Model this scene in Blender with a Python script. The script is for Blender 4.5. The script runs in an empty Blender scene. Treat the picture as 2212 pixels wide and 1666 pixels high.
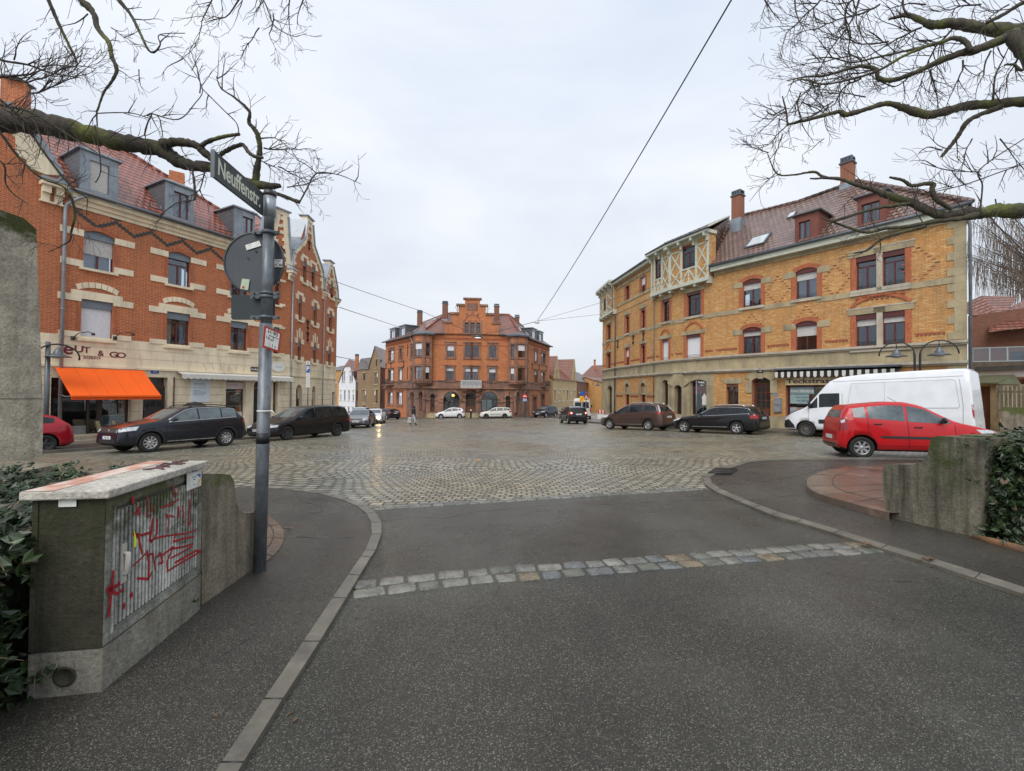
import bpy, bmesh, math, random
from mathutils import Vector, Matrix
from mathutils.bvhtree import BVHTree
import numpy as np
R = math.radians
rnd = random.Random(7)
S = bpy.context.scene
COL = S.collection

# ---------------------------------------------------------------- camera, world, sun, exposure
FD = 940.0                         # focal length in the measuring grid (2212 wide)
CAM_M = Matrix.Rotation(R(90 + 0.9), 4, 'X') @ Matrix.Rotation(R(0.6), 4, 'Z')
cam = bpy.data.cameras.new('camera'); camo = bpy.data.objects.new('camera', cam); COL.objects.link(camo)
camo.matrix_world = CAM_M
cam.sensor_width = 36; cam.lens = 36 * FD / 2212; cam.clip_start = 0.05; cam.clip_end = 2000
S.camera = camo

SUN_EL, SUN_AZ = 48, 200           # high, behind the camera, very soft (overcast)
w = bpy.data.worlds.new('World'); S.world = w; w.use_nodes = True
nt = w.node_tree; nt.nodes.clear()
N = nt.nodes.new; LK = nt.links.new
out = N('ShaderNodeOutputWorld'); bg = N('ShaderNodeBackground'); bg.inputs[1].default_value = 0.12
sky = N('ShaderNodeTexSky'); sky.sky_type = 'NISHITA'; sky.sun_disc = False
sky.sun_elevation = R(SUN_EL); sky.sun_rotation = R(SUN_AZ); sky.air_density = 1.0; sky.dust_density = 2.5
tc = N('ShaderNodeTexCoord'); mp = N('ShaderNodeMapping'); mp.inputs['Scale'].default_value = (1.0, 1.0, 2.6)
nz = N('ShaderNodeTexNoise'); nz.inputs['Scale'].default_value = 1.5; nz.inputs['Detail'].default_value = 7; nz.inputs['Roughness'].default_value = .52
nz.inputs['Distortion'].default_value = .35
cr = N('ShaderNodeValToRGB')
cr.color_ramp.elements[0].position = .33; cr.color_ramp.elements[0].color = (4.9, 5.4, 6.25, 1)
cr.color_ramp.elements[1].position = .68; cr.color_ramp.elements[1].color = (6.55, 6.78, 7.05, 1)
# the cloud deck is brighter overhead than near the horizon
sep = N('ShaderNodeSeparateXYZ'); mr = N('ShaderNodeMapRange')
mr.inputs['From Min'].default_value = 0.0; mr.inputs['From Max'].default_value = .55
mr.inputs['To Min'].default_value = .80; mr.inputs['To Max'].default_value = 1.0
mulv = N('ShaderNodeVectorMath'); mulv.operation = 'SCALE'
mx = N('ShaderNodeMixRGB'); mx.inputs[0].default_value = .9
LK(tc.outputs['Generated'], mp.inputs[0]); LK(mp.outputs[0], nz.inputs['Vector']); LK(nz.outputs[0], cr.inputs[0])
LK(tc.outputs['Generated'], sep.inputs[0]); LK(sep.outputs[2], mr.inputs[0])
LK(cr.outputs[0], mulv.inputs[0]); LK(mr.outputs[0], mulv.inputs['Scale'])
LK(sky.outputs[0], mx.inputs[1]); LK(mulv.outputs[0], mx.inputs[2])
LK(mx.outputs[0], bg.inputs[0]); LK(bg.outputs[0], out.inputs[0])

sl = bpy.data.lights.new('sun', 'SUN'); sl.energy = 1.5; sl.angle = R(42); sl.color = (1, .97, .93)
so = bpy.data.objects.new('sun', sl); COL.objects.link(so)
_a = R(SUN_AZ); _e = R(SUN_EL)
so.rotation_euler = Vector((math.sin(_a)*math.cos(_e), math.cos(_a)*math.cos(_e), math.sin(_e))).to_track_quat('Z', 'Y').to_euler()
S.view_settings.view_transform = 'Standard'; S.view_settings.look = 'None'
S.view_settings.exposure = 0.42; S.view_settings.gamma = 1
try:
    S.cycles.max_bounces = 6; S.cycles.transparent_max_bounces = 12; S.cycles.sample_clamp_indirect = 4
except Exception: pass

# ---------------------------------------------------------------- measuring: pixel (2212 grid) -> world
RM = CAM_M.to_3x3()
def ray(x, y): return RM @ Vector(((x-1106)/FD, -(y-833)/FD, -1))
def PY(x, y, Y):
    d = ray(x, y); return d * (Y / d.y)
def gz(x, y): return -(1.48 + .034*y - .02*x)
def PG(x, y, h=0.0):
    d = ray(x, y)       # t*dz = -(1.48 + .034 t dy - .02 t dx) + h
    t = (-1.48 + h) / (d.z + .034*d.y - .02*d.x)
    return d * t
def V(*a): return Vector(a)

# ---------------------------------------------------------------- object helpers
def link(o, parent=None):
    COL.objects.link(o)
    if parent is not None: o.parent = parent
    return o
def tag(o, label=None, cat=None, group=None, kind=None):
    if label: o['label'] = label
    if cat: o['category'] = cat
    if group: o['group'] = group
    if kind: o['kind'] = kind
    return o
def thing(name, label, cat, loc, group=None):
    o = bpy.data.objects.new(name, None); o.location = loc; o.empty_display_size = .2
    link(o); return tag(o, label, cat, group)
def rootloc(o):
    while o.parent is not None: o = o.parent
    return Vector(o.location)

class MB:
    """collects polygons in world (or local) coordinates"""
    def __init__(s): s.v = []; s.f = []; s.m = []; s.uv = {}; s.sm = []
    def poly(s, pts, m=0, uv=None, smooth=False):
        n = len(s.v); s.v += [tuple(p) for p in pts]
        s.f.append(tuple(range(n, n+len(pts)))); s.m.append(m); s.sm.append(smooth)
        if uv: s.uv[len(s.f)-1] = uv
    def mesh(s, vs, fs, m=0, smooth=False):
        n = len(s.v); s.v += [tuple(p) for p in vs]
        for f in fs: s.f.append(tuple(i+n for i in f)); s.m.append(m); s.sm.append(smooth)
    def hexa(s, c, m=0):   # 8 corners: bottom 4 (ccw), top 4
        s.mesh(c, [(3,2,1,0),(4,5,6,7),(0,1,5,4),(1,2,6,5),(2,3,7,6),(3,0,4,7)], m)
    def box(s, x0, x1, y0, y1, z0, z1, m=0):
        s.hexa([(x0,y0,z0),(x1,y0,z0),(x1,y1,z0),(x0,y1,z0),(x0,y0,z1),(x1,y0,z1),(x1,y1,z1),(x0,y1,z1)], m)
    def fbox(s, F, u0, u1, z0, z1, w0, w1, m=0):
        if u0 > u1: u0, u1 = u1, u0
        if w0 > w1: w0, w1 = w1, w0
        if z0 > z1: z0, z1 = z1, z0
        s.hexa([F.P(u0,z0,w1),F.P(u1,z0,w1),F.P(u1,z0,w0),F.P(u0,z0,w0),F.P(u0,z1,w1),F.P(u1,z1,w1),F.P(u1,z1,w0),F.P(u0,z1,w0)], m)
    def prism(s, F, pts, w0, w1, m=0):   # polygon (u,z) extruded along the facade normal
        a = [F.P(u,z,w0) for u,z in pts]; b = [F.P(u,z,w1) for u,z in pts]; n = len(pts)
        s.poly(b, m); s.poly(a[::-1], m)
        for i in range(n): s.poly([a[i],a[(i+1)%n],b[(i+1)%n],b[i]], m)
    def tube(s, path, r, n=8, m=0, cap=True, smooth=True):
        path = [Vector(p) for p in path]
        if not isinstance(r, (list, tuple)): r = [r]*len(path)
        vs = []; fs = []; ref = None
        for i, p in enumerate(path):
            t = (path[min(i+1,len(path)-1)] - path[max(i-1,0)])
            if t.length < 1e-9: t = Vector((0,0,1))
            t.normalize()
            if ref is None: ref = t.orthogonal().normalized()
            a = (ref - t*ref.dot(t))
            a = a.normalized() if a.length > 1e-6 else t.orthogonal().normalized()
            ref = a; b = t.cross(a)
            for k in range(n):
                an = 2*math.pi*k/n; vs.append(p + a*(math.cos(an)*r[i]) + b*(math.sin(an)*r[i]))
        for i in range(len(path)-1):
            for k in range(n):
                k2 = (k+1)%n; fs.append((i*n+k, i*n+k2, (i+1)*n+k2, (i+1)*n+k))
        if cap: fs.append(tuple(range(n-1,-1,-1))); fs.append(tuple((len(path)-1)*n+k for k in range(n)))
        s.mesh(vs, fs, m, smooth)
    def lathe(s, base, prof, n=16, m=0, axis=(0,0,1), smooth=True):  # prof: (radius, height)
        base = Vector(base); ax = Vector(axis).normalized(); a = ax.orthogonal().normalized(); b = ax.cross(a)
        vs = []; fs = []
        for r_, h in prof:
            for k in range(n):
                an = 2*math.pi*k/n; vs.append(base + ax*h + a*(math.cos(an)*r_) + b*(math.sin(an)*r_))
        for i in range(len(prof)-1):
            for k in range(n):
                k2=(k+1)%n; fs.append((i*n+k, i*n+k2, (i+1)*n+k2, (i+1)*n+k))
        fs.append(tuple(range(n-1,-1,-1))); fs.append(tuple((len(prof)-1)*n+k for k in range(n)))
        s.mesh(vs, fs, m, smooth)
    def build(s, name, mats, parent=None, local=False, **kw):
        if not isinstance(mats, (list, tuple)): mats = [mats]
        me = bpy.data.meshes.new(name)
        off = Vector((0,0,0)) if (local or parent is None) else rootloc(parent)
        me.from_pydata([(a-off.x, b-off.y, c-off.z) for a,b,c in s.v], [], s.f)
        for m in mats: me.materials.append(m)
        me.polygons.foreach_set('material_index', s.m); me.polygons.foreach_set('use_smooth', s.sm)
        if len(s.f) < 60000:
            ul = me.uv_layers.new(name='UVMap'); data = np.zeros(len(me.loops)*2)
            li = 0
            for fi, f in enumerate(s.f):
                if fi in s.uv:
                    for q in s.uv[fi]: data[li] = q[0]; data[li+1] = q[1]; li += 2
                    continue
                p0 = Vector(s.v[f[0]])
                nrm = me.polygons[fi].normal
                if abs(nrm.z) > .985: eu = Vector((1,0,0)); ev = Vector((0,1,0))
                else:
                    eu = Vector((-nrm.y, nrm.x, 0)).normalized(); ev = nrm.cross(eu)
                for i in f:
                    p = Vector(s.v[i]); data[li] = p.dot(eu); data[li+1] = p.dot(ev); li += 2
            ul.data.foreach_set('uv', data)
        me.update()
        o = bpy.data.objects.new(name, me); link(o, parent)
        for k, v_ in kw.items(): o[k if k != 'cat' else 'category'] = v_
        return o

class Fac:
    """a vertical facade plane: u along it, z up, w out of it towards the street"""
    def __init__(s, A, B, flip=False):
        s.A = Vector((A[0],A[1],0)); d = Vector((B[0]-A[0],B[1]-A[1],0)); s.L = d.length; s.d = d/s.L
        n = Vector((s.d.y,-s.d.x,0)); mid = s.A + d*.5
        if n.dot(-mid) < 0: n = -n
        s.n = -n if flip else n
    def P(s, u, z, w=0.0):
        p = s.A + s.d*u + s.n*w; return Vector((p.x,p.y,z))
    def uv(s, x, y, w=0.0):
        r_ = ray(x, y); t = (s.A + s.n*w).dot(s.n)/r_.dot(s.n); p = r_*t
        return (p - s.A).dot(s.d), p.z
    def u(s, x, y=845): return s.uv(x, y)[0]

def clip(poly, a, b, c):   # keep a*u+b*z<=c
    o = []
    for i in range(len(poly)):
        p, q = poly[i], poly[(i+1)%len(poly)]
        fp, fq = a*p[0]+b*p[1]-c, a*q[0]+b*q[1]-c
        if fp <= 1e-9: o.append(p)
        if (fp < -1e-9 and fq > 1e-9) or (fp > 1e-9 and fq < -1e-9):
            t = fp/(fp-fq); o.append((p[0]+(q[0]-p[0])*t, p[1]+(q[1]-p[1])*t))
    return o
def wall(mb, F, outline, ops, m=0, mr=None, depth=.2, w=0.0):
    """convex outline [(u,z)], openings (u0,u1,z0,z1,rise): wall face with real holes and reveals"""
    if mr is None: mr = m
    us = sorted({p[0] for p in outline} | {o[0] for o in ops} | {o[1] for o in ops})
    zs = sorted({p[1] for p in outline} | {o[2] for o in ops} | {o[3] for o in ops})
    umin, umax = min(p[0] for p in outline), max(p[0] for p in outline)
    zmin, zmax = min(p[1] for p in outline), max(p[1] for p in outline)
    us = [u for u in us if umin <= u <= umax]; zs = [z for z in zs if zmin <= z <= zmax]
    ar = sum(outline[i][0]*outline[(i+1)%len(outline)][1]-outline[(i+1)%len(outline)][0]*outline[i][1] for i in range(len(outline)))
    if ar < 0: outline = outline[::-1]
    for i in range(len(us)-1):
        for j in range(len(zs)-1):
            uc, zc = (us[i]+us[i+1])/2, (zs[j]+zs[j+1])/2
            if any(o[0] < uc < o[1] and o[2] < zc < o[3] for o in ops): continue
            p = [(us[i],zs[j]),(us[i+1],zs[j]),(us[i+1],zs[j+1]),(us[i],zs[j+1])]
            for k in range(len(outline)):
                a, b = outline[k], outline[(k+1)%len(outline)]
                ex, ez = b[0]-a[0], b[1]-a[1]       # left side inside: -ez*u + ex*z >= ...
                p = clip(p, ez, -ex, ez*a[0]-ex*a[1])
                if len(p) < 3: break
            if len(p) >= 3: mb.poly([F.P(u,z,w) for u,z in p], m)
    for o in ops:
        u0,u1,z0,z1 = o[:4]; rise = o[4] if len(o) > 4 else 0
        mb.poly([F.P(u0,z0,w),F.P(u0,z1-rise,w),F.P(u0,z1-rise,w-depth),F.P(u0,z0,w-depth)], mr)
        mb.poly([F.P(u1,z0,w),F.P(u1,z1-rise,w),F.P(u1,z1-rise,w-depth),F.P(u1,z0,w-depth)], mr)
        mb.poly([F.P(u0,z0,w),F.P(u1,z0,w),F.P(u1,z0,w-depth),F.P(u0,z0,w-depth)], mr)
        arc = arcpts(u0,u1,z1,rise)
        for k in range(len(arc)-1):
            a, b = arc[k], arc[k+1]
            mb.poly([F.P(a[0],a[1],w),F.P(b[0],b[1],w),F.P(b[0],b[1],w-depth),F.P(a[0],a[1],w-depth)], mr)
            if rise: mb.poly([F.P(a[0],a[1],w),F.P(b[0],b[1],w),F.P(b[0],z1,w),F.P(a[0],z1,w)], m)
def arcpts(u0, u1, z1, rise, n=10):
    if rise <= 0: return [(u0,z1),(u1,z1)]
    o = []; hw = (u1-u0)/2; uc = (u0+u1)/2; rise = min(rise, hw)
    rad = (hw*hw+rise*rise)/(2*rise); cz = z1-rad; a0 = math.asin(min(1,hw/rad))
    for k in range(n+1):
        a = -a0 + 2*a0*k/n; o.append((uc+rad*math.sin(a), cz+rad*math.cos(a)))
    return o

def text_mb(txt, size, F, u, z, w, depth=.004, bold=0.0, align='CENTER', shear=0.0, sx=1.0):
    """real lettering: a text curve turned into mesh, laid on a facade plane"""
    c = bpy.data.curves.new('t', 'FONT'); c.body = txt; c.size = size; c.extrude = depth; c.offset = bold; c.align_x = align; c.align_y = 'CENTER'; c.shear = shear
    o = bpy.data.objects.new('t', c); COL.objects.link(o)
    dg = bpy.context.evaluated_depsgraph_get(); me = bpy.data.meshes.new_from_object(o.evaluated_get(dg))
    mb = MB(); sg = 1
    if F.d.cross(Vector((0,0,1))).dot(F.n) < 0: sg = -1     # reading direction seen from the street
    mb.mesh([F.P(u + sg*v.co.x*sx, z + v.co.y, w + v.co.z) for v in me.vertices], [tuple(p.vertices) for p in me.polygons])
    bpy.data.objects.remove(o); bpy.data.curves.remove(c); bpy.data.meshes.remove(me)
    return mb

# ---------------------------------------------------------------- materials
MATS = {}
def newmat(name):
    m = bpy.data.materials.new(name); m.use_nodes = True; nt = m.node_tree; nt.nodes.clear()
    o = nt.nodes.new('ShaderNodeOutputMaterial'); b = nt.nodes.new('ShaderNodeBsdfPrincipled'); nt.links.new(b.outputs[0], o.inputs[0])
    return m, nt, b, o
def c4(c, k=1.0): return (min(1,c[0]*k), min(1,c[1]*k), min(1,c[2]*k), 1)
def noise(nt, scale, detail=4, vec=None, rough=.55):
    n = nt.nodes.new('ShaderNodeTexNoise'); n.inputs['Scale'].default_value = scale; n.inputs['Detail'].default_value = detail; n.inputs['Roughness'].default_value = rough
    if vec: nt.links.new(vec, n.inputs['Vector'])
    return n
def ramp(nt, src, stops):
    r_ = nt.nodes.new('ShaderNodeValToRGB'); e = r_.color_ramp.elements
    while len(e) < len(stops): e.new(.5)
    for i, (p, c) in enumerate(stops): e[i].position = p; e[i].color = c if len(c) == 4 else (*c, 1)
    nt.links.new(src, r_.inputs[0]); return r_
def mixc(nt, fac, a, b, mode='MIX'):
    m = nt.nodes.new('ShaderNodeMixRGB'); m.blend_type = mode
    for i, s_ in enumerate((fac, a, b)):
        if hasattr(s_, 'is_linked') or hasattr(s_, 'links'): nt.links.new(s_, m.inputs[i])
        else: m.inputs[i].default_value = s_ if i == 0 else (s_ if len(s_) == 4 else (*s_, 1))
    return m.outputs[0]
def bump(nt, b, h, dist=.01, strength=1.0, prev=None):
    n = nt.nodes.new('ShaderNodeBump'); n.inputs['Distance'].default_value = dist; n.inputs['Strength'].default_value = strength
    nt.links.new(h, n.inputs['Height'])
    if prev: nt.links.new(prev, n.inputs['Normal'])
    if b: nt.links.new(n.outputs[0], b.inputs['Normal'])
    return n.outputs[0]
def pm(name, col, rough=.6, var=.15, scale=3.0, bmp=0.0, bscale=40, metal=0.0, coat=0.0, spec=.5, dirt=None, dirtamt=.5):
    """plain procedural material: colour broken up by two noises, optional bump and dirt"""
    if name in MATS: return MATS[name]
    m, nt, b, o = newmat(name)
    t = nt.nodes.new('ShaderNodeTexCoord').outputs['Object']
    n1 = noise(nt, scale, 6, t); n2 = noise(nt, scale*11, 3, t)
    c = ramp(nt, n1.outputs[0], [(.3, c4(col, 1-var)), (.7, c4(col, 1+var))]).outputs[0]
    c = mixc(nt, var*.8, c, n2.outputs[0], 'OVERLAY')
    if dirt:
        mp_ = nt.nodes.new('ShaderNodeMapping'); mp_.inputs['Scale'].default_value = (1.5,1.5,.5); nt.links.new(t, mp_.inputs[0]); n3 = noise(nt, scale*.8, 8, mp_.outputs[0], .7); f = ramp(nt, n3.outputs[0], [(.5-.1*dirtamt, (0,0,0)), (.75-.2*dirtamt, (1,1,1))]).outputs[0]
        c = mixc(nt, f, c, (*dirt, 1))
    nt.links.new(c, b.inputs['Base Color'])
    rr = ramp(nt, n1.outputs[0], [(.3, (max(0,rough-.08),)*3), (.7, (min(1,rough+.08),)*3)]).outputs[0]
    nt.links.new(rr, b.inputs['Roughness'])
    b.inputs['Metallic'].default_value = metal; b.inputs['Specular IOR Level'].default_value = spec
    if coat: b.inputs['Coat Weight'].default_value = coat; b.inputs['Coat Roughness'].default_value = .03
    if bmp: bump(nt, b, noise(nt, bscale, 4, t).outputs[0], bmp)
    MATS[name] = m; return m
def brick(name, c1, c2, mortar, c3=None, bw=.25, bh=.077, ms=.011, p3=.5, grime=(.1,.08,.06), grimeamt=.35, rough=.75, bmp=.006):
    m, nt, b, o = newmat(name)
    uv = nt.nodes.new('ShaderNodeUVMap').outputs[0]; ob = nt.nodes.new('ShaderNodeTexCoord').outputs['Object']
    def bt(ca, cb, bias, seed):
        k = nt.nodes.new('ShaderNodeTexBrick'); k.offset = .5
        k.inputs['Scale'].default_value = 1; k.inputs['Brick Width'].default_value = bw; k.inputs['Row Height'].default_value = bh
        k.inputs['Mortar Size'].default_value = ms; k.inputs['Mortar Smooth'].default_value = .25; k.inputs['Bias'].default_value = bias
        k.inputs['Color1'].default_value = (*ca, 1); k.inputs['Color2'].default_value = (*cb, 1); k.inputs['Mortar'].default_value = (*mortar, 1)
        nt.links.new(uv, k.inputs['Vector']); return k
    k1 = bt(c1, c2, 0, 0); col = k1.outputs[0]
    if c3:
        mp = nt.nodes.new('ShaderNodeMapping'); mp.inputs['Location'].default_value = (bw*37, bh*40, 0)
        nt.links.new(uv, mp.inputs[0]); k2 = bt((0,0,0), (1,1,1), 0, 1); nt.links.new(mp.outputs[0], k2.inputs['Vector']); k2.inputs['Mortar'].default_value = (0,0,0,1)
        f = ramp(nt, k2.outputs[0], [(p3, (0,0,0)), (p3+.12, (1,1,1))]).outputs[0]
        col = mixc(nt, f, col, (*c3, 1))
    n1 = noise(nt, .35, 6, ob, .65); g = ramp(nt, n1.outputs[0], [(.42, (0,0,0)), (.75, (grimeamt,)*3)]).outputs[0]
    col = mixc(nt, g, col, (*grime, 1))
    n2 = noise(nt, 9, 4, ob); col = mixc(nt, .35, col, n2.outputs[0], 'OVERLAY')
    sm_ = nt.nodes.new('ShaderNodeMapping'); sm_.inputs['Scale'].default_value = (2.2,2.2,.22); nt.links.new(ob, sm_.inputs[0]); n4 = noise(nt, 1.3, 6, sm_.outputs[0], .65)
    col = mixc(nt, ramp(nt, n4.outputs[0], [(.50,(0,0,0)),(.72,(grimeamt*1.3,)*3)]).outputs[0], col, (*grime, 1))
    nt.links.new(col, b.inputs['Base Color']); b.inputs['Roughness'].default_value = rough
    inv = nt.nodes.new('ShaderNodeMath'); inv.operation = 'SUBTRACT'; inv.inputs[0].default_value = 1; nt.links.new(k1.outputs['Fac'], inv.inputs[1])
    bump(nt, b, inv.outputs[0], bmp, .8)
    MATS[name] = m; return m
def tiles(name, c1, c2, gap, tw=.30, th=.38, rough=.35, moss=None, mossamt=.3, bd=.05):
    """pantiles: each course overlaps the one below, rounded across"""
    m, nt, b, o = newmat(name); L = nt.links.new
    uv = nt.nodes.new('ShaderNodeUVMap').outputs[0]; ob = nt.nodes.new('ShaderNodeTexCoord').outputs['Object']
    k = nt.nodes.new('ShaderNodeTexBrick'); k.offset = .5
    for a, v_ in (('Scale',1),('Brick Width',tw),('Row Height',th),('Mortar Size',.022),('Mortar Smooth',.4),('Bias',0)): k.inputs[a].default_value = v_
    k.inputs['Color1'].default_value = (*c1,1); k.inputs['Color2'].default_value = (*c2,1); k.inputs['Mortar'].default_value = (*gap,1)
    L(uv, k.inputs['Vector'])
    sp = nt.nodes.new('ShaderNodeSeparateXYZ'); L(uv, sp.inputs[0])
    def M(op, a, b_=None):
        q = nt.nodes.new('ShaderNodeMath'); q.operation = op
        for i, s_ in enumerate((a, b_)):
            if s_ is None: continue
            if isinstance(s_, (int, float)): q.inputs[i].default_value = s_
            else: L(s_, q.inputs[i])
        return q.outputs[0]
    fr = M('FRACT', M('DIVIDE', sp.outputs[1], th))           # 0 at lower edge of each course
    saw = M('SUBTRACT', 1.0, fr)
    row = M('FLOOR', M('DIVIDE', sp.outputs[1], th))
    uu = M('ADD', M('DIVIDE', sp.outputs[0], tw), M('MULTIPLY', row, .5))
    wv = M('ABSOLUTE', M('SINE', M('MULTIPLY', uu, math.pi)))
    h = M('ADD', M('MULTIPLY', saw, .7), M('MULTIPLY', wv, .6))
    edge = ramp(nt, fr, [(0.0, (.10,.10,.10)), (.20, (.16,.16,.16)), (.32, (1,1,1)), (1.0,(1.15,1.15,1.15))]).outputs[0]   # darkens the lower part of each course, slightly paler towards its top
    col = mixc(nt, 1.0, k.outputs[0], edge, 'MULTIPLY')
    n2 = noise(nt, 1.3, 6, ob, .65); col = mixc(nt, .5, col, n2.outputs[0], 'OVERLAY')
    if moss:
        f = ramp(nt, noise(nt, .9, 7, ob, .75).outputs[0], [(.5, (0,0,0)), (.75, (mossamt,)*3)]).outputs[0]; col = mixc(nt, f, col, (*moss,1))
    L(col, b.inputs['Base Color']); b.inputs['Roughness'].default_value = rough
    bump(nt, b, h, bd, 1.0)
    MATS[name] = m; return m
def glassmat(name, tint=(.75,.8,.85), refl=.10, rough=.02, dark=None):
    """pane: mostly see-through, mirror-like at glancing angles"""
    m, nt, b, o = newmat(name)
    b.inputs['Base Color'].default_value = (*(dark or (.01,.012,.015)),1); b.inputs['Roughness'].default_value = rough; b.inputs['IOR'].default_value = 1.75
    tr = nt.nodes.new('ShaderNodeBsdfTransparent'); tr.inputs[0].default_value = (*tint,1)
    mxs = nt.nodes.new('ShaderNodeMixShader'); fr = nt.nodes.new('ShaderNodeFresnel'); fr.inputs[0].default_value = 1.6
    ad = nt.nodes.new('ShaderNodeMath'); ad.operation = 'ADD'; ad.inputs[1].default_value = refl; ad.use_clamp = True; nt.links.new(fr.outputs[0], ad.inputs[0])
    gl = nt.nodes.new('ShaderNodeBsdfGlossy'); gl.inputs['Roughness'].default_value = rough; gl.inputs[0].default_value = (.95,.97,1,1)
    ob = nt.nodes.new('ShaderNodeTexCoord').outputs['Object']
    bp = bump(nt, None, noise(nt, 1.1, 2, ob).outputs[0], .03, .25); nt.links.new(bp, gl.inputs['Normal'])
    nt.links.new(ad.outputs[0], mxs.inputs[0]); nt.links.new(tr.outputs[0], mxs.inputs[1]); nt.links.new(gl.outputs[0], mxs.inputs[2]); nt.links.new(mxs.outputs[0], o.inputs[0])
    MATS[name] = m; return m
def emit(name, col, st):
    m, nt, b, o = newmat(name); b.inputs['Base Color'].default_value = (*col,1); b.inputs['Emission Color'].default_value = (*col,1); b.inputs['Emission Strength'].default_value = st
    MATS[name] = m; return m

M_brick_red = brick('brick_red', (.52,.135,.040), (.42,.095,.030), (.56,.30,.16), grimeamt=.18, ms=.010)
M_brick_yel = brick('brick_yellow', (.64,.325,.10), (.56,.265,.075), (.36,.22,.11), c3=(.68,.40,.15), p3=.70, grimeamt=.28, ms=.009)
M_brick_org = brick('brick_orange', (.60,.185,.055), (.51,.14,.045), (.38,.18,.09), c3=(.64,.26,.09), p3=.74, grimeamt=.25)
M_brick_dk = brick('brick_dark', (.2,.06,.035), (.28,.09,.045), (.2,.14,.1), grimeamt=.4)
M_brick_brn = brick('brick_brown', (.30,.20,.10), (.36,.25,.12), (.24,.18,.12), c3=(.42,.16,.06), p3=.72, grimeamt=.5)
M_brick_pale = brick('brick_pale', (.62,.45,.21), (.55,.38,.17), (.45,.38,.27), grimeamt=.25)
M_brick_trim = brick('brick_trim', (.46,.14,.055), (.38,.11,.045), (.55,.3,.18), bw=.12, grimeamt=.2)
M_brick_chim = brick('brick_chimney', (.36,.12,.06), (.30,.095,.05), (.2,.12,.08), grimeamt=.4)
M_brick_arch = brick('brick_arch', (.55,.15,.055), (.45,.11,.04), (.30,.12,.06), bw=.077, bh=.25, grimeamt=.2)
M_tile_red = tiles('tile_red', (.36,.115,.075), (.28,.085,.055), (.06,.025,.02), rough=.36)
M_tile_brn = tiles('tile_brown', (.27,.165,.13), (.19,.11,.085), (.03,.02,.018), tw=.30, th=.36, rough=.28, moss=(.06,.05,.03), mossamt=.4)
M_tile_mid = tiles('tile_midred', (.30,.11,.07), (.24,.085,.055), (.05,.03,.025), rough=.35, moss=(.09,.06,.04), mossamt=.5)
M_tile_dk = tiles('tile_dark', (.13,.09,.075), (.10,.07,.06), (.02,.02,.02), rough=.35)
M_slate = brick('slate_shingle', (.12,.135,.15), (.09,.10,.115), (.035,.04,.045), bw=.22, bh=.16, ms=.012, grimeamt=.3, rough=.45)
M_cream = pm('cream_plaster', (.84,.72,.52), .75, .07, 1.2, .002, 60, dirt=(.55,.47,.34), dirtamt=.25)
M_creamd = pm('cream_joint', (.45,.36,.24), .8)
M_stone_y = pm('yellow_sandstone', (.40,.33,.20), .8, .22, 1.0, .003, 50, dirt=(.22,.19,.13), dirtamt=.4)
M_stone_g = pm('pale_stone', (.47,.42,.33), .8, .15, 1.5, .003, 50, dirt=(.3,.26,.2), dirtamt=.3)
M_stone_r = pm('red_sandstone', (.29,.15,.10), .85, .28, .9, .006, 30, dirt=(.12,.085,.07), dirtamt=.5)
M_white = pm('white_render', (.78,.79,.82), .7, .05, 1)
M_zinc = pm('zinc', (.27,.30,.33), .4, .25, 2.5, metal=.35)
M_zincd = pm('zinc_dark', (.10,.115,.13), .45, .2, 2.5, metal=.3)
M_pipe = pm('galvanised_pipe', (.33,.36,.39), .4, .18, 3, metal=.5)
M_frame = pm('window_frame_brown', (.10,.022,.02), .4, .15, 4)
M_frame_d = pm('window_frame_dark', (.05,.025,.02), .45, .15, 4)
M_sgtimber = pm('sage_timber', (.52,.54,.44), .6, .1, 3)
M_beige = pm('beige_timber', (.6,.57,.47), .6, .1, 3)
M_blind = brick('roller_blind', (.62,.60,.57), (.60,.58,.55), (.32,.31,.30), bw=9, bh=.05, ms=.006, grimeamt=.1)
M_blindw = brick('roller_blind_white', (.80,.81,.84), (.78,.79,.82), (.5,.5,.53), bw=9, bh=.05, ms=.005, grimeamt=.05)
M_curt = pm('curtain', (.6,.63,.64), .9, .2, 6, .02, 14)
M_lace = pm('pelmet_metal', (.20,.23,.26), .5, .25, 14, .02, 60, metal=.2)
M_room = pm('room_dark', (.03,.026,.024), .9, .3, 1)
M_glass = glassmat('window_glass', refl=.03); M_glass_s = glassmat('shop_glass', (.8,.85,.85), .04)
M_dark = pm('dark_metal', (.02,.021,.023), .4, .1, 5)
M_iron = pm('wrought_iron', (.03,.02,.018), .6, .2, 6)
M_door = pm('oak_door', (.13,.05,.025), .5, .25, 3)
M_door_g = pm('grey_brown_door', (.05,.045,.04), .5, .2, 3)
M_orange = pm('orange_canvas', (.92,.125,.005), .8, .05, 1.5, .004, 200)
M_canvas = pm('white_canvas', (.66,.64,.58), .8, .1, 1.5, .003, 60)
M_conc = None
M_galv = pm('galvanised_post', (.13,.145,.16), .42, .35, 9, .001, 80, metal=.35, dirt=(.22,.235,.25), dirtamt=.4)
M_signback = pm('sign_back', (.055,.062,.070), .45, .2, 3)
M_signdark = pm('sign_face_dark', (.02,.03,.032), .5, .15, 3)
M_signw = pm('sign_white', (.76,.76,.72), .5, .05, 3)
M_ltr = pm('lettering_pale', (.66,.68,.56), .6, .1, 8)
M_ltr_m = pm('lettering_maroon', (.16,.015,.03), .6, .1, 8)
M_black = pm('black_paint', (.012,.012,.012), .5, .05, 3)
M_redp = pm('sign_red', (.42,.035,.025), .5, .1, 4)
M_redb = pm('sign_red_bright', (.65,.02,.02), .4, .05, 4)
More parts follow.
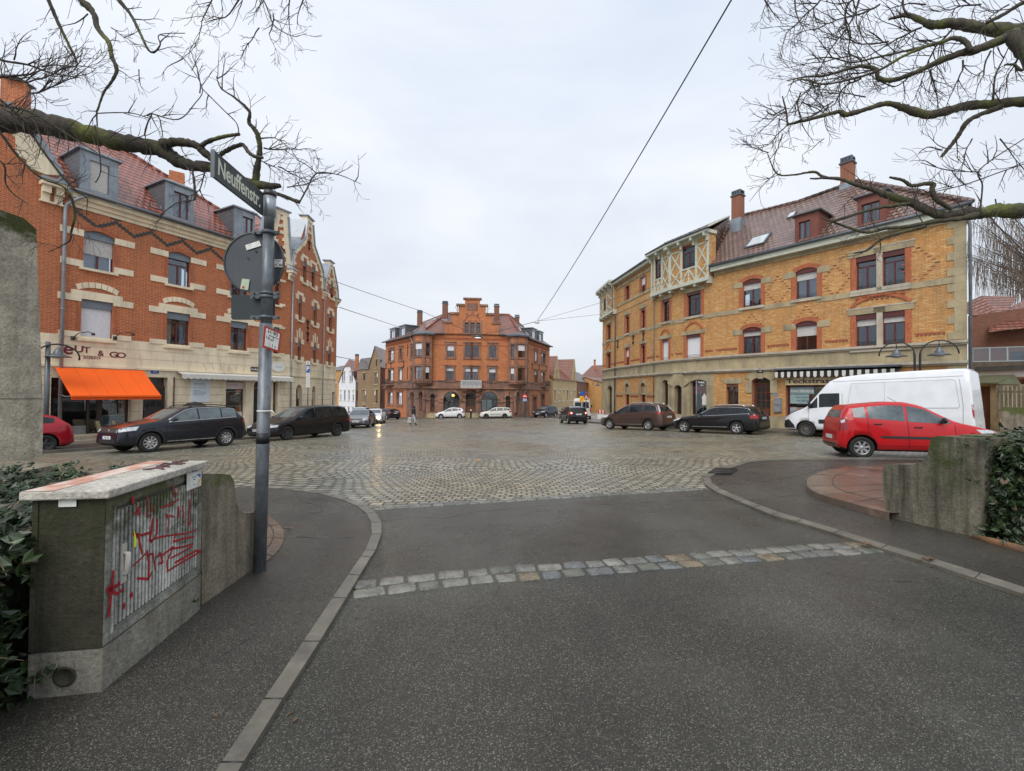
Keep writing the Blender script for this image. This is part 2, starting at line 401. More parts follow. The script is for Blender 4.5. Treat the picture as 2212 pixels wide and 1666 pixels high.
M_blue = pm('sign_blue', (.02,.10,.42), .4, .05, 4)
M_yel = pm('sign_yellow', (.85,.50,.01), .5, .05, 4)
# ---------------------------------------------------------------- ground materials
def mat_cobble():
    m, nt, b, o = newmat('wet_cobbles'); L = nt.links.new
    ob = nt.nodes.new('ShaderNodeTexCoord').outputs['Object']
    wn = noise(nt, .085, 2, ob); wn2 = noise(nt, 1.6, 2, ob)
    def vm(op, a, b_):
        q = nt.nodes.new('ShaderNodeVectorMath'); q.operation = op; L(a, q.inputs[0])
        if isinstance(b_, float): q.inputs['Scale'].default_value = b_
        else: L(b_, q.inputs[1])
        return q.outputs[0]
    v = vm('ADD', ob, vm('SCALE', wn.outputs[1], 7.0)); v = vm('ADD', v, vm('SCALE', wn2.outputs[1], .07))
    mp = nt.nodes.new('ShaderNodeMapping'); mp.inputs['Rotation'].default_value = (0,0,R(7)); L(v, mp.inputs[0])
    k = nt.nodes.new('ShaderNodeTexBrick'); k.offset = .5; k.offset_frequency = 2
    for a, x in (('Scale',1),('Brick Width',.205),('Row Height',.155),('Mortar Size',.020),('Mortar Smooth',.5),('Bias',0)): k.inputs[a].default_value = x
    k.inputs['Color1'].default_value = (.37,.345,.27,1); k.inputs['Color2'].default_value = (.205,.193,.15,1); k.inputs['Mortar'].default_value = (.022,.022,.019,1)
    L(mp.outputs[0], k.inputs['Vector'])
    big = noise(nt, .22, 5, ob, .6)
    tint = ramp(nt, big.outputs[0], [(.3,(.86,.95,1.06)),(.5,(1,.98,.93)),(.72,(1.12,1.02,.80))]).outputs[0]
    col = mixc(nt, 1.0, k.outputs[0], tint, 'MULTIPLY')
    col = mixc(nt, .45, col, noise(nt, 14, 5, ob).outputs[0], 'OVERLAY')
    ms_ = nt.nodes.new('ShaderNodeMapping'); ms_.inputs['Scale'].default_value = (.9,3.4,1); L(ob, ms_.inputs[0]); st_ = noise(nt, 1.0, 6, ms_.outputs[0], .7)
    col = mixc(nt, .55, col, st_.outputs[0], 'OVERLAY')
    L(col, b.inputs['Base Color'])
    wet = noise(nt, .33, 5, ob, .6)
    L(ramp(nt, wet.outputs[0], [(.34,(.15,)*3),(.66,(.46,)*3)]).outputs[0], b.inputs['Roughness'])
    b.inputs['Specular IOR Level'].default_value = .55
    inv = nt.nodes.new('ShaderNodeMath'); inv.operation = 'SUBTRACT'; inv.inputs[0].default_value = 1; L(k.outputs['Fac'], inv.inputs[1])
    b1 = bump(nt, None, noise(nt, 6.5, 4, ob).outputs[0], .05, .8)
    b2 = bump(nt, None, st_.outputs[0], .16, .5, b1); bump(nt, b, inv.outputs[0], .03, .9, b2)
    return m
def mat_asphalt(name, base=(.042,.041,.0325), red=.0, rough=(.10,.42), spk=(.25,.235,.19), scale=75):
    m, nt, b, o = newmat(name); L = nt.links.new
    ob = nt.nodes.new('ShaderNodeTexCoord').outputs['Object']
    vo = nt.nodes.new('ShaderNodeTexVoronoi'); vo.inputs['Scale'].default_value = scale; L(ob, vo.inputs['Vector'])
    cellr = nt.nodes.new('ShaderNodeSeparateColor'); L(vo.outputs['Color'], cellr.inputs[0])
    f = ramp(nt, cellr.outputs[0], [(.86,(0,0,0)),(.97,(.8,.8,.8))]).outputs[0]
    dk = ramp(nt, cellr.outputs[1], [(.0,(.5,.5,.5)),(1,(1.5,1.5,1.5))]).outputs[0]
    c = mixc(nt, 1.0, (*base,1), dk, 'MULTIPLY'); c = mixc(nt, f, c, (*spk,1))
    fine = noise(nt, 190, 2, ob); c = mixc(nt, .8, c, fine.outputs[0], 'OVERLAY')
    bigp = noise(nt, .55, 6, ob, .62); c = mixc(nt, .85, c, bigp.outputs[0], 'OVERLAY'); mq = nt.nodes.new('ShaderNodeMapping'); mq.inputs['Scale'].default_value = (1.6,.16,1); L(ob, mq.inputs[0]); c = mixc(nt, .5, c, noise(nt, 1.0, 4, mq.outputs[0]).outputs[0], 'OVERLAY')
    if red: c = mixc(nt, ramp(nt, noise(nt, .5, 4, ob).outputs[0], [(.42,(0,0,0)),(.6,(red,)*3)]).outputs[0], c, (.10,.055,.045,1))
    L(c, b.inputs['Base Color'])
    L(ramp(nt, bigp.outputs[0], [(.35,(rough[0],)*3),(.62,(rough[1],)*3)]).outputs[0], b.inputs['Roughness'])
    b1 = bump(nt, None, vo.outputs['Distance'], .006, .6); bump(nt, b, fine.outputs[0], .003, .7, b1)
    return m
def mat_conc(name, base, moss, streak=.5, mossamt=.5, zt=None, zr=.6):
    """weathered cast concrete: vertical run marks, pits and moss that sits on the upper edges"""
    m, nt, b, o = newmat(name); L = nt.links.new
    ob = nt.nodes.new('ShaderNodeTexCoord').outputs['Object']
    mp = nt.nodes.new('ShaderNodeMapping'); mp.inputs['Scale'].default_value = (9,9,.9); L(ob, mp.inputs[0])
    st = noise(nt, 1.0, 5, mp.outputs[0], .6); n1 = noise(nt, 3.2, 7, ob, .7); n2 = noise(nt, 38, 5, ob, .65)
    c = ramp(nt, n1.outputs[0], [(.28, c4(base,.55)), (.52, c4(base,1)), (.75, c4(base,1.35))]).outputs[0]
    c = mixc(nt, ramp(nt, st.outputs[0], [(.45,(0,0,0)),(.68,(streak,)*3)]).outputs[0], c, (*[x*.22 for x in base],1))
    c = mixc(nt, .75, c, n2.outputs[0], 'OVERLAY')
    pit = noise(nt, 70, 3, ob, .7); c = mixc(nt, ramp(nt, pit.outputs[0], [(.60,(0,0,0)),(.68,(.7,)*3)]).outputs[0], c, (.03,.03,.025,1))
    mn = noise(nt, 2.3, 8, ob, .75)
    fac = mn.outputs[0]
    if zt is not None:
        sp = nt.nodes.new('ShaderNodeSeparateXYZ'); L(ob, sp.inputs[0])
        mr = nt.nodes.new('ShaderNodeMapRange'); mr.inputs['From Min'].default_value = zt-zr; mr.inputs['From Max'].default_value = zt; mr.inputs['To Min'].default_value = -.12; mr.inputs['To Max'].default_value = .17
        L(sp.outputs[2], mr.inputs[0]); ad = nt.nodes.new('ShaderNodeMath'); L(mn.outputs[0], ad.inputs[0]); L(mr.outputs[0], ad.inputs[1]); fac = ad.outputs[0]
    f = ramp(nt, fac, [(.50,(0,0,0)),(.62,(mossamt,)*3)]).outputs[0]
    c = mixc(nt, f, c, mixc(nt, noise(nt, 60, 3, ob).outputs[0], (*[x*.35 for x in moss],1), (*[min(1,x*1.6) for x in moss],1)))
    L(c, b.inputs['Base Color']); b.inputs['Roughness'].default_value = .85
    b1 = bump(nt, None, n2.outputs[0], .012, .8); bump(nt, b, n1.outputs[0], .03, .6, b1)
    return m
M_cobble = mat_cobble()
M_asph = mat_asphalt('asphalt_road', scale=210); M_walk = mat_asphalt('asphalt_walk', (.038,.036,.029), .06, (.10,.38), scale=230)
M_pave = mat_asphalt('pavement_asphalt', (.07,.058,.052), .5, (.25,.45), scale=60)
M_kerb = pm('granite_kerb', (.155,.143,.112), .45, .25, 2.5, .004, 120, dirt=(.10,.09,.075), dirtamt=.5)
SETT = [pm('sett_%s' % n_, c_, .26, .25, 7, .012, 50, dirt=tuple(x*.45 for x in c_), dirtamt=.35) for n_, c_ in
        (('grey',(.165,.168,.15)), ('pale',(.21,.205,.175)), ('ochre',(.205,.165,.11)), ('green',(.14,.145,.12)), ('blue',(.14,.148,.148)))]
M_flag = pm('wet_flagstone', (.16,.115,.085), .2, .35, 1.6, .012, 14, dirt=(.12,.10,.08), dirtamt=.5)
M_concL = mat_conc('mossy_concrete_left', (.26,.225,.165), (.08,.10,.02), .6, .9, -.5, .45)
M_concR = mat_conc('mossy_concrete_right', (.185,.17,.12), (.055,.068,.018), .95, .9, -.15, 1.1)
M_cabin = mat_conc('grp_cabinet', (.30,.30,.26), (.07,.075,.02), .75, .85, 1.05, .55)
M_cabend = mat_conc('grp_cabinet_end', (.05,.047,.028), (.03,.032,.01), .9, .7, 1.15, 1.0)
M_cabpl = mat_conc('cabinet_plinth', (.26,.245,.20), (.13,.11,.05), .5, .5, .6, .5)
M_cablid = mat_conc('cabinet_lid', (.50,.47,.41), (.3,.28,.2), .15, .35)
M_pill = mat_conc('pillar_stone', (.36,.33,.26), (.05,.06,.012), .35, 1.0, 1.9, .5)

# ---------------------------------------------------------------- ground, road, kerbs
def sheet(name, pts, h, m, thick=.0, kind='structure'):
    mb = MB(); top = [V(p[0], p[1], gz(p[0],p[1])+h) for p in pts]; mb.poly(top)
    if thick:
        for i in range(len(top)):
            a, b_ = top[i], top[(i+1)%len(top)]; dz = V(0,0,thick); mb.poly([a-dz, b_-dz, b_, a])
    ar = sum(top[i].x*top[(i+1)%len(top)].y-top[(i+1)%len(top)].x*top[i].y for i in range(len(top)))
    if ar < 0: mb.f = [f[::-1] for f in mb.f]
    return mb.build(name, m, None, kind=kind)
def gp(*pts): return [PG(*p) for p in pts]
sheet('ground', [(-160,-12),(160,-12),(160,320),(-160,320)], 0, M_cobble)
KLo = gp((542,1059),(630,1061),(696,1067),(754,1081),(789,1096.6),(811,1112),(824,1134),(824,1160.6),(811,1196),(800,1212),(747,1302),(690,1398),(610,1525),(525,1666),(380,1920))
KLi = gp((542,1055),(626,1062),(688,1070),(740,1084),(771,1098),(791,1114),(802,1134),(803,1160.6),(789,1196),(780,1209),(718,1302),(655,1398),(570,1525),(478,1666),(310,1920))
KRo = gp((1523,1028),(1518,1034),(1523,1050),(1545,1065.5),(1595.7,1087.5),(1666.7,1118),(1721,1133),(1802,1158.5),(1903.5,1192),(2005,1224.4),(2106,1258),(2212,1293.8),(2500,1392))
KRi = gp((1540,1026),(1534,1036),(1538,1047),(1556,1060),(1609,1083.8),(1682,1112),(1732,1127),(1815,1152),(1917,1185),(2020,1216),(2118,1247),(2222,1281.8),(2510,1376))
A0 = PG(795,1103); A1 = PG(1522,1058)
dirA = (A1-A0).normalized()
road = [A0 - dirA*.4] + [A1 + dirA*.3] + [V(p.x+.08, p.y) for p in KRo[3:]] + [V(6,-4), V(-4,-4)] + [V(p.x-.03, p.y) for p in KLo[::-1][:10]]
sheet('road', road, .005, M_asph)
def strip(name, a, b_, h, m, down=.1):
    mb = MB()
    def top(p): return V(p.x, p.y, gz(p.x,p.y)+h)
    for i in range(len(a)-1):
        p = [top(a[i]), top(a[i+1]), top(b_[i+1]), top(b_[i])]
        mb.poly(p); dz = V(0,0,down)
        mb.poly([p[0]-dz,p[1]-dz,p[1],p[0]]); mb.poly([p[3],p[2],p[2]-dz,p[3]-dz])
    for q in (0,-1):
        p, r_ = top(a[q]), top(b_[q]); mb.poly([p, r_, r_-V(0,0,down), p-V(0,0,down)])
    return mb.build(name, m, None, kind='structure')
def seam(pts, h=.006, r_=.004):
    mb = MB(); q = gp(*pts); o = []
    for a, b_ in zip(q, q[1:]):
        n = max(1, int((b_-a).length/.15))
        for k in range(n): p = a.lerp(b_, k/n); o.append(V(p.x+rnd.uniform(-.012,.012), p.y+rnd.uniform(-.012,.012), gz(p.x,p.y)+h-.002))
    mb.tube(o, [r_*rnd.uniform(.4,1.5) for _ in o], 4); mb.build('asphalt_seam', M_dark, None, kind='structure')
for s_, h_ in ((((826,1126),(900,1118),(960,1121),(1020,1108),(1120,1098),(1190,1092),(1330,1090),(1500,1082),(1596,1081)),.006),(((1440,1090),(1500,1112),(1560,1150),(1640,1160)),.006),(((1100,1240),(1060,1300),(1085,1400)),.006),(((640,1165),(700,1170),(795,1163)),.03),(((630,1062),(650,1085),(690,1098),(700,1110),(640,1118)),.03),(((1614,1087),(1700,1076),(1750,1073)),.032),(((1560,1030),(1640,1046),(1740,1028),(1800,1008)),.032),(((460,1440),(540,1390),(640,1370)),.03),(((1780,1240),(1900,1255),(2030,1262)),.006)): seam(s_, h_)
mb = MB()
for o_, i_ in ((KLo,KLi),(KRo,KRi)):
    for a in range(1,len(o_)-1):
        for t in ((0,.5) if (o_[a+1]-o_[a]).length > .8 else (0,)): p, q = o_[a].lerp(o_[a+1],t), i_[a].lerp(i_[a+1],t); mb.tube([V(p.x,p.y,gz(p.x,p.y)+.036),V(q.x,q.y,gz(q.x,q.y)+.036)],.004,4)
mb.build('kerb_joint', M_dark, None, kind='structure')
strip('kerb', KLo, KLi, .036, M_kerb); strip('kerb', KRo, KRi, .036, M_kerb)
walkL = KLi + [V(-6,-3), V(-6,3.4)] + gp((300,1068))
sheet('sidewalk', walkL, .028, M_walk, .06)
# right walk: up to the far kerb that curves behind the red car
KR2o = gp((1518,1034),(1540,1019),(1565,1012),(1612.6,998.5),(1666.7,993.5),(1768,992.5),(2005,992),(2400,992))
KR2i = gp((1534,1036),(1556,1021.5),(1580,1015),(1620,1002),(1668,997.5),(1768,996.5),(2005,996),(2400,996))
strip('kerb', KR2o, KR2i, .05, M_kerb)
sheet('sidewalk', KRi[1:] + [V(14,2), ] + KR2i[::-1][:-1], .03, M_walk, .06)
# drain gully beside the right kerb
d0 = [PG(1530,1027.5), PG(1577,1029), PG(1592,1018.5), PG(1546,1017)]
mb = MB(); h = .058
def lerp(a, b_, t): return a + (b_-a)*t
for i in range(9):
    t = i/8
    p, q = lerp(d0[0],d0[1],t), lerp(d0[3],d0[2],t); mb.tube([V(p.x,p.y,gz(p.x,p.y)+h), V(q.x,q.y,gz(q.x,q.y)+h)], .014, 4)
for a, b_ in ((0,1),(3,2)):
    p, q = d0[a], d0[b_]; mb.tube([V(p.x,p.y,gz(p.x,p.y)+h), V(q.x,q.y,gz(q.x,q.y)+h)], .018, 4)
mb.build('drain_grate', M_dark, None, label='cast iron drain grate beside the right hand kerb', cat='drain grate')

# two rows of big granite setts across the asphalt, and the single row that borders the cobbles
def sett(mb, c, ax, ay, lx, ly, h, m, rr):
    base = []; ch_ = .14
    for sx_, sy_ in ((1,-1),(1,1),(-1,1),(-1,-1)):
        j1, j2 = 1+rr.uniform(-.07,.05), 1+rr.uniform(-.07,.05); c1_ = (sx_*lx/2*j1, sy_*ly/2*j2); d1 = (c1_[0]-sx_*lx*ch_*rr.uniform(.6,1.2), c1_[1]); d2 = (c1_[0], c1_[1]-sy_*ly*ch_*rr.uniform(.6,1.2)); mid = (c1_[0]-sx_*lx*ch_*.28, c1_[1]-sy_*ly*ch_*.28)
        base += [d2, mid, d1] if sx_*sy_ > 0 else [d1, mid, d2]
    n = len(base)
    def pt(x, y, k, hh): 
        p = c + ax*x*k + ay*y*k; return (p.x, p.y, gz(p.x,p.y)+hh)
    vs = [pt(x,y,1.0,-.02) for x,y in base] + [pt(x,y,1.0,h*.45) for x,y in base] + [pt(x,y,.9,h+rr.uniform(-.002,.002)) for x,y in base]
    fs = [(i,(i+1)%n,n+(i+1)%n,n+i) for i in range(n)] + [(n+i,n+(i+1)%n,2*n+(i+1)%n,2*n+i) for i in range(n)] + [tuple(range(2*n,3*n))]
    mb.mesh(vs, fs, m, True)
def settrow(mb, line, lx, ly, off, h, mats, rr, gap=.02, skip=0):
    pts = [Vector((p.x,p.y)) for p in line]; i = 0; acc = 0; L = [0]
    for a, b_ in zip(pts, pts[1:]): L.append(L[-1]+(b_-a).length)
    s_ = 0
    while s_ < L[-1]-lx*.5:
        l_ = lx*rr.uniform(.82,1.22); c_ = s_+l_/2
        j = max(k for k in range(len(L)) if L[k] <= c_) if c_ < L[-1] else len(L)-2
        j = min(j, len(pts)-2); t = (c_-L[j])/(L[j+1]-L[j]); p = pts[j].lerp(pts[j+1], t); d = (pts[j+1]-pts[j]).normalized(); n_ = Vector((-d.y,d.x))
        q = p + n_*(off+rr.uniform(-.012,.012)); ang = rr.uniform(-.05,.05); d2 = Vector((d.x-ang*d.y, d.y+ang*d.x)); n2 = Vector((-d2.y,d2.x))
        if rr.random() > skip: sett(mb, Vector((q.x,q.y,0)), Vector((d2.x,d2.y,0)), Vector((n2.x,n2.y,0)), l_-gap, ly*rr.uniform(.93,1.05)-gap, h, rr.choice(mats), rr)
        s_ += l_
rr = random.Random(3)
line = gp((762,1277),(880,1263),(1000,1250),(1100,1241),(1250,1231),(1463,1214),(1600,1203),(1760,1191),(1885,1184))
mb = MB(); settrow(mb, line, .215, .175, .092, .017, [0,0,1,1,3,4,2], rr); settrow(mb, line, .215, .175, -.092, .017, [0,1,1,2,3,4,3], rr)
mb.build("granite_strip", SETT, None, kind='structure')
mb = MB(); settrow(mb, [A0-dirA*.1, A1], .19, .12, .02, .016, [0,1,3,1], rr, .012); settrow(mb, [A0-dirA*.05, A1], .2, .13, .16, .014, [0,3,1,4], rr, .014)
mb.build('granite_edging', SETT, None, kind='structure')

# stone rings beside the two walls
def ringstep(name, rim, back, h, m):
    mb = MB(); top = [V(p.x,p.y,gz(p.x,p.y)+h) for p in rim+back]; mb.poly(top)
    for i in range(len(rim)-1): a, b_ = top[i], top[i+1]; mb.poly([a-V(0,0,h+.05), b_-V(0,0,h+.05), b_, a])
    c = sum((t for t in top[:len(rim)]), V(0,0,0))/len(rim)
    for i in range(0, len(rim)-1):    # joints: a groove ring and radial joints as thin dark slips
        for k in (.17,):
            p, q = lerp(top[i], back_c(back,h), k), lerp(top[i+1], back_c(back,h), k); mb.tube([p, q], .006, 4, 1)
    for i in range(0, len(rim), 2): mb.tube([top[i], lerp(top[i], back_c(back,h), .9)], .005, 4, 1)
    return mb.build(name, [m, M_dark], None, kind='structure')
def back_c(back, h):
    c = sum(((b_) for b_ in back), V(0,0,0))/len(back); return V(c.x,c.y,gz(c.x,c.y)+h)
def gph(h, *pts): return [PG(p[0],p[1],h) for p in pts]
ringstep('stone_step', gph(.12,(1830,1007),(1789,1015),(1758,1024),(1743,1035),(1743,1050),(1755,1060),(1775,1069),(1803,1077),(1838,1086.5),(1880,1098),(1921,1108)), gph(.12,(2080,1105),(2080,1009)), .12, M_flag)
ringstep('stone_step', gph(.04,(572,1110),(590,1121),(604,1133),(613,1147),(614,1163),(606,1182),(588,1202),(568,1218)), gph(.04,(480,1205),(480,1120)), .04, M_flag)

# ---------------------------------------------------------------- pavements round the square
def offs(poly, d):
    o = []
    for i, p in enumerate(poly):
        a = poly[max(i-1,0)]; b_ = poly[min(i+1,len(poly)-1)]; t = Vector((b_[0]-a[0],b_[1]-a[1])).normalized(); n_ = Vector((t.y,-t.x))
        o.append(Vector((p[0]+n_.x*d, p[1]+n_.y*d, 0)))
    return o
LFp = [(-24.0,8.85),(-19.1,18.4),(-14.25,27.85),(-14.7,36.3),(-15.2,45)]
RFp = [(20.1,19.2),(13.35,28.8),(11.84,31.9),(11.23,34.15),(10.04,41.95),(9.74,46.97),(9.0,60),(8.0,90)]
RFx = [(27.0,9.6)] + RFp
CFp = [(-24,77),(-21,72),(-12.4,60.5),(.8,61.5),(6.5,76),(10,86)]
def pavement(line, d, kw=.14):
    o1 = offs(line, d); o0 = offs(line, d-kw); inn = offs(line, -.3)
    sheet('pavement', o0 + inn[::-1], .10, M_pave)
    strip('kerb', o1, o0, .12, M_kerb, .14)
_o = [V(*p) for p in ((-20.57,7.09,0),(-15.67,16.64,0),(-11.6,24.6,0),(-11.3,26.2,0),(-11.9,28.4,0),(-13.1,31.0,0),(-13.4,44,0))]; _i = offs(_o, -.14)
sheet('pavement', _i + offs(LFp[:4]+[(-15.2,44)], -.3)[::-1], .10, M_pave); strip('kerb', _o, _i, .12, M_kerb, .14)
pavement(RFx, -3.4, -.14)
pavement(CFp, 2.6)

# ---------------------------------------------------------------- left wall, right wall, pillar
def prof(F, pts): return [F.uv(*p) for p in pts]
g1, g2 = PG(430,1320), PG(549,1234)
FL_ = Fac(g1, g2)
mb = MB(); P_ = prof(FL_, [(436,1330),(553,1243),(553,1106),(538,1108),(525,1107),(516,1098),(510,1082),(508,1062),(506,1040),(498,1026),(478,1023),(436,1024)])
mb.prism(FL_, P_, -.32, 0)
wl = mb.build('garden_wall', M_concL, None, label='mossy concrete garden wall stepping down behind the utility cabinet', cat='wall')
g1, g2 = PG(1917,1122), PG(2106,1166)
FR_ = Fac(g1, g2)
mb = MB(); P_ = prof(FR_, [(1917,1130),(2108,1175),(2120,1100),(2128,1000),(2136,948),(2070,945),(2022,942),(2010,950),(2006,968),(2003,986),(1990,999),(1968,1004),(1940,1003),(1914,1003),(1905,1014),(1906,1060)])
mb.prism(FR_, P_, -1.25, 0)
wr = mb.build('garden_wall', M_concR, None, label='tall mossy concrete wall with a scooped end in front of the red car', cat='wall')
FR2 = Fac(PG(2106,1166), PG(2106,1166)+V(2.6,1.0,0))
mb = MB(); zt = FR_.uv(2136,948)[1]
mb.fbox(FR2, .3, 3.0, -2.2, zt-.0, -.25, -.02)
mb.build('coping_wall', M_concR, None, label='concrete retaining wall behind the ivy at the right edge', cat='wall')
# tall gate pillar at the left edge, on its low wall
yp = 5.2
_px=(93-1106)/940*yp
F_p = Fac((_px-3*.68, yp-3*.733), (_px, yp)); 
mb = MB()
uR = F_p.u(93, 940); zb = F_p.uv(60,985)[1]; zt = F_p.uv(60,482)[1]; zj = F_p.uv(60,862)[1]
mb.prism(F_p, [(uR-1.3,zb-.6),(uR,zb),(uR-.005,zj-.004),(uR-1.3,zj-.004)], -1.1, 0); mb.prism(F_p, [(uR-1.3,zj+.004),(uR-.012,zj+.004),(uR-.10,zt-.05),(uR-.2,zt+.05),(uR-.45,zt+.11),(uR-1.3,zt+.12)], -1.1, -.01)
mb.build('gate_pillar', M_pill, None, label='tall weathered stone gate pillar with moss on its top at the left edge', cat='pillar')
mb = MB(); q = [PY(-160,975,5.0), PY(128,1003,4.9), PY(60,1016,4.4), PY(-160,1010,4.2)]
mb.hexa([p-V(0,0,.9) for p in q][::-1] + [p for p in q][::-1])
mb.build('low_wall', M_concL, None, label='low wall with wet grey coping at the foot of the gate pillar', cat='wall')

# ---------------------------------------------------------------- utility cabinet
cN, cF, cLf = PG(219,1507), PG(432,1325), PG(66,1511)
dl = (cF-cN); dl.z = 0; dl.normalize(); dw = Vector((-dl.y, dl.x, 0))
if dw.x > 0: dw = -dw
Wc = .33; Lc = (Vector((cF.x,cF.y,0))-Vector((cN.x,cN.y,0))).length
FS = Fac((cN.x,cN.y),(cF.x,cF.y))
cl2 = Vector((cN.x,cN.y,0)) + (Vector((cLf.x,cLf.y,0))-Vector((cN.x,cN.y,0))).normalized()*Wc
cl2 = FS.P(0,0,-Wc); cl2.z = 0; FE = Fac((cl2.x,cl2.y),(cN.x,cN.y))
zb = cN.z - .05; zl = PY(228,1056,cN.y).z; zu = PY(218,1075,cN.y).z
zp = FS.uv(219,1405)[1]; Lh = lambda u: 0
cab = thing('utility_cabinet', 'grimy grey utility cabinet with red graffiti, mossy ribs and a pale lid', 'utility cabinet', (cN.x,cN.y,cN.z))
mb = MB(); mb.fbox(FS, .0, Lc, zb-.1, zp, -Wc, 0); mb.build('plinth', M_cabpl, cab)
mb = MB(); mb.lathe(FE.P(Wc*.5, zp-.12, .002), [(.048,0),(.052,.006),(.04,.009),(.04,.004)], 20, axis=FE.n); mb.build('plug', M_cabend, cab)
mb = MB(); mb.fbox(FS, .012, Lc-.012, zp+.006, zu, -Wc+.012, -.012)
mb.fbox(FS, .004, .05, zp+.012, zu, -.04, -.002); mb.fbox(FS, Lc-.05, Lc-.004, zp+.012, zu, -.04, -.002)
mb.fbox(FS, .05, Lc-.05, zp+.012, zp+.05, -.03, .0); mb.fbox(FS, .05, Lc-.05, zu-.06, zu, -.03, -.004)
mb.build('housing', M_cabin, cab)
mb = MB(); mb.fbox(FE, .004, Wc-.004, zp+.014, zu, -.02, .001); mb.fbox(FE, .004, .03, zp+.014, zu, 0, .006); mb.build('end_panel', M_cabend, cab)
mb = MB(); nr = 26; u0, u1 = .075, Lc-.06
for i in range(nr):
    a = u0 + (u1-u0)*i/nr; mb.fbox(FS, a, a+(u1-u0)/nr*.5, zp+.085, zu-.085, -.02, .006)
mb.fbox(FS, .055, .07, zp+.05, zu-.06, -.02, .002)
dr = mb.build('ribbed_door', mat_conc('cabinet_ribs',(.62,.62,.57),(.07,.075,.02),.75,.9,1.0,.5), cab)
mb = MB(); mb.fbox(FS, u0-.01, u1+.01, zp+.07, zu-.07, -.02, -.0105); mb.build('groove_panel', pm('groove_dark',(.045,.045,.035),.8,.4,6), dr)  # dark panel added behind the ribs so the gaps between them stand out
mb = MB(); a, z_ = FS.uv(263,1215); mb.fbox(FS, a-.018, a+.018, z_-.11, z_+.10, .004, .014); mb.tube([FS.P(a, z_-.06, .014), FS.P(a, z_-.06, .03), FS.P(a, z_+.05, .03), FS.P(a, z_+.05, .014)], .014, 8)
mb.build('door_handle', pm('worn_plastic', (.55,.53,.48), .4, .2, 9, dirt=(.2,.18,.14)), dr)
mb = MB(); e = .035; z2 = zl - zu; 
base = [FS.P(-e,zu,e), FS.P(Lc+e*.3,zu,e), FS.P(Lc+e*.3,zu,-Wc-e), FS.P(-e,zu,-Wc-e)]
zr_ = FS.uv(438,990, .03)[1]; zrise = 0
top = [p+V(0,0,z2) for p in base]
mb.hexa(base+top)
cx = sum((p for p in top), V(0,0,0))/4; 
o_ = mb.build('lid', M_cablid, cab)
bv = o_.modifiers.new('bevel','BEVEL'); bv.width = .008; bv.segments = 2
FT = [lerp(top[3],top[0],.62), lerp(top[2],top[1],.62), top[2], top[3]]
mb = MB(); mb.poly([p*.996+lerp(top[3],top[1],.5)*.004+V(0,0,.002) for p in [lerp(top[3],top[0],.38), lerp(top[2],top[1],.34), lerp(top[2],top[1],.03), lerp(top[3],top[0],.03)]]); mb.build('paint_patch', pm('faded_orange_paint',(.55,.27,.19),.7,.15,5,dirt=(.68,.62,.55),dirtamt=.6), o_)
mb = MB()
def lidpt(a, b_): return lerp(lerp(top[0],top[1],a), lerp(top[3],top[2],a), b_)+V(0,0,.004)
for k, st in enumerate([[(.60,.2),(.66,.35),(.6,.5)],[(.66,.3),(.74,.5),(.7,.25),(.78,.45)],[(.8,.2),(.86,.55),(.78,.5)],[(.84,.2),(.92,.5),(.96,.3)],[(.6,.42),(.95,.38)]]):
    mb.tube([lidpt(*p) for p in st], .007, 4)
mb.build('lid_scrawl', M_black if False else pm('faded_marker',(.14,.07,.07),.8), o_)
def stick(F, x0, x1, y0, y1, name, mat, par, w=.01, txt=None, tm=None, ts=.6):
    a, z_ = F.uv(x0, (y0+y1)/2); b_, zz = F.uv(x1, (y0+y1)/2); zc0 = F.uv((x0+x1)/2, y1)[1]; zc1 = F.uv((x0+x1)/2, y0)[1]
    mb = MB(); mb.fbox(F, a, b_, zc0, zc1, w, w+.002); s_ = mb.build(name, mat, par)
    if txt:
        lines = txt if isinstance(txt, list) else [txt]; hh = (zc1-zc0)/len(lines)
        for i, t in enumerate(lines):
            if not t: continue
            text_mb(t, hh*ts*1.2, F, (a+b_)/2, zc1-hh*(i+.5), w+.003, .0006).build('lettering', tm or M_black, s_)
    return s_
M_stk = pm('sticker_paper', (.74,.75,.70), .6, .1, 20, dirt=(.5,.5,.42), dirtamt=.3)
stick(FS, 400, 433, 1014, 1022, 'number_plate', M_stk, cab, .01, '4495433', None, .7)
st_ = stick(FS, 399.5, 431, 1022, 1055, 'notice_sticker', M_stk, cab, .01, ['','Wir bauen hier','Glasfaser','','service',''], M_blue, .42)
mb = MB(); a, z_ = FS.uv(424,1024); mb.prism(FS, [(a-.02,z_-.002),(a+.03,z_-.002),(a+.03,z_-.03)], .0122, .0135); mb.build('blue_stripe', M_blue, st_)
mb = MB(); a, z_ = FS.uv(424,1048); mb.prism(FS, [(a-.02,z_),(a-.01,z_),(a+.035,z_+.05),(a+.035,z_+.035)], .0122, .0135); mb.build('yellow_stripe', M_yel, st_)
s2 = stick(FS, 319, 353, 1033, 1040, 'small_sticker', M_stk, cab, .008)
stick(FS, 339, 345, 1033, 1038, 'red_mark', M_redb, s2, .011)
stick(FE, 130, 168, 1079, 1094, 'torn_label', M_stk, cab, .008)
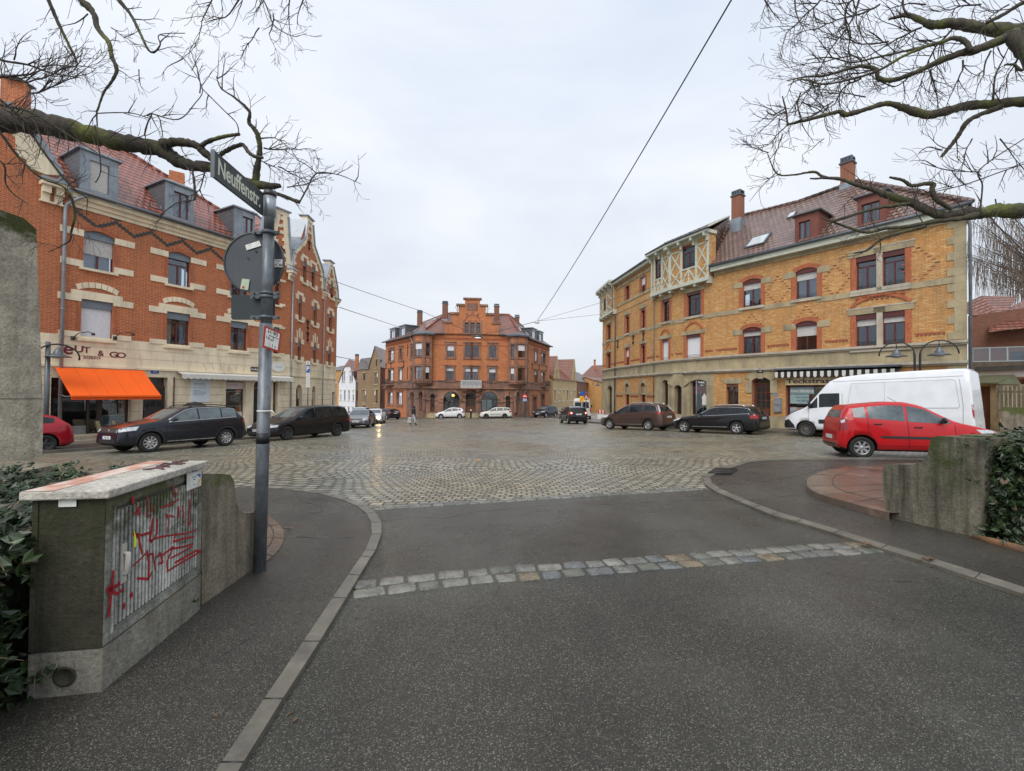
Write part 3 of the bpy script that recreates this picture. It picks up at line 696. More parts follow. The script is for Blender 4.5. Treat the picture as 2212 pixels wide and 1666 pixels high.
# spray paint: strokes traced on the ribbed side
Z = lambda x, y: (x*.358, 948.8+y*.358)
strokes = [([(675,795),(672,870),(660,960),(648,1070)],.010),([(640,910),(690,890),(735,855)],.013),([(645,905),(700,935),(740,900)],.009),([(655,890),(660,925)],.017),
 ([(783,932),(785,952)],.016),([(742,992),(738,1024)],.012),([(793,352),(800,382)],.012),([(825,410),(830,455)],.012),([(800,455),(812,440)],.007),
 ([(882,340),(884,385),(886,440)],.006),([(880,440),(886,470)],.010),([(925,400),(905,440)],.006),([(962,415),(1010,400),(1075,360)],.007),([(1042,285),(1045,350),(1040,330)],.006),([(1080,290),(1060,340)],.006),
 ([(1150,303),(1152,315)],.012),([(1142,365),(1138,420),(1128,520)],.010),([(1130,520),(1142,500)],.009),([(1000,450),(1012,500),(1000,580)],.006),([(1010,460),(1045,470)],.006),([(1070,410),(1072,470)],.010),([(1095,400),(1102,480)],.009),
 ([(915,480),(905,560),(895,610),(912,620)],.011),([(942,485),(940,560),(925,600)],.009),([(795,572),(850,580),(895,565)],.010),([(810,575),(830,600),(850,690)],.009),([(900,612),(960,590),(1060,575),(1120,570),(1180,545)],.007),
 ([(1055,575),(1040,620),(1100,600),(1165,590)],.008),([(795,765),(850,715),(870,690)],.007),([(880,675),(890,740),(888,850)],.010),([(890,700),(915,690),(930,790)],.008),([(820,840),(888,845),(912,800)],.008),
 ([(930,720),(960,690),(975,745),(950,750)],.009),([(975,700),(1040,650),(1000,740),(1005,790)],.009),([(1040,660),(1100,650),(1160,632)],.008),([(1020,720),(1080,690),(1150,650)],.007),([(1000,800),(1080,750),(1205,680)],.008),([(1050,745),(1130,700),(1180,672),(1205,678)],.009)]
mb = MB()
for pts, r_ in strokes:
    q = []
    for i in range(len(pts)-1):
        for t in (0,.5): q.append((pts[i][0]+(pts[i+1][0]-pts[i][0])*t, pts[i][1]+(pts[i+1][1]-pts[i][1])*t))
    q.append(pts[-1])
    uvs = [FS.uv(*Z(*p)) for p in q]
    for (a, za), (b_, zb_) in zip(uvs, uvs[1:]):
        d = Vector((b_-a, zb_-za)); L_ = d.length
        if L_ < 1e-4: continue
        d /= L_; n_ = Vector((-d.y,d.x))*r_*.85; e_ = d*r_*.3
        mb.prism(FS, [(a-e_.x+n_.x,za-e_.y+n_.y),(a-e_.x-n_.x,za-e_.y-n_.y),(b_+e_.x-n_.x,zb_+e_.y-n_.y),(b_+e_.x+n_.x,zb_+e_.y+n_.y)], .006, .0068)
mb.build('graffiti', pm('spray_red', (.38,.012,.02), .6, .2, 12, dirt=(.2,.04,.03), dirtamt=.3), dr)
mb = MB(); a, z_ = FS.uv(*Z(806,600)); mb.prism(FS, [(a-.006,z_-.05),(a+.008,z_-.05),(a+.012,z_-.01),(a-.008,z_+.05)], .007, .008); mb.build('neon_splash', pm('neon_yellow', (.75,1,.02), .5, .05, 3), dr)
# ---------------------------------------------------------------- building helpers
def WB(F, x0, x1, y0, y1, rise=0):
    yc = (y0+y1)/2; xc = (x0+x1)/2
    a, b_ = F.uv(x0, yc)[0], F.uv(x1, yc)[0]
    return (min(a,b_), max(a,b_), F.uv(xc,y1)[1], F.uv(xc,y0)[1], rise)
def win(par, F, o, fm=M_frame, depth=.16, mul=1, trans=.70, blind=0, blindm=None, curt=0, curtm=None, val=0, sill=None, sillw=.12, box=None, rail=0, gl=None, sub=True, name='window', bar=.055, boxm=None, lit=None, w=0.0, transom2=None):
    u0,u1,z0,z1 = o[:4]; rise = o[4] if len(o) > 4 else 0
    mb = MB(); d0, d1 = w-depth-.05, w-depth; uc = (u0+u1)/2; H = z1-z0
    top = z1-rise
    mb.fbox(F,u0,u0+bar,z0,top,d0,d1); mb.fbox(F,u1-bar,u1,z0,top,d0,d1); mb.fbox(F,u0+bar,u1-bar,z0,z0+bar,d0,d1)
    if rise:
        arc = arcpts(u0,u1,z1,rise); inn = [(uc+(p[0]-uc)*(1-bar*2/(u1-u0)), p[1]-bar) for p in arc]
        for k in range(len(arc)-1): mb.prism(F,[arc[k],arc[k+1],inn[k+1],inn[k]],d0,d1)
    else: mb.fbox(F,u0+bar,u1-bar,z1-bar,z1,d0,d1)
    zt = z0 + H*trans if trans else z1-bar
    if trans: mb.fbox(F,u0+bar,u1-bar,zt-.03,zt+.03,d0-.005,d1+.01)
    for k in range(mul):
        uu = u0+(u1-u0)*(k+1)/(mul+1); mb.fbox(F,uu-.035,uu+.035,z0+bar,(zt-.03) if trans else z1-bar-rise*.2,d0-.004,d1+.008)
    if box: mb.fbox(F,u0,u1,z1-box,z1,d1-.02,w-.02)
    mb.fbox(F,u0,u1,z0,z1,w-depth-.75,w-depth-.70,1)
    fr = mb.build(name, [fm, M_room], par)
    pn = MB(); arcp = arcpts(u0+.01,u1-.01,z1-.01,rise) if rise else [(u0+.01,z1-.01),(u1-.01,z1-.01)]
    pn.prism(F, [(u0+.01,z0+.01)]+arcp+[(u1-.01,z0+.01)], d0+.02, d0+.028); pn.build('pane', gl or M_glass, fr)
    if not sub: return fr
    if blind:
        bb = MB(); zt_ = (z1-(box or 0)); bb.fbox(F,u0+.02,u1-.02,zt_-(zt_-z0)*blind,zt_-.005,d1+.012,d1+.03); bb.build('roller_blind', blindm or M_blind, fr)
    if curt:
        cb = MB(); n = 14
        for (a, b_) in ([(u0+.06,u0+.06+(u1-u0-.12)*curt*.5),(u1-.06-(u1-u0-.12)*curt*.5,u1-.06)] if curt < .95 else [(u0+.05,u1-.05)]):
            vs = []; 
            for i in range(n+1):
                uu = a+(b_-a)*i/n; ww = d0-.09+.02*math.sin(i*2.1); vs += [F.P(uu,z0+.03,ww), F.P(uu,z1-.05-rise*.6,ww)]
            cb.mesh(vs, [(2*i,2*i+2,2*i+3,2*i+1) for i in range(n)], 0, True)
        cb.build('curtain', curtm or M_curt, fr)
    if val:      # pressed metal pelmet with a scalloped lower edge
        vb = MB(); n = 9; zt_ = z1-rise*.25; pts = [(u0+.01,zt_-.01)]
        bot = []
        for k in range(n):
            for t in (0,.25,.5,.75): bot.append((u0+.01+(u1-u0-.02)*(k+t)/n, zt_-val-.035*math.sin(math.pi*t)))
        bot.append((u1-.01, zt_-val)); arc = arcpts(u0+.01,u1-.01,z1-.01,rise) if rise else [(u0+.01,z1-.01),(u1-.01,z1-.01)]
        vb.prism(F, arc + bot[::-1], w-.075, w-.055); vb.fbox(F,u0+.01,u1-.01,zt_-.05,zt_-.02,w-.055,w-.02)
        vb.build('pelmet', M_lace, fr)
    if sill:
        sb = MB(); e = .13; sb.fbox(F,u0-e,u1+e,z0-.11,z0-.004,w-depth,w+sillw); sb.build('sill', sill, fr)
    if rail:
        rb = MB()
        for k in range(2): rb.tube([F.P(u0+.02,z0+.12+.09*k,w-.04), F.P(u1-.02,z0+.12+.09*k,w-.04)], .009, 5)
        rb.build('guard_rail', M_iron, fr)
    return fr
def gutter(par, pts, r=.075, m=None):
    mb = MB(); mb.tube(pts, r, 8); return mb.build('gutter', m or M_zincd, par)
def downpipe(par, pts, r=.05, m=None):
    mb = MB(); mb.tube(pts, r, 10); 
    a, b_ = Vector(pts[-2]), Vector(pts[-1])
    for t in (.15,.4,.65,.9):
        p = a.lerp(b_, t); mb.lathe(p-V(0,0,.02), [(r,0),(r*1.25,.005),(r*1.25,.035),(r,.04)], 10)
    return mb.build('downpipe', m or M_pipe, par)
def chimney(par, c, z0, z1, sx, sy, m=None, ang=0, cap=True, flash=True, fl2=.5):
    F = Fac((c[0]-math.cos(ang)*sx/2, c[1]-math.sin(ang)*sx/2), (c[0]+math.cos(ang)*sx/2, c[1]+math.sin(ang)*sx/2))
    mb = MB(); mb.fbox(F,0,sx,z0,z1,-sy/2,sy/2)
    o = mb.build('chimney', m or M_brick_org, par)
    if cap:
        mb = MB(); mb.fbox(F,-.06,sx+.06,z1+.002,z1+.09,-sy/2-.06,sy/2+.06)
        for a in (0,.33,.67,1):
            for b_ in (-1,1): mb.fbox(F,a*(sx-.12),a*(sx-.12)+.12,z1+.092,z1+.32,b_*(sy/2-.06)-.06,b_*(sy/2-.06)+.06)
        mb.fbox(F,.0,sx,z1+.322,z1+.40,-sy/2,sy/2); mb.build('chimney_cap', M_zincd, o)
    if flash:
        mb = MB(); mb.fbox(F,-.04,sx+.04,z0,z0+fl2,-sy/2-.04,sy/2+.04); mb.build('flashing', M_zinc, o)
    return o
def dormer(par, F, u0, u1, z0, z1, w0, back, winbox, mfront, mcheek, mroof, wkw={}, hip=.0, over=.12, roofz=None, th=.07):
    """box dormer: front frame, two cheeks, roof; winbox (u0,u1,z0,z1) in the front"""
    mb = MB()
    wall(mb, F, [(u0,z0),(u1,z0),(u1,z1),(u0,z1)], [winbox], 0, 0, .12, w0)
    mb.poly([F.P(u0,z0,w0),F.P(u0,z1,w0),F.P(u0,z1,w0-back),F.P(u0,z0,w0-back)],1); mb.poly([F.P(u1,z0,w0),F.P(u1,z1,w0),F.P(u1,z1,w0-back),F.P(u1,z0,w0-back)],1)
    for a, b_ in ((u0,winbox[0]),(winbox[1],u1)):
        for k in (.12,.5,.88): mb.fbox(F, a+(b_-a)*k-.012, a+(b_-a)*k+.012, z0, z1-.1, w0, w0+.02, 0)
    d = mb.build('dormer', [mfront, mcheek], par)
    mb = MB(); e = over; um = (u0+u1)/2; rz = roofz or hip
    A = [F.P(u0-e,z1,w0+e),F.P(u1+e,z1,w0+e),F.P(u1+e,z1,w0-back-.4),F.P(u0-e,z1,w0-back-.4)]
    if hip:
        top = [F.P(u0+hip,z1+rz,w0-hip*.9),F.P(u1-hip,z1+rz,w0-hip*.9),F.P(u1-hip,z1+rz,w0-back-.4),F.P(u0+hip,z1+rz,w0-back-.4)]
    else: top = [p+V(0,0,th) for p in A]
    B = [p+V(0,0,th) for p in A] if hip else None
    if hip: mb.hexa(A+B); mb.hexa([p+V(0,0,.001) for p in B]+top)
    else: mb.hexa(A+top)
    mb.build('dormer_roof', mroof, d)
    k = dict(depth=.1, trans=0, bar=.05, w=w0); k.update(wkw); win(d, F, winbox, **k)
    return d
def roofpoly(par, polys, m, name='roof', under=None):
    mb = MB()
    for p in polys:
        p = [Vector(q) for q in p]; n = (p[1]-p[0]).cross(p[2]-p[0])
        if n.z < 0: p = p[::-1]
        mb.poly(p, 0)
    return mb.build(name, m, par)
def ridge(par, pts, m, r=.11, name='ridge_tiles'):
    mb = MB()
    for a, b_ in zip(pts, pts[1:]):
        a, b_ = Vector(a), Vector(b_); n = max(1, int((b_-a).length/.38))
        for i in range(n): mb.tube([a.lerp(b_,i/n), a.lerp(b_,(i+1.05)/n)], [r*.92, r*1.08], 8)
    return mb.build(name, m, par)
def anchor(par, F, u, z, h=1.0):
    """wrought iron wall anchor in lily form"""
    mb = MB(); w = .03
    mb.tube([F.P(u,z-h*.5,w),F.P(u,z+h*.5,w)], [.012,.02], 5)
    for s_ in (-1,1):
        for (a, b_, k) in ((.12,.22,1),(-.16,-.30,.7)):
            mb.tube([F.P(u,z+a*h*.4,w),F.P(u+s_*.16*k*h,z+b_*h*1.0,w),F.P(u+s_*.22*k*h,z+(b_+.10)*h,w),F.P(u+s_*.15*k*h,z+(b_+.14)*h,w)], [.02,.03,.028,.015], 5)
    mb.prism(F, [(u-.05*h,z+.28*h),(u,z+.20*h),(u+.05*h,z+.28*h),(u,z+.48*h)], .02, .045)
    mb.fbox(F,u-.14*h,u+.14*h,z-.02,z+.02,.02,.05)
    return mb.build('wall_anchor', M_iron, par)

# ================================================================ LEFT CORNER HOUSE (red brick, cream trim)
F1 = Fac((-19.1,18.4), (-14.25,27.85)); F2 = Fac((-14.25,27.85), (-14.7,36.3)); UL = 0-6.5
def gzF(F, u): p = F.P(u,0); return gz(p.x,p.y)
lh = thing('brick_corner_house', 'long red brick corner house with cream trim and stepped curved gables on the left', 'house', (-19.1,18.4,gz(-19.1,18.4)))
zB = F1.uv(130, 722)[1]; zEave = 8.35; zLed = F1.uv(112, 786)[1]
L1 = F1.L; L2 = F2.L
# ---- openings of the main front
up = [WB(F1,180,247,499,584,.14), WB(F1,362.5,411.5,549,618,.14), WB(F1,497,536,588,646,.12), WB(F1,592.5,604.5,611,667)]
lo = [WB(F1,174.5,243,648,734), WB(F1,359.5,409.5,676,748.5), WB(F1,497.3,534.6,697,760.5), WB(F1,590.5,602.5,713,771)]
def same(lst, z0=None, z1=None): return [(o[0],o[1],z0 if z0 is not None else o[2], z1 if z1 is not None else o[3], o[4]) for o in lst]
zu0 = sum(o[2] for o in up[:2])/2; zu1 = sum(o[3] for o in up[:2])/2; zl0 = sum(o[2] for o in lo[:3])/3; zl1 = sum(o[3] for o in lo[:3])/3
up = same(up, zu0, zu1); lo = same(lo, zl0, zl1)
uG0, uG1 = F1.u(574, 560), L1
shop = WB(F1,112,285,815,932); shop = (F1.u(110,850), F1.u(284,850), F1.uv(200,938)[1], F1.uv(200,818)[1], 0)
door = (F1.u(309,850), F1.u(362,850), F1.uv(335,925)[1], F1.uv(335,815)[1], 0)
shop2 = (F1.u(488,850), F1.u(531,850), F1.uv(510,911)[1], F1.uv(510,824)[1], 0)
door2 = (F1.u(548,850), F1.u(571,850), F1.uv(560,925)[1], F1.uv(560,823)[1], .35)
shop3 = (F1.u(590,850), F1.u(600,850), F1.uv(596,893)[1], F1.uv(596,826)[1], 0)
mb = MB()
wall(mb, F1, [(UL,zB),(L1,zB),(L1,zEave),(UL,zEave)], up+lo, 0, 1, .2)
zbase = -4.2
wall(mb, F1, [(UL,zbase),(L1,zbase),(L1,zB),(UL,zB)], [shop,door,shop2,door2,shop3], 2, 2, .35)
# left gable, flush with the front, and the gable over the right end
gl_pk = F1.uv(-60, 150)
rk = [F1.uv(126,380),F1.uv(93,324),F1.uv(60,280),F1.uv(5,222)]
wall(mb, F1, [(UL,zEave),(-.05,zEave),rk[1],rk[2],rk[3],(UL,rk[3][1]+.5)], [], 0)
uP = F1.u(603,500); zP = 11.0
wall(mb, F1, [(uG0,zEave),(uG1,zEave),(uP+.55,zP),(uP-.25,zP)], [], 0)
# second front
r2 = [WB(F2,643.8,651.7,642,690), WB(F2,676.8,683.8,660,703), WB(F2,710,717,681,722)]
r3 = [WB(F2,641.8,649.5,737,779), WB(F2,675.7,683,747,787), WB(F2,708,714.5,757,791)]
rg = [WB(F2,654,662,562,611), WB(F2,672,680.3,580,625)]; rg3 = [WB(F2,712.5,719,614,646)]
z2a, z2b = sum(o[2] for o in r2)/3, sum(o[3] for o in r2)/3; z3a, z3b = sum(o[2] for o in r3)/3, sum(o[3] for o in r3)/3
r2 = same(r2,z2a,z2b); r3 = same(r3,z3a,z3b); g_a = sum(o[2] for o in rg)/2; g_b = sum(o[3] for o in rg)/2; rg = same(rg,g_a,g_b)
e2 = [(F2.u(639.5,850),F2.u(652.5,850),F2.uv(646,878)[1],F2.uv(646,831)[1],.4),(F2.u(673.6,850),F2.u(682,850),F2.uv(678,878)[1],F2.uv(678,834)[1],.4),(F2.u(718,850),F2.u(723.5,850),F2.uv(720,879)[1],F2.uv(720,847)[1],0)]
zB2 = F2.uv(650,779)[1]; zE2 = 7.5
uA, uB_ = F2.u(627,600), F2.u(698,640); uC = L2
wall(mb, F2, [(0,zB2),(L2,zB2),(L2,zE2),(0,zE2)], r2+r3, 0, 1, .2)
wall(mb, F2, [(0,zbase),(L2,zbase),(L2,zB2),(0,zB2)], e2, 2, 2, .3)
pk2 = F2.uv(659,466); um2 = (uA+uB_)/2
wall(mb, F2, [(uA,zE2),(uB_,zE2),(um2+.45,pk2[1]-.2),(um2-.45,pk2[1]-.2)], rg, 0, 1, .2)
um3 = (uB_+uC)/2; 
wall(mb, F2, [(uB_,zE2),(uC,zE2),(um3+.3,10.0),(um3-.3,10.0)], rg3, 0, 1, .2)
# unseen sides and back, closing the block
bk = F2.P(L2,0,-9); b0 = F1.P(UL,0,-9)
for a, b_, zt_ in (((F2.P(L2,0)),bk,zE2),(bk,b0,zE2),(b0,F1.P(UL,0),zEave)):
    mb.poly([V(a.x,a.y,zbase),V(b_.x,b_.y,zbase),V(b_.x,b_.y,zt_),V(a.x,a.y,zt_)],0)
mb.build('brick_wall', [M_brick_red, M_brick_trim, M_cream], lh)
# ---- cream trim: bands, joints, ledge, eaves cornice
mb = MB()
mb.fbox(F1,UL,L1,zLed-.10,zLed,0,.10); mb.fbox(F2,0,L2,zLed-.10,zLed,0,.08)
mb.fbox(F1,.15,uG0,zEave-.55,zEave-.38,0,.06); mb.fbox(F1,.15,uG0,zEave-.38,zEave-.2,0,.16); mb.fbox(F1,.15,uG0,zEave-.2,zEave+.02,0,.32)
mb.build('cream_cornice', M_cream, lh)
mb = MB()
for F, Lx, x0 in ((F1,L1,UL),(F2,L2,0)):
    z_ = zLed + .42
    while z_ < zB-.1: mb.fbox(F,x0,Lx,z_-.008,z_+.008,0,.004); z_ += .42
zz = zLed-.5
while zz > -3.2:       # rusticated blocks between the shop openings
    for a, b_ in ((UL,shop[0]),(shop[1]+.05,door[0]-.12),(door[1]+.18,shop2[0]-.1),(shop3[1]+.1,L1-.02)): mb.fbox(F1,a,b_,zz-.014,zz+.014,0,.004)
    for a, b_ in ((.05,e2[0][0]-.1),(e2[0][1]+.1,e2[1][0]-.1),(e2[1][1]+.1,e2[2][0]-.2)): mb.fbox(F2,a,b_,zz-.014,zz+.014,0,.004)
    zz -= .40
for k in range(6):
    a = F1.u(445+16*k+ (k-2.5)*-1, 800); mb.prism(F1, [(a+.05*(k-2.5)*.3,zLed+.04),(a+.02+.05*(k-2.5)*.3,zLed+.04),(a+.02+.09*(k-2.5),zLed+.4),(a+.09*(k-2.5),zLed+.4)],0,.005)
mb.build('wall_joints', M_creamd, lh)
def ltrim(F, o, fr, upper, sc=1.0):
    """cream blocks beside a window, fan of voussoirs over the lower ones"""
    u0,u1,z0,z1 = o[:4]; mb = MB(); s_ = sc
    if upper:
        for a, b_ in ((u0-.75*s_,u0-.0),(u1,u1+.75*s_)): mb.fbox(F,a,b_,z1-.36*s_,z1-.08*s_,0,.04)
        for a, b_ in ((u0-.72*s_,u0),(u1,u1+.72*s_)): mb.fbox(F,a,b_,z0-.0,z0+.28*s_,0,.04)
    else:
        mb.fbox(F,u0-.75*s_,u0,z1-.12*s_,z1+.16*s_,0,.04); mb.fbox(F,u1,u1+.75*s_,z1-.12*s_,z1+.16*s_,0,.04)
        mb.fbox(F,u0-.35*s_,u1+.35*s_,z1+.162*s_,z1+.36*s_,0,.04); mb.fbox(F,u0-.001,u1+.001,z1+.004,z1+.16*s_,0,.04)
        for a, b_ in ((u0-.7*s_,u0),(u1,u1+.7*s_)): mb.fbox(F,a,b_,zB-.05,z0+.28*s_,0,.04)
        arc = arcpts(u0-.22*s_,u1+.22*s_,z1+.80*s_,.22*s_,7); arc2 = arcpts(u0-.14*s_,u1+.14*s_,z1+.56*s_,.20*s_,7)
        for k in range(7):
            g = .012; A, B, C, D_ = arc[k], arc[k+1], arc2[k+1], arc2[k]
            if sc >= 1: mb.prism(F, [(A[0]+g,A[1]),(B[0]-g,B[1]),(C[0]-g,C[1]),(D_[0]+g,D_[1])], 0, .05)
    for a, b_ in ((u0-.13*s_,u0-.0*s_),(u1+.0*s_,u1+.13*s_)): mb.fbox(F,a,b_,z0+.282*s_,z1-.362*s_ if upper else z1-.122*s_,0,.03,1)
    if upper:
        arc = arcpts(u0-.12*s_,u1+.12*s_,z1+.20*s_,.18*s_); arc2 = arcpts(u0,u1,z1+.01,max(.02,o[4]))
        for k in range(10): mb.prism(F,[arc[k],arc[k+1],arc2[k+1],arc2[k]],0,.035,1)
    mb.build('window_surround', [M_cream,M_brick_arch], fr)
bl = {0:.62,1:0,2:0,3:0}; cu = {0:.9,1:.2,2:.5,3:0}
for i, o in enumerate(up):
    fr = win(lh, F1, o, mul=1, trans=.62 if i else .66, blind=bl[i], curt=cu[i], val=.30, sill=M_cream); ltrim(F1, o, fr, True, 1 if i < 3 else .5)
for i, o in enumerate(lo):
    fr = win(lh, F1, o, mul=1, trans=.70, blind=(.99,0,0,0)[i], blindm=(M_blindw if i == 0 else None), curt=(0,.62,.7,0)[i], val=.33, sill=M_cream); ltrim(F1, o, fr, False, 1 if i < 3 else .5)
def ltrim2(F, o, fr, row):
    u0,u1,z0,z1 = o[:4]; mb = MB()
    for s_ in (-1,1):
        a = u0 if s_ < 0 else u1; mb.fbox(F,a,a+s_*.42,z1-.12,z1+.22,0,.05); mb.fbox(F,a,a+s_*.45,z0,z0+.32,0,.05)
    if row == 3:
        for k in (-1,0,1): c = (u0+u1)/2+k*.33; mb.prism(F,[(c-.07,z1+.24),(c+.07,z1+.24),(c+.08+k*.05,z1+.72+(.18 if k==0 else 0)),(c-.08+k*.05,z1+.72+(.18 if k==0 else 0))],0,.05)
    else: mb.fbox(F,u0-.2,u1+.2,z1+.222,z1+.42,0,.05)
    for s_ in (-1,1): a = u0 if s_ < 0 else u1; mb.fbox(F,a,a+s_*.12,z0+.322,z1-.122,0,.03,1)
    mb.build('window_surround', [M_cream,M_brick_trim], fr)
for row, lst in ((2,r2),(3,r3),(4,rg),(4,rg3)):
    for o in lst: fr = win(lh, F2, o, mul=1, trans=.68, val=.3, sill=M_cream); ltrim2(F2, o, fr, row)
# zigzag frieze of black glazed bricks under the eaves
mb = MB(); u = .3; i = 0; zf = zEave-.72
while u < uG0-.1:
    ph = i % 10; k = ph if ph <= 5 else 10-ph
    for dz in (0,.078): mb.fbox(F1,u,u+.15,zf-k*.085-dz,zf-k*.085-dz+.072,0,.012)
    if ph in (9,0,1): mb.fbox(F1,u,u+.11,zf+.10,zf+.17,0,.012)
    u += .135; i += 1
mb.build('zigzag_frieze', pm('black_glazed_brick',(.03,.035,.03),.35,.3,8), lh)
# ---- roofs
e = .42; rA = (3.9,-4.7,13.15)
def FP(F, u, z, w_): return F.P(u,z,w_)
RU = F1.P(rA[0],rA[2],rA[1]); hipE = F1.P(uG0+.9, 9.4, -.9)
roofpoly(lh, [[F1.P(.05,zEave,e),F1.P(uG0+.3,zEave,e),hipE,RU,F1.P(.05,13.15,-4.7)],
              [RU,hipE,F1.P(uG0+2.2,9.6,-5.5),F1.P(6,12.2,-7.5)],
              [F1.P(.05,13.15,-4.7),RU,F1.P(3.9,8.4,-9.2),F1.P(.05,8.4,-9.2)]], M_tile_red)
ridge(lh, [F1.P(.05,13.17,-4.7), RU, hipE], M_tile_red)
gutter(lh, [F1.P(.12,zEave+.06,e+.05), F1.P(uG0+.1,zEave+.06,e+.05)], .085)
# snow guards
mb = MB(); t_ = .9
for a, b_ in ((.5,1.0),(3.1,5.0),(6.2,7.0)):
    for k in (0,.12): mb.tube([F1.P(a,zEave+.62+k,-.12),F1.P(b_,zEave+.62+k,-.12)],.012,4)
    n = int((b_-a)/.35)
    for i in range(n+1): uu = a+(b_-a)*i/max(1,n); mb.tube([F1.P(uu,zEave+.5,-.02),F1.P(uu,zEave+.78,-.12)],.012,4)
mb.build('snow_guard', M_zinc, lh)
def gableroof(F, u0, u1, um, ze, zp, back, m, par=lh, over=.12):
    return roofpoly(par, [[F.P(u0-.0,ze,over*0),F.P(um,zp,0),F.P(um,zp,-back),F.P(u0,ze,-back)],[F.P(u1,ze,0),F.P(um,zp,0),F.P(um,zp,-back),F.P(u1,ze,-back)]], m)
gableroof(F1, uG0, L1, uP+.15, zEave, zP-.15, 6, M_tile_red)
gableroof(F2, uA, uB_, um2, zE2, pk2[1]-.4, 6, M_tile_red); gableroof(F2, uB_, uC, um3, zE2, 9.8, 5, M_tile_red)
Ra, Rb = F2.P(3.2,12.6,-4.2), F2.P(L2-2.2,12.6,-4.2)
roofpoly(lh, [[F2.P(-1.0,zE2+1.4,-.2),F2.P(L2,zE2,0.1),Rb,Ra],[F2.P(L2,zE2,.1),Rb,F2.P(L2,zE2,-9)],[Ra,Rb,F2.P(L2,zE2,-9.5),F2.P(-3,9.0,-7.5)],[F2.P(-1.0,zE2+1.4,-.2),Ra,F2.P(-3,9.0,-7.5)]], M_tile_red)
ridge(lh, [Ra+V(0,0,.05),Rb+V(0,0,.05)], M_zinc, .1)
# ---- gable copings: cream raking border, zinc capping
def rake(F, pts, wd, m, w0, w1, name='gable_coping'):
    mb = MB()
    for (a, b_) in zip(pts, pts[1:]):
        d = Vector((b_[0]-a[0],b_[1]-a[1])).normalized(); n_ = Vector((-d.y,d.x))*wd
        mb.prism(F,[a,b_,(b_[0]+n_.x,b_[1]+n_.y),(a[0]+n_.x,a[1]+n_.y)],w0,w1)
    return mb.build(name, m, lh)
def copegable(F, left, right, capw, side=1):
    """left, right: outline points bottom to top; cream band inside, zinc cap on top running back"""
    for k, line in enumerate((left, right)):
        sgn = -1 if k == 0 else 1
        if (F.u(1,0)-F.u(0,0)) < 0: pass
        mb = MB(); zb_ = MB()
        for a, b_ in zip(line, line[1:]):
            d = Vector((b_[0]-a[0],b_[1]-a[1])).normalized(); n_ = Vector((d.y,-d.x)) if k == 0 else Vector((-d.y,d.x))
            i_ = n_*.30; o_ = -n_*.12
            mb.prism(F,[a,b_,(b_[0]+i_.x,b_[1]+i_.y),(a[0]+i_.x,a[1]+i_.y)],-.3,.07)
            zb_.prism(F,[(a[0]+o_.x,a[1]+o_.y),(b_[0]+o_.x,b_[1]+o_.y),(b_[0]+o_.x*.02,b_[1]+o_.y*.02),(a[0]+o_.x*.02,a[1]+o_.y*.02)],-1.15,.14)
        # toothed inner edge
        L_ = 0
        for a, b_ in zip(line, line[1:]):
            n = max(1,int((Vector(b_)-Vector(a)).length/.42))
            for i in range(n):
                p = Vector(a).lerp(Vector(b_),(i+.5)/n); s2 = (1 if k == 0 else -1)
                mb.fbox(F,p.x+s2*.1,p.x+s2*(.42+.12*(i%2)),p.y-.10,p.y+.10,0,.06)
        mb.build('gable_border', M_cream, lh); zb_.build('gable_capping', M_zinc, lh)
c1 = [(uA+.02,zE2+.1),(uA+.30,zE2+1.5),(um2-.75,pk2[1]-1.6),(um2-.42,pk2[1]-.2)]; c2 = [(uB_-.02,zE2+.1),(uB_-.30,zE2+1.5),(um2+.75,pk2[1]-1.6),(um2+.42,pk2[1]-.2)]
copegable(F2, c1, c2, .3)
copegable(F2, [(uB_+.1,zE2+.1),(uB_+.25,zE2+1.0),(um3-.3,10.0)], [(uC-.02,zE2+.1),(uC-.2,zE2+1.0),(um3+.3,10.0)], .3)
copegable(F1, [(uG0,zEave+.1),(uG0+.3,zEave+1.2),(uP-.25,zP)], [(uG1-.02,zEave-.6),(uG1-.25,zEave+.9),(uP+.5,zP)], .3)
mb = MB()
for F, um, zz_, hw in ((F2,um2,pk2[1]-.2,.5),(F2,um3,10.0,.4),(F1,uP+.13,zP,.5)):
    mb.fbox(F,um-hw,um+hw,zz_,zz_+.28,-.35,.05,0); mb.fbox(F,um-hw-.1,um+hw+.1,zz_+.28,zz_+.36,-.5,.16,1)
mb.build('gable_peak', [M_cream, M_zinc], lh)
# left gable: cream corner pieces and capping running up out of the picture
mb = MB(); mb.prism(F1,[rk[0],rk[1],rk[2],F1.uv(42,258),F1.uv(12,272),F1.uv(33,301),F1.uv(34,336),F1.uv(56,346),F1.uv(56,362),F1.uv(98,378)],0,.1)
mb.build('gable_border', M_cream, lh)
mb = MB(); mb.prism(F1,[(p[0]-.0,p[1]) for p in rk]+[(p[0]+.14,p[1]+.10) for p in rk[::-1]],-.6,.16); mb.build('gable_capping', M_zinc, lh)
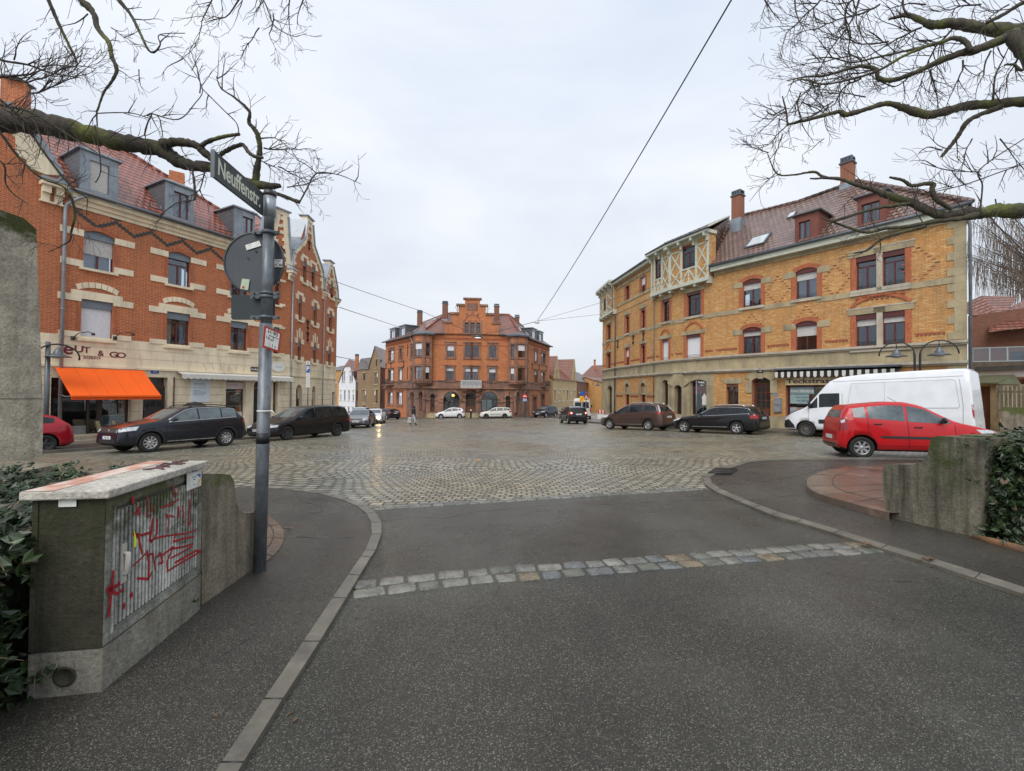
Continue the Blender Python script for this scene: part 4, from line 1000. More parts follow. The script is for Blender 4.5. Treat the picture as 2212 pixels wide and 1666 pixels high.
# kneeler brackets
def kneeler(F, u, z, s_=1.0):
    mb = MB(); mb.fbox(F,u-.38*s_,u+.38*s_,z-.16,z+.02,-.1,.42*s_,0); mb.fbox(F,u-.42*s_,u+.42*s_,z+.02,z+.12,-.1,.5*s_,1)
    for k in (-1,1):
        c = u+k*.19*s_; mb.prism(F,[(c-.12*s_,z-.16),(c+.12*s_,z-.16),(c+.12*s_,z-.75*s_),(c-.12*s_,z-.75*s_)],0,.12*s_,0); mb.fbox(F,c-.12*s_,c+.12*s_,z-.45*s_,z-.16,.12*s_,.28*s_,0); 
    mb.fbox(F,u-.36*s_,u+.36*s_,z-.82*s_,z-.75*s_,0,.12*s_,0)
    return mb.build('kneeler_bracket', [M_cream, M_zinc], lh)
kneeler(F1,-.42,zEave+.12,1.0); kneeler(F2,uA-.05,zE2+.1,.75); kneeler(F2,uB_,zE2+.05,.7); kneeler(F2,uC-.25,zE2,.7)
# ---- dormers
for (x0,x1,y0,y1,wx0,wx1,wy0,wy1,kw) in ((172,256,336,404,194,236,352,398,dict(blind=.97,mul=0)),(356,419,402,474,375,408,420,464,dict(curt=.96,mul=1)),(505,550,455,508,524,547,468,505,dict(curt=.5,mul=1))):
    w0 = .12; a = F1.uv(x0,(y0+y1)/2,w0)[0]; b_ = F1.uv(x1,(y0+y1)/2,w0)[0]; za = zEave+.16; zc = F1.uv((x0+x1)/2,y0,w0)[1]
    wa, wb_ = F1.uv(wx0,(wy0+wy1)/2,w0)[0], F1.uv(wx1,(wy0+wy1)/2,w0)[0]; wz1 = zc-.32
    dormer(lh, F1, a, b_, za, zc, w0, 3.2, (wa,wb_,za+.22,wz1,0), M_zinc, M_slate, M_zinc, kw, hip=.35, roofz=.28)
c_ = V(-22.6,19.5,0); chimney(lh, (c_.x,c_.y), 10.5, 13.75, .8, .5, M_brick_red, ang=.5, cap=False, fl2=.2)
mb = MB(); mb.lathe((c_.x,c_.y,13.76),[(.1,0),(.62,.02),(.62,.1),(.1,.12)],4); mb.build('chimney_cap', M_zincd, lh)
c_ = F1.P(5.6,0,-3.2); chimney(lh, (c_.x,c_.y), 10.8, 12.4, .7, .5, M_brick_red, ang=.6, cap=False, fl2=.6)
# downpipes
downpipe(lh, [F1.P(.55,zEave,.42),F1.P(.3,zEave-.25,.40),F1.P(.02,zEave-.55,.14),F1.P(-.02,zEave-.8,.1),F1.P(-.02,-3.0,.1)], .065)
downpipe(lh, [F2.P(.02,zE2-.3,.1),F2.P(.02,-3.2,.1)], .045); downpipe(lh, [F2.P(uB_,zE2-.4,.1),F2.P(uB_,-3.3,.1)], .04)
# anchors
anchor(lh, F2, (r2[0][0]+r2[1][1])/2, z2a-.1, .9); anchor(lh, F2, (r3[0][0]+r3[1][1])/2, z3b+.5, .9); anchor(lh, F2, um2, g_b+1.3, .8)
# ---- shops
sf = win(lh, F1, shop, M_door_g, depth=.3, mul=0, trans=0, gl=M_glass_s, name='shop_window', bar=.09)
mb = MB(); ud0, ud1 = F1.u(196,880), F1.u(222,880); mb.fbox(F1,ud0-.03,ud0+.05,shop[2],shop[3],-.4,-.25); mb.fbox(F1,ud1-.1,ud1+.06,shop[2],shop[3],-.4,-.22)
zsl = F1.uv(250,921)[1]; mb.fbox(F1,ud1,shop[1],shop[2],zsl,-.38,.02,1); mb.fbox(F1,ud0-1.15,ud0-.05,shop[2],F1.uv(150,922)[1],-.36,-.26,2)
mb.fbox(F1,shop[0]-.02,shop[1],shop[3]-.5,shop[3]-.42,-.4,-.2); mb.build('shop_frame', [M_door_g, pm('pink_stone',(.40,.27,.21),.7,.15,2), M_pipe], sf)
mb = MB(); mb.tube([F1.P(ud0-.12,-1.0,-.22),F1.P(ud0-.12,-.4,-.22)],.02,6); mb.build('shop_door_handle', M_pipe, sf)
mb = MB(); a = F1.u(233,880); mb.fbox(F1,a-.1,a+.9,zsl+.03,zsl+.5,-.55,-.52,0); mb.fbox(F1,a,a+.8,zsl+.08,zsl+.45,-.52,-.515,1); mb.build('shop_display', [M_signw, pm('print_blue',(.25,.36,.42),.5,.4,4)], sf)
mb = MB(); a = F1.u(262,830); mb.fbox(F1,a,a+.42,zsl+1.25,zsl+1.7,-.27,-.265); mb.build('paper_notice', M_signw, sf)
mb = MB(); zst = gzF(F1,1.0)+.10
for k in range(2): mb.fbox(F1,ud0-1.0,ud1+.35,zst,zst+.16*(2-k),0,.35+.33*k)
mb.build('entrance_steps', M_stone_g, lh)
def paneldoor(par, F, o, m, depth=.3, rows=2, cols=3, top=.0, gfrac=.5, name='front_door'):
    u0,u1,z0,z1 = o[:4]; rise = o[4] if len(o) > 4 else 0; mb = MB(); d = -depth
    zt = z1-rise-top
    mb.fbox(F,u0,u1,z0,zt,d-.06,d); mb.fbox(F,u0,u0+.09,z0,zt,d,d+.04); mb.fbox(F,u1-.09,u1,z0,zt,d,d+.04); mb.fbox(F,u0+.09,u1-.09,zt-.10,zt,d,d+.04)
    H = zt-z0; 
    for k in range(2): a = u0+.13+(u1-u0-.26)*k/2; mb.fbox(F,a+.03,a+(u1-u0-.26)/2-.03,z0+.12,z0+H*(1-gfrac)-.12,d,d+.03)
    gz0, gz1 = z0+H*(1-gfrac), zt-.14
    for c in range(cols+1): a = u0+.13+(u1-u0-.26)*c/cols; mb.fbox(F,a-.02,a+.02,gz0,gz1,d,d+.035)
    for r_ in range(rows+1): z_ = gz0+(gz1-gz0)*r_/rows; mb.fbox(F,u0+.13,u1-.13,z_-.02,z_+.02,d,d+.036)
    dd = mb.build(name, m, par)
    mb = MB(); mb.fbox(F,u0+.12,u1-.12,gz0,gz1,d+.003,d+.008)
    if z1-zt > .05:
        arc = arcpts(u0+.05,u1-.05,z1-.03,rise) if rise else [(u0+.05,z1-.03),(u1-.05,z1-.03)]
        mb.prism(F,[(u0+.05,zt+.04)]+arc+[(u1-.05,zt+.04)],d-.03,d-.02)
    mb.build('pane', pm('door_glass',(.03,.035,.035),.08,.2,4), dd)
    mb = MB(); mb.tube([F.P(u0+.1,z0+H*.45,d+.05),F.P(u0+.2,z0+H*.45,d+.07)],.014,6); mb.build('door_handle', M_pipe, dd)
    return dd
paneldoor(lh, F1, door, M_door_g, top=.45)
s2_ = win(lh, F1, shop2, M_door_g, depth=.28, mul=0, trans=.80, gl=M_glass_s, name='shop_window', bar=.06)
mb = MB(); a, b_ = shop2[0]+.1, shop2[0]+1.25; mb.fbox(F1,a,b_,shop2[2]+.85,shop2[2]+1.75,-.42,-.40,0); mb.fbox(F1,a+.06,b_-.06,shop2[2]+.91,shop2[2]+1.69,-.40,-.396,1)
mb.fbox(F1,shop2[0]+.05,shop2[1]-.05,shop2[2]+.05,shop2[2]+.55,-.27,-.265,2); mb.fbox(F1,shop2[0]+.02,shop2[1]-.02,shop2[3]-.44,shop2[3]-.05,-.26,-.255,2)
mb.build('shop_display', [M_signw, pm('poster_tone',(.22,.12,.08),.6,.5,2.2), pm('flower_print',(.72,.66,.66),.6,.15,14,dirt=(.5,.08,.2),dirtamt=.1)], s2_)
paneldoor(lh, F1, door2, M_dark, top=.1, gfrac=.7, rows=1, cols=1)
s3_ = win(lh, F1, shop3, M_door_g, depth=.28, mul=0, trans=.82, gl=M_glass_s, name='shop_window', bar=.06)
for o in e2[:2]: paneldoor(lh, F2, o, M_frame_d, depth=.26, top=.55, gfrac=.4, rows=1, cols=2)
win(lh, F2, e2[2], trans=0)
# awning, scalloped canopy
wA = 1.75; a0_, z0_ = F1.uv(115,790,.1); a1_, _ = F1.uv(307,799,.1); b0_, zb0 = F1.uv(157,855,wA); b1_, _ = F1.uv(352,854,wA)
ztop = zLed-.14; zbot = (zb0)
mb = MB(); n = 8
c0, c1 = min(a0_,b0_)-.0, max(a1_,b1_)
c0 = (a0_+b0_)/2; c1 = (a1_+b1_)/2
vs = []
for i in range(n+1):
    t = i/n; ww = .1+(wA-.1)*t; zz_ = ztop+(zbot-ztop)*t - .03*math.sin(math.pi*t)
    vs += [F1.P(c0,zz_,ww), F1.P(c1,zz_,ww)]
mb.mesh(vs, [(2*i,2*i+1,2*i+3,2*i+2) for i in range(n)], 0, True)
mb.mesh([v-V(0,0,.008) for v in vs], [(2*i,2*i+1,2*i+3,2*i+2) for i in range(n)], 0, True)
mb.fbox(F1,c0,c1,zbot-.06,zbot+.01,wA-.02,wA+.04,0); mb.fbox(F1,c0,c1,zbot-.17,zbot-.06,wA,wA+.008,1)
for k in range(1,5): u = c0+(c1-c0)*k/5; mb.tube([F1.P(u,ztop+(zbot-ztop)*i/n-.03*math.sin(math.pi*i/n)+.002,.1+(wA-.1)*i/n) for i in range(n+1)],.006,4,1)
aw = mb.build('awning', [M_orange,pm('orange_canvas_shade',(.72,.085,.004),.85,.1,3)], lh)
mb = MB()
for u in (c0+.12,c1-.12): mb.tube([F1.P(u,zbot+.0,wA-.05),F1.P(u,zbot-.05,.9),F1.P(u,zbot+.05,.1)],.022,6)
mb.build('awning_arm', M_pipe, aw)
def canopy(F, u0, u1, z, w1, drop, n, mats, par, name='canopy'):
    mb = MB(); top = [F.P(u0,z,.02),F.P(u1,z,.02),F.P(u1,z-.12,w1),F.P(u0,z-.12,w1)]; mb.poly(top, 0)
    mb.poly([p-V(0,0,.03) for p in top], 0)
    seg = (u1-u0)/n
    for i in range(n):
        a = u0+seg*i; pts = [(a,z-.12),(a+seg,z-.12)]
        for t in (1,.8,.5,.2,0): pts.append((a+seg*t, z-.12-drop*(.72+.28*math.sin(math.pi*t))))
        mb.prism(F, pts, w1-.01, w1, (i % len(mats)) if len(mats) > 1 else 0)
    return mb.build(name, mats, par)
zc_ = F1.uv(500,800)[1]; canopy(F1, F1.u(381,800), F1.u(625,812)-.1, zLed-.11, .55, .26, 22, [M_canvas], lh, 'scalloped_canopy')
mb = MB()
for xx in (452,):
    a, b_ = F1.u(413,840), F1.u(453,840); z0_, z1_ = F1.uv(433,869)[1], F1.uv(433,816)[1]
    mb.fbox(F1,a,b_,z0_,z1_,0,.03)
nb = mb.build('notice_board', pm('board_white',(.66,.72,.76),.45,.05,3), lh)
mb = MB(); zz_ = z1_-.32
rr = random.Random(5)
while zz_ > z0_+.35:
    mb.fbox(F1,a+.1,a+.1+(b_-a-.25)*rr.uniform(.55,1),zz_-.012,zz_+.012,.03,.032); zz_ -= .075 if rr.random() < .8 else .15
mb.build('printed_lines', pm('print_grey',(.2,.25,.3),.6,.1,3), nb)
mb = MB(); a, b_ = F1.u(402,885), F1.u(470,885); z_ = F1.uv(436,892)[1]
for k in range(3): mb.fbox(F1,a+(b_-a)*k/3,a+(b_-a)*(k+1)/3-.02,z_-.35,z_,0,.12)
mb.build('letterbox_row', M_pipe, lh)
# lettering on the cream front
sg = thing('shop_lettering', 'maroon uncial shop name painted on cream wall above the orange awning', 'shop sign', F1.P(F1.u(200,760),zLed+.1))
for tx, x, y, sz, sx_ in (('e',147,754,.70,1.0),('U',170.5,755,.40,1.15),('T',187,757,.36,1.1),('&',217.5,764,.34,1.0),('G',245.5,767,.36,1.25),('O',262,768,.34,1.3)):
    uu, zz_ = F1.uv(x,y); text_mb(tx, sz, F1, uu, zz_, .006, .008, sz*.018, sx=sx_).build('letter', M_ltr_m, sg)
uu, zz_ = F1.uv(199,767); text_mb('2625316', .17, F1, uu, F1.uv(199,773)[1], .006, .006, .004).build('phone_number', M_ltr_m, sg)
for x in (158,248):
    uu, z_ = F1.uv(x-1,731); l_ = MB(); l_.fbox(F1,uu-.06,uu+.06,z_-.08,z_+.08,0,.1); l_.tube([F1.P(uu,z_+.05,.1),F1.P(uu+.1,z_+.22,.25),F1.P(uu+.35,z_+.30,.45),F1.P(uu+.5,z_+.24,.5)],.018,6); l_.lathe(F1.P(uu+.5,z_+.16,.5),[(.07,0),(.06,.08),(.02,.12)],8)
    l_.build('sign_lamp', M_dark, lh)
uu, z_ = F1.uv(600,793); F1s = F1
mb = MB(); mb.prism(F1,[(uu+.45*math.cos(a*math.pi/12),z_+.29*math.sin(a*math.pi/12)) for a in range(24)],.04,.08)
ov = mb.build('oval_sign', pm('oval_white',(.7,.72,.68),.5,.05,3), lh)
text_mb('Landhaus', .12, F1, uu, z_, .081, .002).build('lettering', pm('print_mid',(.3,.33,.3),.6), ov)
mb = MB(); a, b_ = F1.u(541.5,798), F1.u(566,799); z_ = F1.uv(552,798)[1]; mb.fbox(F1,a,b_,z_-.13,z_+.13,0,.04); ss_ = mb.build('name_plate', M_black, lh)
text_mb('Landhausstr.', .17, F1, (a+b_)/2, z_, .042, .003, .002, sx=.8).build('lettering', M_signw, ss_)
mb = MB(); a = F1.u(334,803); z_ = F1.uv(334,803)[1]; mb.fbox(F1,a-.16,a+.16,z_-.09,z_+.09,0,.03); hn = mb.build('house_number', M_blue, lh); text_mb('163', .12, F1, a, z_, .031, .002).build('lettering', M_signw, hn)
# the pipe-like conduits on the ground floor
mb = MB()
for x, ya, yb in ((375,815,905),(270,850,893)): 
    a = F1.u(x,850); mb.fbox(F1,a-.02,a+.02,F1.uv(x,yb)[1],F1.uv(x,ya)[1],0,.05)
mb.build('wall_conduit', M_frame, lh)
# ================================================================ RIGHT CORNER HOUSE (yellow brick)
P0,P1,P2,P3,P4,P5 = (20.1,19.2),(13.35,28.8),(11.84,31.9),(11.23,34.15),(10.04,41.95),(9.74,46.97)
G0,G1,G2,G3,G4 = Fac(P0,P1),Fac(P1,P2),Fac(P2,P3),Fac(P3,P4),Fac(P4,P5)
rh = thing('yellow_brick_house', 'yellow brick corner house with half-timbered upper bay and brown tiled roof on the right', 'house', (13.35,28.8,gz(13.35,28.8)))
zE = 8.45; zT = 10.75; zb0 = -4.0
zL2 = G0.uv(1800,755)[1]; zL1 = G0.uv(1800,791)[1]        # upper and lower ledge
G = [G0,G1,G2,G3,G4]
up = [WB(G0,1604.5,1643.6,601,661,.16),WB(G0,1719,1764.7,578,644.3,.16),WB(G0,1849,1893.6,555,625),WB(G0,1906.6,1954.7,541.4,617)]
lo = [WB(G0,1604.5,1643.6,705.5,760,.16),WB(G0,1719,1764.7,690,757.7,.16),WB(G0,1849,1893.6,682,749.8),WB(G0,1906.6,1954.7,674,744.6)]
a_, b_ = sum(o[2] for o in up)/4, sum(o[3] for o in up)/4; up = same(up,a_,b_); c_, d_ = sum(o[2] for o in lo)/4, sum(o[3] for o in lo)/4; lo = same(lo,c_,d_)
zu0,zu1,zl0,zl1 = a_,b_,c_,d_
gw = (G0.u(1569,850),G0.u(1595,850),G0.uv(1582,875)[1],G0.uv(1582,829)[1],0); gw = (min(gw[:2]),max(gw[:2]))+gw[2:]
def OB(F, x0, x1, y0, y1, rise=0):
    a, b_ = F.u(x0,850), F.u(x1,850); return (min(a,b_),max(a,b_),F.uv((x0+x1)/2,y1)[1],F.uv((x0+x1)/2,y0)[1],rise)
gd = OB(G0,1624,1664.5,815,915,.22); gs = OB(G0,1697,1862,832,912)
u1 = [WB(G1,1483.9,1514,627.7,676.5)]; l1 = [WB(G1,1482.5,1513.3,716,772)]; s1 = OB(G1,1490,1526,820,897,.16)
u2 = [WB(G2,1431.5,1446,641,691.8)]; l2 = [WB(G2,1430,1444,727,777)]; d2 = OB(G2,1457,1474,833,906,.2)
d2 = OB(G1,1458.5,1474.5,832,906,.2)
s2 = OB(G2,1430,1443,821,894,.14)
u1 = same(u1,zu0,zu1); l1 = same(l1,zl0,zl1); u2 = same(u2,zu0,zu1); l2 = same(l2,zl0,zl1)
u3 = [WB(G3,1351,1358.5,686,721),WB(G3,1384.8,1393,668,710)]; l3 = [WB(G3,1351,1358.5,757.5,791.8),WB(G3,1384.8,1393,750,786)]
t3 = [WB(G3,1351,1359,619.8,649),WB(G3,1384,1394,592.5,628.6)]
za3 = sum(o[2] for o in t3)/2; zb3 = sum(o[3] for o in t3)/2; t3 = same(t3,za3,zb3); u3 = same(u3,zu0,zu1); l3 = same(l3,zl0,zl1)
s3 = [OB(G3,1350.5,1359,828,876,.35),OB(G3,1384,1394,827,878,.35)]
u4 = [WB(G4,1311,1319,699,733)]; l4 = [WB(G4,1311,1319,763,796)]; t4 = [WB(G4,1310,1316.5,639,668.6)]; s4 = [OB(G4,1312,1322,833,897,.3)]
u4 = same(u4,zu0,zu1); l4 = same(l4,zl0,zl1); t4 = same(t4,za3,zb3)
mb = MB()
allop = [(G0,up+lo,[gw,gd,gs],zE),(G1,u1+l1,[s1,d2],zT-3.0),(G2,u2+l2,[s2],zT-3.0),(G3,u3+l3+t3,s3,zT-.2),(G4,u4+l4,s4,zT-2.9)]
for F, o1, o2, zt in allop:
    wall(mb,F,[(0,zL2-.02),(F.L,zL2-.02),(F.L,zt),(0,zt)],o1,0,1,.18)
    wall(mb,F,[(0,zL1-.02),(F.L,zL1-.02),(F.L,zL2-.02),(0,zL2-.02)],[],2,2)
    gm = 0 if F in (G0,G3) else 2
    wall(mb,F,[(0,zb0),(F.L,zb0),(F.L,zL1-.02),(0,zL1-.02)],o2,gm,gm if gm == 2 else 1,.35)
# closing walls: right side, back
SD = V(.66,.75,0); A_ = G0.P(0,0,0); B_ = A_+SD*11; C_ = V(18,52,0); D_ = G4.P(G4.L,0)
for a, b_, zt in ((A_,B_,zE),(B_,C_,zE),(C_,D_,zT-.2)): mb.poly([V(a.x,a.y,zb0),V(b_.x,b_.y,zb0),V(b_.x,b_.y,zt),V(a.x,a.y,zt)],0)
mb.build('brick_wall', [M_brick_yel, M_brick_trim, M_stone_y], rh)
# ledges and bands
mb = MB()
for F in G:
    e0 = -.05 if F is G0 else 0
    mb.fbox(F,e0,F.L+.02,zL2-.06,zL2+.06,-.02,.16); mb.fbox(F,e0,F.L+.02,zL2-.14,zL2-.06,-.02,.09)
    mb.fbox(F,e0,F.L+.02,zL1-.08,zL1+.05,-.02,.18); mb.fbox(F,e0,F.L+.02,zL1-.16,zL1-.08,-.02,.1)
mb.build('ledge', M_stone_g, rh)
mb = MB()
for F, ops in ((G0,up),(G1,u1),(G2,u2),(G3,u3),(G4,u4)):     # sill course at the upper floor, broken by the windows
    ed = [0]+sum([[o[0],o[1]] for o in sorted(ops)],[])+[F.L]
    for i in range(0,len(ed),2):
        if ed[i+1]-ed[i] > .05: mb.fbox(F,ed[i],ed[i+1],zu0-.32,zu0-.04,0,.03)
q = zL2+.1; i = 0
while q < zE-.55: mb.fbox(G0,0,(.62,.40)[i%2],q,q+.355,0,.035); q += .36; i += 1
q = -2.9
while q < zL1-.5: mb.fbox(G0,0,(.62,.40)[i%2],q,q+.355,0,.035); q += .36; i += 1
mb.fbox(G0,0,G0.L,zE-.55,zE-.40,0,.06); mb.fbox(G0,0,G0.L,zE-.40,zE-.34,0,.11)
mb.fbox(G3,0,G3.L,za3-.25,za3-.04,0,.05); mb.fbox(G3,0,G3.L,zT-.75,zT-.5,0,.06); mb.fbox(G3,0,G3.L,za3-.85,za3-.78,0,.04)
for o in s3:
    arc = arcpts(o[0]-.32,o[1]+.32,o[3]+.32,.62); arc2 = arcpts(o[0],o[1],o[3],.35)
    for k in range(10): mb.prism(G3,[arc[k],arc[k+1],arc2[k+1],arc2[k]],0,.04)
    mb.fbox(G3,o[0]-.33,o[0]-.0,o[3]-1.0,o[3]-.35,0,.04); mb.fbox(G3,o[1],o[1]+.33,o[3]-1.0,o[3]-.35,0,.04)
    mb.fbox(G3,o[0],o[1],o[3]-.95,o[3]-.3,-.2,-.12)
mb.fbox(G3,0,G3.L,s3[0][3]-1.0,s3[0][3]-.88,0,.02)
# surround of the door and of the shop front in the rounded corner
arc = arcpts(gd[0]-.42,gd[1]+.42,gd[3]+.42,.42); arc2 = arcpts(gd[0],gd[1],gd[3],.22)
for k in range(10): mb.prism(G0,[arc[k],arc[k+1],arc2[k+1],arc2[k]],0,.05)
for s_, e in ((gd[0]-.4,gd[0]),(gd[1],gd[1]+.35)): mb.fbox(G0,s_,e,gd[3]-.95,gd[3]-.2,0,.05)
mb.fbox(G0,(gd[0]+gd[1])/2-.14,(gd[0]+gd[1])/2+.14,gd[3]-.1,gd[3]+.62,.04,.12)
mb.fbox(G0,gw[0]-.25,gw[1]+.2,gw[3]+.003,gw[3]+.35,0,.03); mb.fbox(G0,0,G0.L,-3.6,gzF(G0,6)+.72,0,.05)
for F in (G1,G2): mb.fbox(F,0,F.L,-4,gzF(F,0)+.75,0,.06)
um = (d2[0]+d2[1])/2; pts = []
for k in range(21):
    t = -1+k/10; pts.append((um+t*1.0, d2[3]+.25+.78*(math.cos(t*math.pi)+1)/2*(1) ))
mb.prism(G1, pts+[(um+.95,d2[3]+.12)]+arcpts(d2[0],d2[1],d2[3]+.0,.2)[::-1]+[(um-.95,d2[3]+.12)], 0, .12)
for a in (d2[0]-.28,d2[1]): mb.fbox(G1,a,a+.28,-3.4,d2[3]-.15,0,.1)
mb.build('stone_dressing', M_stone_y, rh)
# dog-tooth brick bands, arches, diaper patterns in darker headers
M_hd = pm('brick_header_dark', (.26,.075,.04), .6, .25, 9); M_hb = pm('brick_header_black', (.025,.022,.022), .4, .25, 9)
mb = MB()
for F, ops in ((G0,lo),(G1,l1),(G2,l2),(G3,l3),(G4,l4)):
    ed = [.7 if F is G0 else .1]+sum([[o[0]-.35,o[1]+.35] for o in sorted(ops)],[])+[F.L-.1]
    for i in range(0,len(ed),2):
        u = ed[i]
        while u < ed[i+1]-.12: mb.fbox(F,u,u+.09,zl0+.30,zl0+.38,0,.025,1); u += .15
        if ed[i+1] > ed[i]: mb.fbox(F,ed[i],ed[i+1],zl0+.385,zl0+.44,0,.02,0)
u = up[2][0] if up[2][0]<up[3][0] else up[3][0]; ue = max(up[2][1],up[3][1]); ub = min(up[2][0],up[3][0])
u = ub
while u < ue: mb.fbox(G0,u,u+.11,zu0-.60,zu0-.48,0,.04,1); u += .2
mb.fbox(G0,ub,ue,zu0-.47,zu0-.40,0,.06,0)
for F in (G3,): 
    u = .1
    while u < F.L-.1:
        if not any(o[0]-.35 < u < o[1]+.35 for o in s3): mb.fbox(F,u,u+.1,s3[0][3]-1.25,s3[0][3]-1.08,0,.03,1)
        u += .17
mb.build('dogtooth_band', [M_brick_arch, M_hd], rh)
def diaper(F, uc, zc, n=4, up_=True, full=True):
    m_ = MB()
    for r_ in range(-n,n+1):
        if not full and (r_ < 0): continue
        for s_ in ((-1,1) if abs(r_) < n else (0,)):
            c = uc+s_*(n-abs(r_))*.13; blk = (abs(r_) == n and full) or (r_ == 0)
            m_.fbox(F,c-.08,c+.08,zc+r_*.165-.028,zc+r_*.165+.028,0,.004,1 if blk else 0)
    return m_
us_ = sorted([(o[0]+o[1])/2 for o in up]); mids = [(us_[1]+us_[2])/2+.1, (us_[2]+us_[3])/2]
mb = diaper(G0, (max(up[1][0],up[0][0])+up[1][1])/2, 0, 0) if False else MB()
dia = []
w0c, w1c, w2c, w3c = [(o[0]+o[1])/2 for o in up]     # from the bend towards the right end: decreasing u
for uc in ((w0c+w1c)/2,(w1c+w2c)/2+.0): dia.append(diaper(G0,uc,(zu0+zu1)/2-.15,5))
dia.append(diaper(G0,w3c/2+.35,(zu0+zu1)/2-.1,5))
for uc in (w0c,w1c): dia.append(diaper(G0,uc,zu0-1.15,4,True,False))
for d_ in dia: mb.v_off = len(mb.v); n_ = len(mb.v); mb.v += d_.v; mb.f += [tuple(i+n_ for i in f) for f in d_.f]; mb.m += d_.m; mb.sm += d_.sm
mb.build('diaper_pattern', [M_hd, M_hb], rh)
for F, uc in ((G3, G3.u(1390,762)),(G3, G3.u(1368,778)),(G3, G3.u(1334.5,787))): anchor(rh, F, uc if uc > 0 else .3, F.uv(1368,778)[1]+.5 if False else zl1+.55, 1.15)
# ---- windows
def rtrim(F, o, fr, kind):
    u0,u1,z0,z1 = o[:4]; mb = MB()
    if kind == 'seg':
        for a, b_ in ((u0-.62,u0-.02),(u1+.02,u1+.62)): mb.fbox(F,a,b_,z1-.42,z1-.08,0,.03,0)
        arc = arcpts(u0-.16,u1+.16,z1+.24,.22); arc2 = arcpts(u0,u1,z1+.01,.16)
        for k in range(10): mb.prism(F,[arc[k],arc[k+1],arc2[k+1],arc2[k]],0,.04,1)
    elif kind == 'flat':
        mb.fbox(F,u0-.35,u1+.35,z1+.003,z1+.28,0,.04,0)
    elif kind == 'arch':
        mb.fbox(F,u0-.4,u1+.4,z1+.003,z1+.26,0,.05,0)
        c = (u0+u1)/2; hw = (u1-u0)/2+.18; arc = arcpts(c-hw,c+hw,z1+.30+hw*.75,hw*.72); arc2 = arcpts(c-hw+.13,c+hw-.13,z1+.17+hw*.75,hw*.65)
        for k in range(10): mb.prism(F,[arc[k],arc[k+1],arc2[k+1],arc2[k]],0,.05,1)
    for a, b_ in ((u0-.24,u0-.002),(u1+.002,u1+.24)): mb.fbox(F,a,b_,z0+.02,z1-.43 if kind == 'seg' else z1-.02,0,.02,1)
    if kind != 'nosill': mb.fbox(F,u0-.22,u1+.22,z0-.16,z0-.003,0,.10,2)
    mb.build('window_surround', [M_stone_y, M_brick_arch, M_stone_g], fr)
kb = dict(mul=1, rail=1, bar=.06)
for i, o in enumerate(up): rtrim(G0,o,win(rh,G0,o,trans=.69,box=.26,blind=(.26,.27,0,0)[i],curt=(0,.8,0,0)[i],sill=None,**kb),('seg','seg','flat','flat')[i])
for i, o in enumerate(lo): rtrim(G0,o,win(rh,G0,o,trans=.66,box=.26,blind=(.2,.42,.24,.2)[i],curt=(.9,0,0,0)[i],**kb),('seg','seg','flat','flat')[i])
mb = MB()
for zz0, zz1 in ((zu0,zu1),(zl0,zl1)):
    a, b_ = sorted([up[2][0],up[2][1],up[3][0],up[3][1]])[1:3]; mb.fbox(G0,a,b_,zz0-.02,zz1+.02,-.02,.035); 
    e0, e1 = min(up[2][0],up[3][0]), max(up[2][1],up[3][1]); mb.fbox(G0,e0-.4,e1+.4,zz1+.29,zz1+.36,0,.05); mb.fbox(G0,e0-.25,e1+.25,zz0-.3,zz0-.165,0,.09)
mb.build('mullion', M_stone_g, rh)
mb = MB(); e0, e1 = min(lo[2][0],lo[3][0]), max(lo[2][1],lo[3][1]); arc = arcpts(e0-.25,e1+.25,zl1+1.0,.55,16); arc2 = arcpts(e0-.2,e1+.2,zl1+.82,.5,16)
for k in range(16): mb.prism(G0,[arc[k],arc[k+1],arc2[k+1],arc2[k]],0,.06)
mb.build('relieving_arch', M_brick_arch, rh)
for o in u1: rtrim(G1,o,win(rh,G1,o,trans=.7,box=.2,**kb),'flat')
for o in l1: rtrim(G1,o,win(rh,G1,o,trans=.7,box=.2,blind=.97,blindm=M_blindw,**kb),'arch')
for o in u2: rtrim(G2,o,win(rh,G2,o,trans=.7,box=.2,**kb),'flat')
for o in l2: rtrim(G2,o,win(rh,G2,o,trans=.7,box=.2,blind=.97,blindm=M_blindw,**kb),'arch')
for i, o in enumerate(u3): rtrim(G3,o,win(rh,G3,o,trans=.7,box=.2,**kb),'flat')
for i, o in enumerate(l3): rtrim(G3,o,win(rh,G3,o,trans=.7,box=.2,blind=(.45,0)[i],blindm=M_blindw,**kb),'flat')
for i, o in enumerate(t3): rtrim(G3,o,win(rh,G3,o,trans=.6,box=.1,blind=(0,.5)[i],blindm=M_blindw,**kb),'nosill')
for o in u4: rtrim(G4,o,win(rh,G4,o,trans=.7,box=.2,**kb),'flat')
for o in l4: rtrim(G4,o,win(rh,G4,o,trans=.7,box=.2,**kb),'arch')
for o in s3: win(rh,G3,(o[0],o[1],o[2],o[3]-.95,0),trans=.7)
for o in s4: win(rh,G4,o,trans=.72,mul=0,depth=.25)
win(rh,G0,gw,trans=0,mul=1,fm=M_door,depth=.2,box=.22)
paneldoor(rh,G0,gd,M_door,depth=.35,top=.12,rows=3,cols=3,gfrac=.62)
paneldoor(rh,G1,d2,M_frame_d,depth=.3,top=.0,rows=1,cols=1,gfrac=.5)
mb = MB()
for k in range(3): mb.fbox(G1,d2[0]-.35,d2[1]+.35,-3.6,gzF(G1,2.2)+.1+.17*(3-k),0,.3+.3*k)
mb.build('entrance_steps', M_stone_g, rh)
f_ = win(rh,G1,s1,trans=0,mul=0,depth=.3,gl=M_glass_s,name='shop_window')
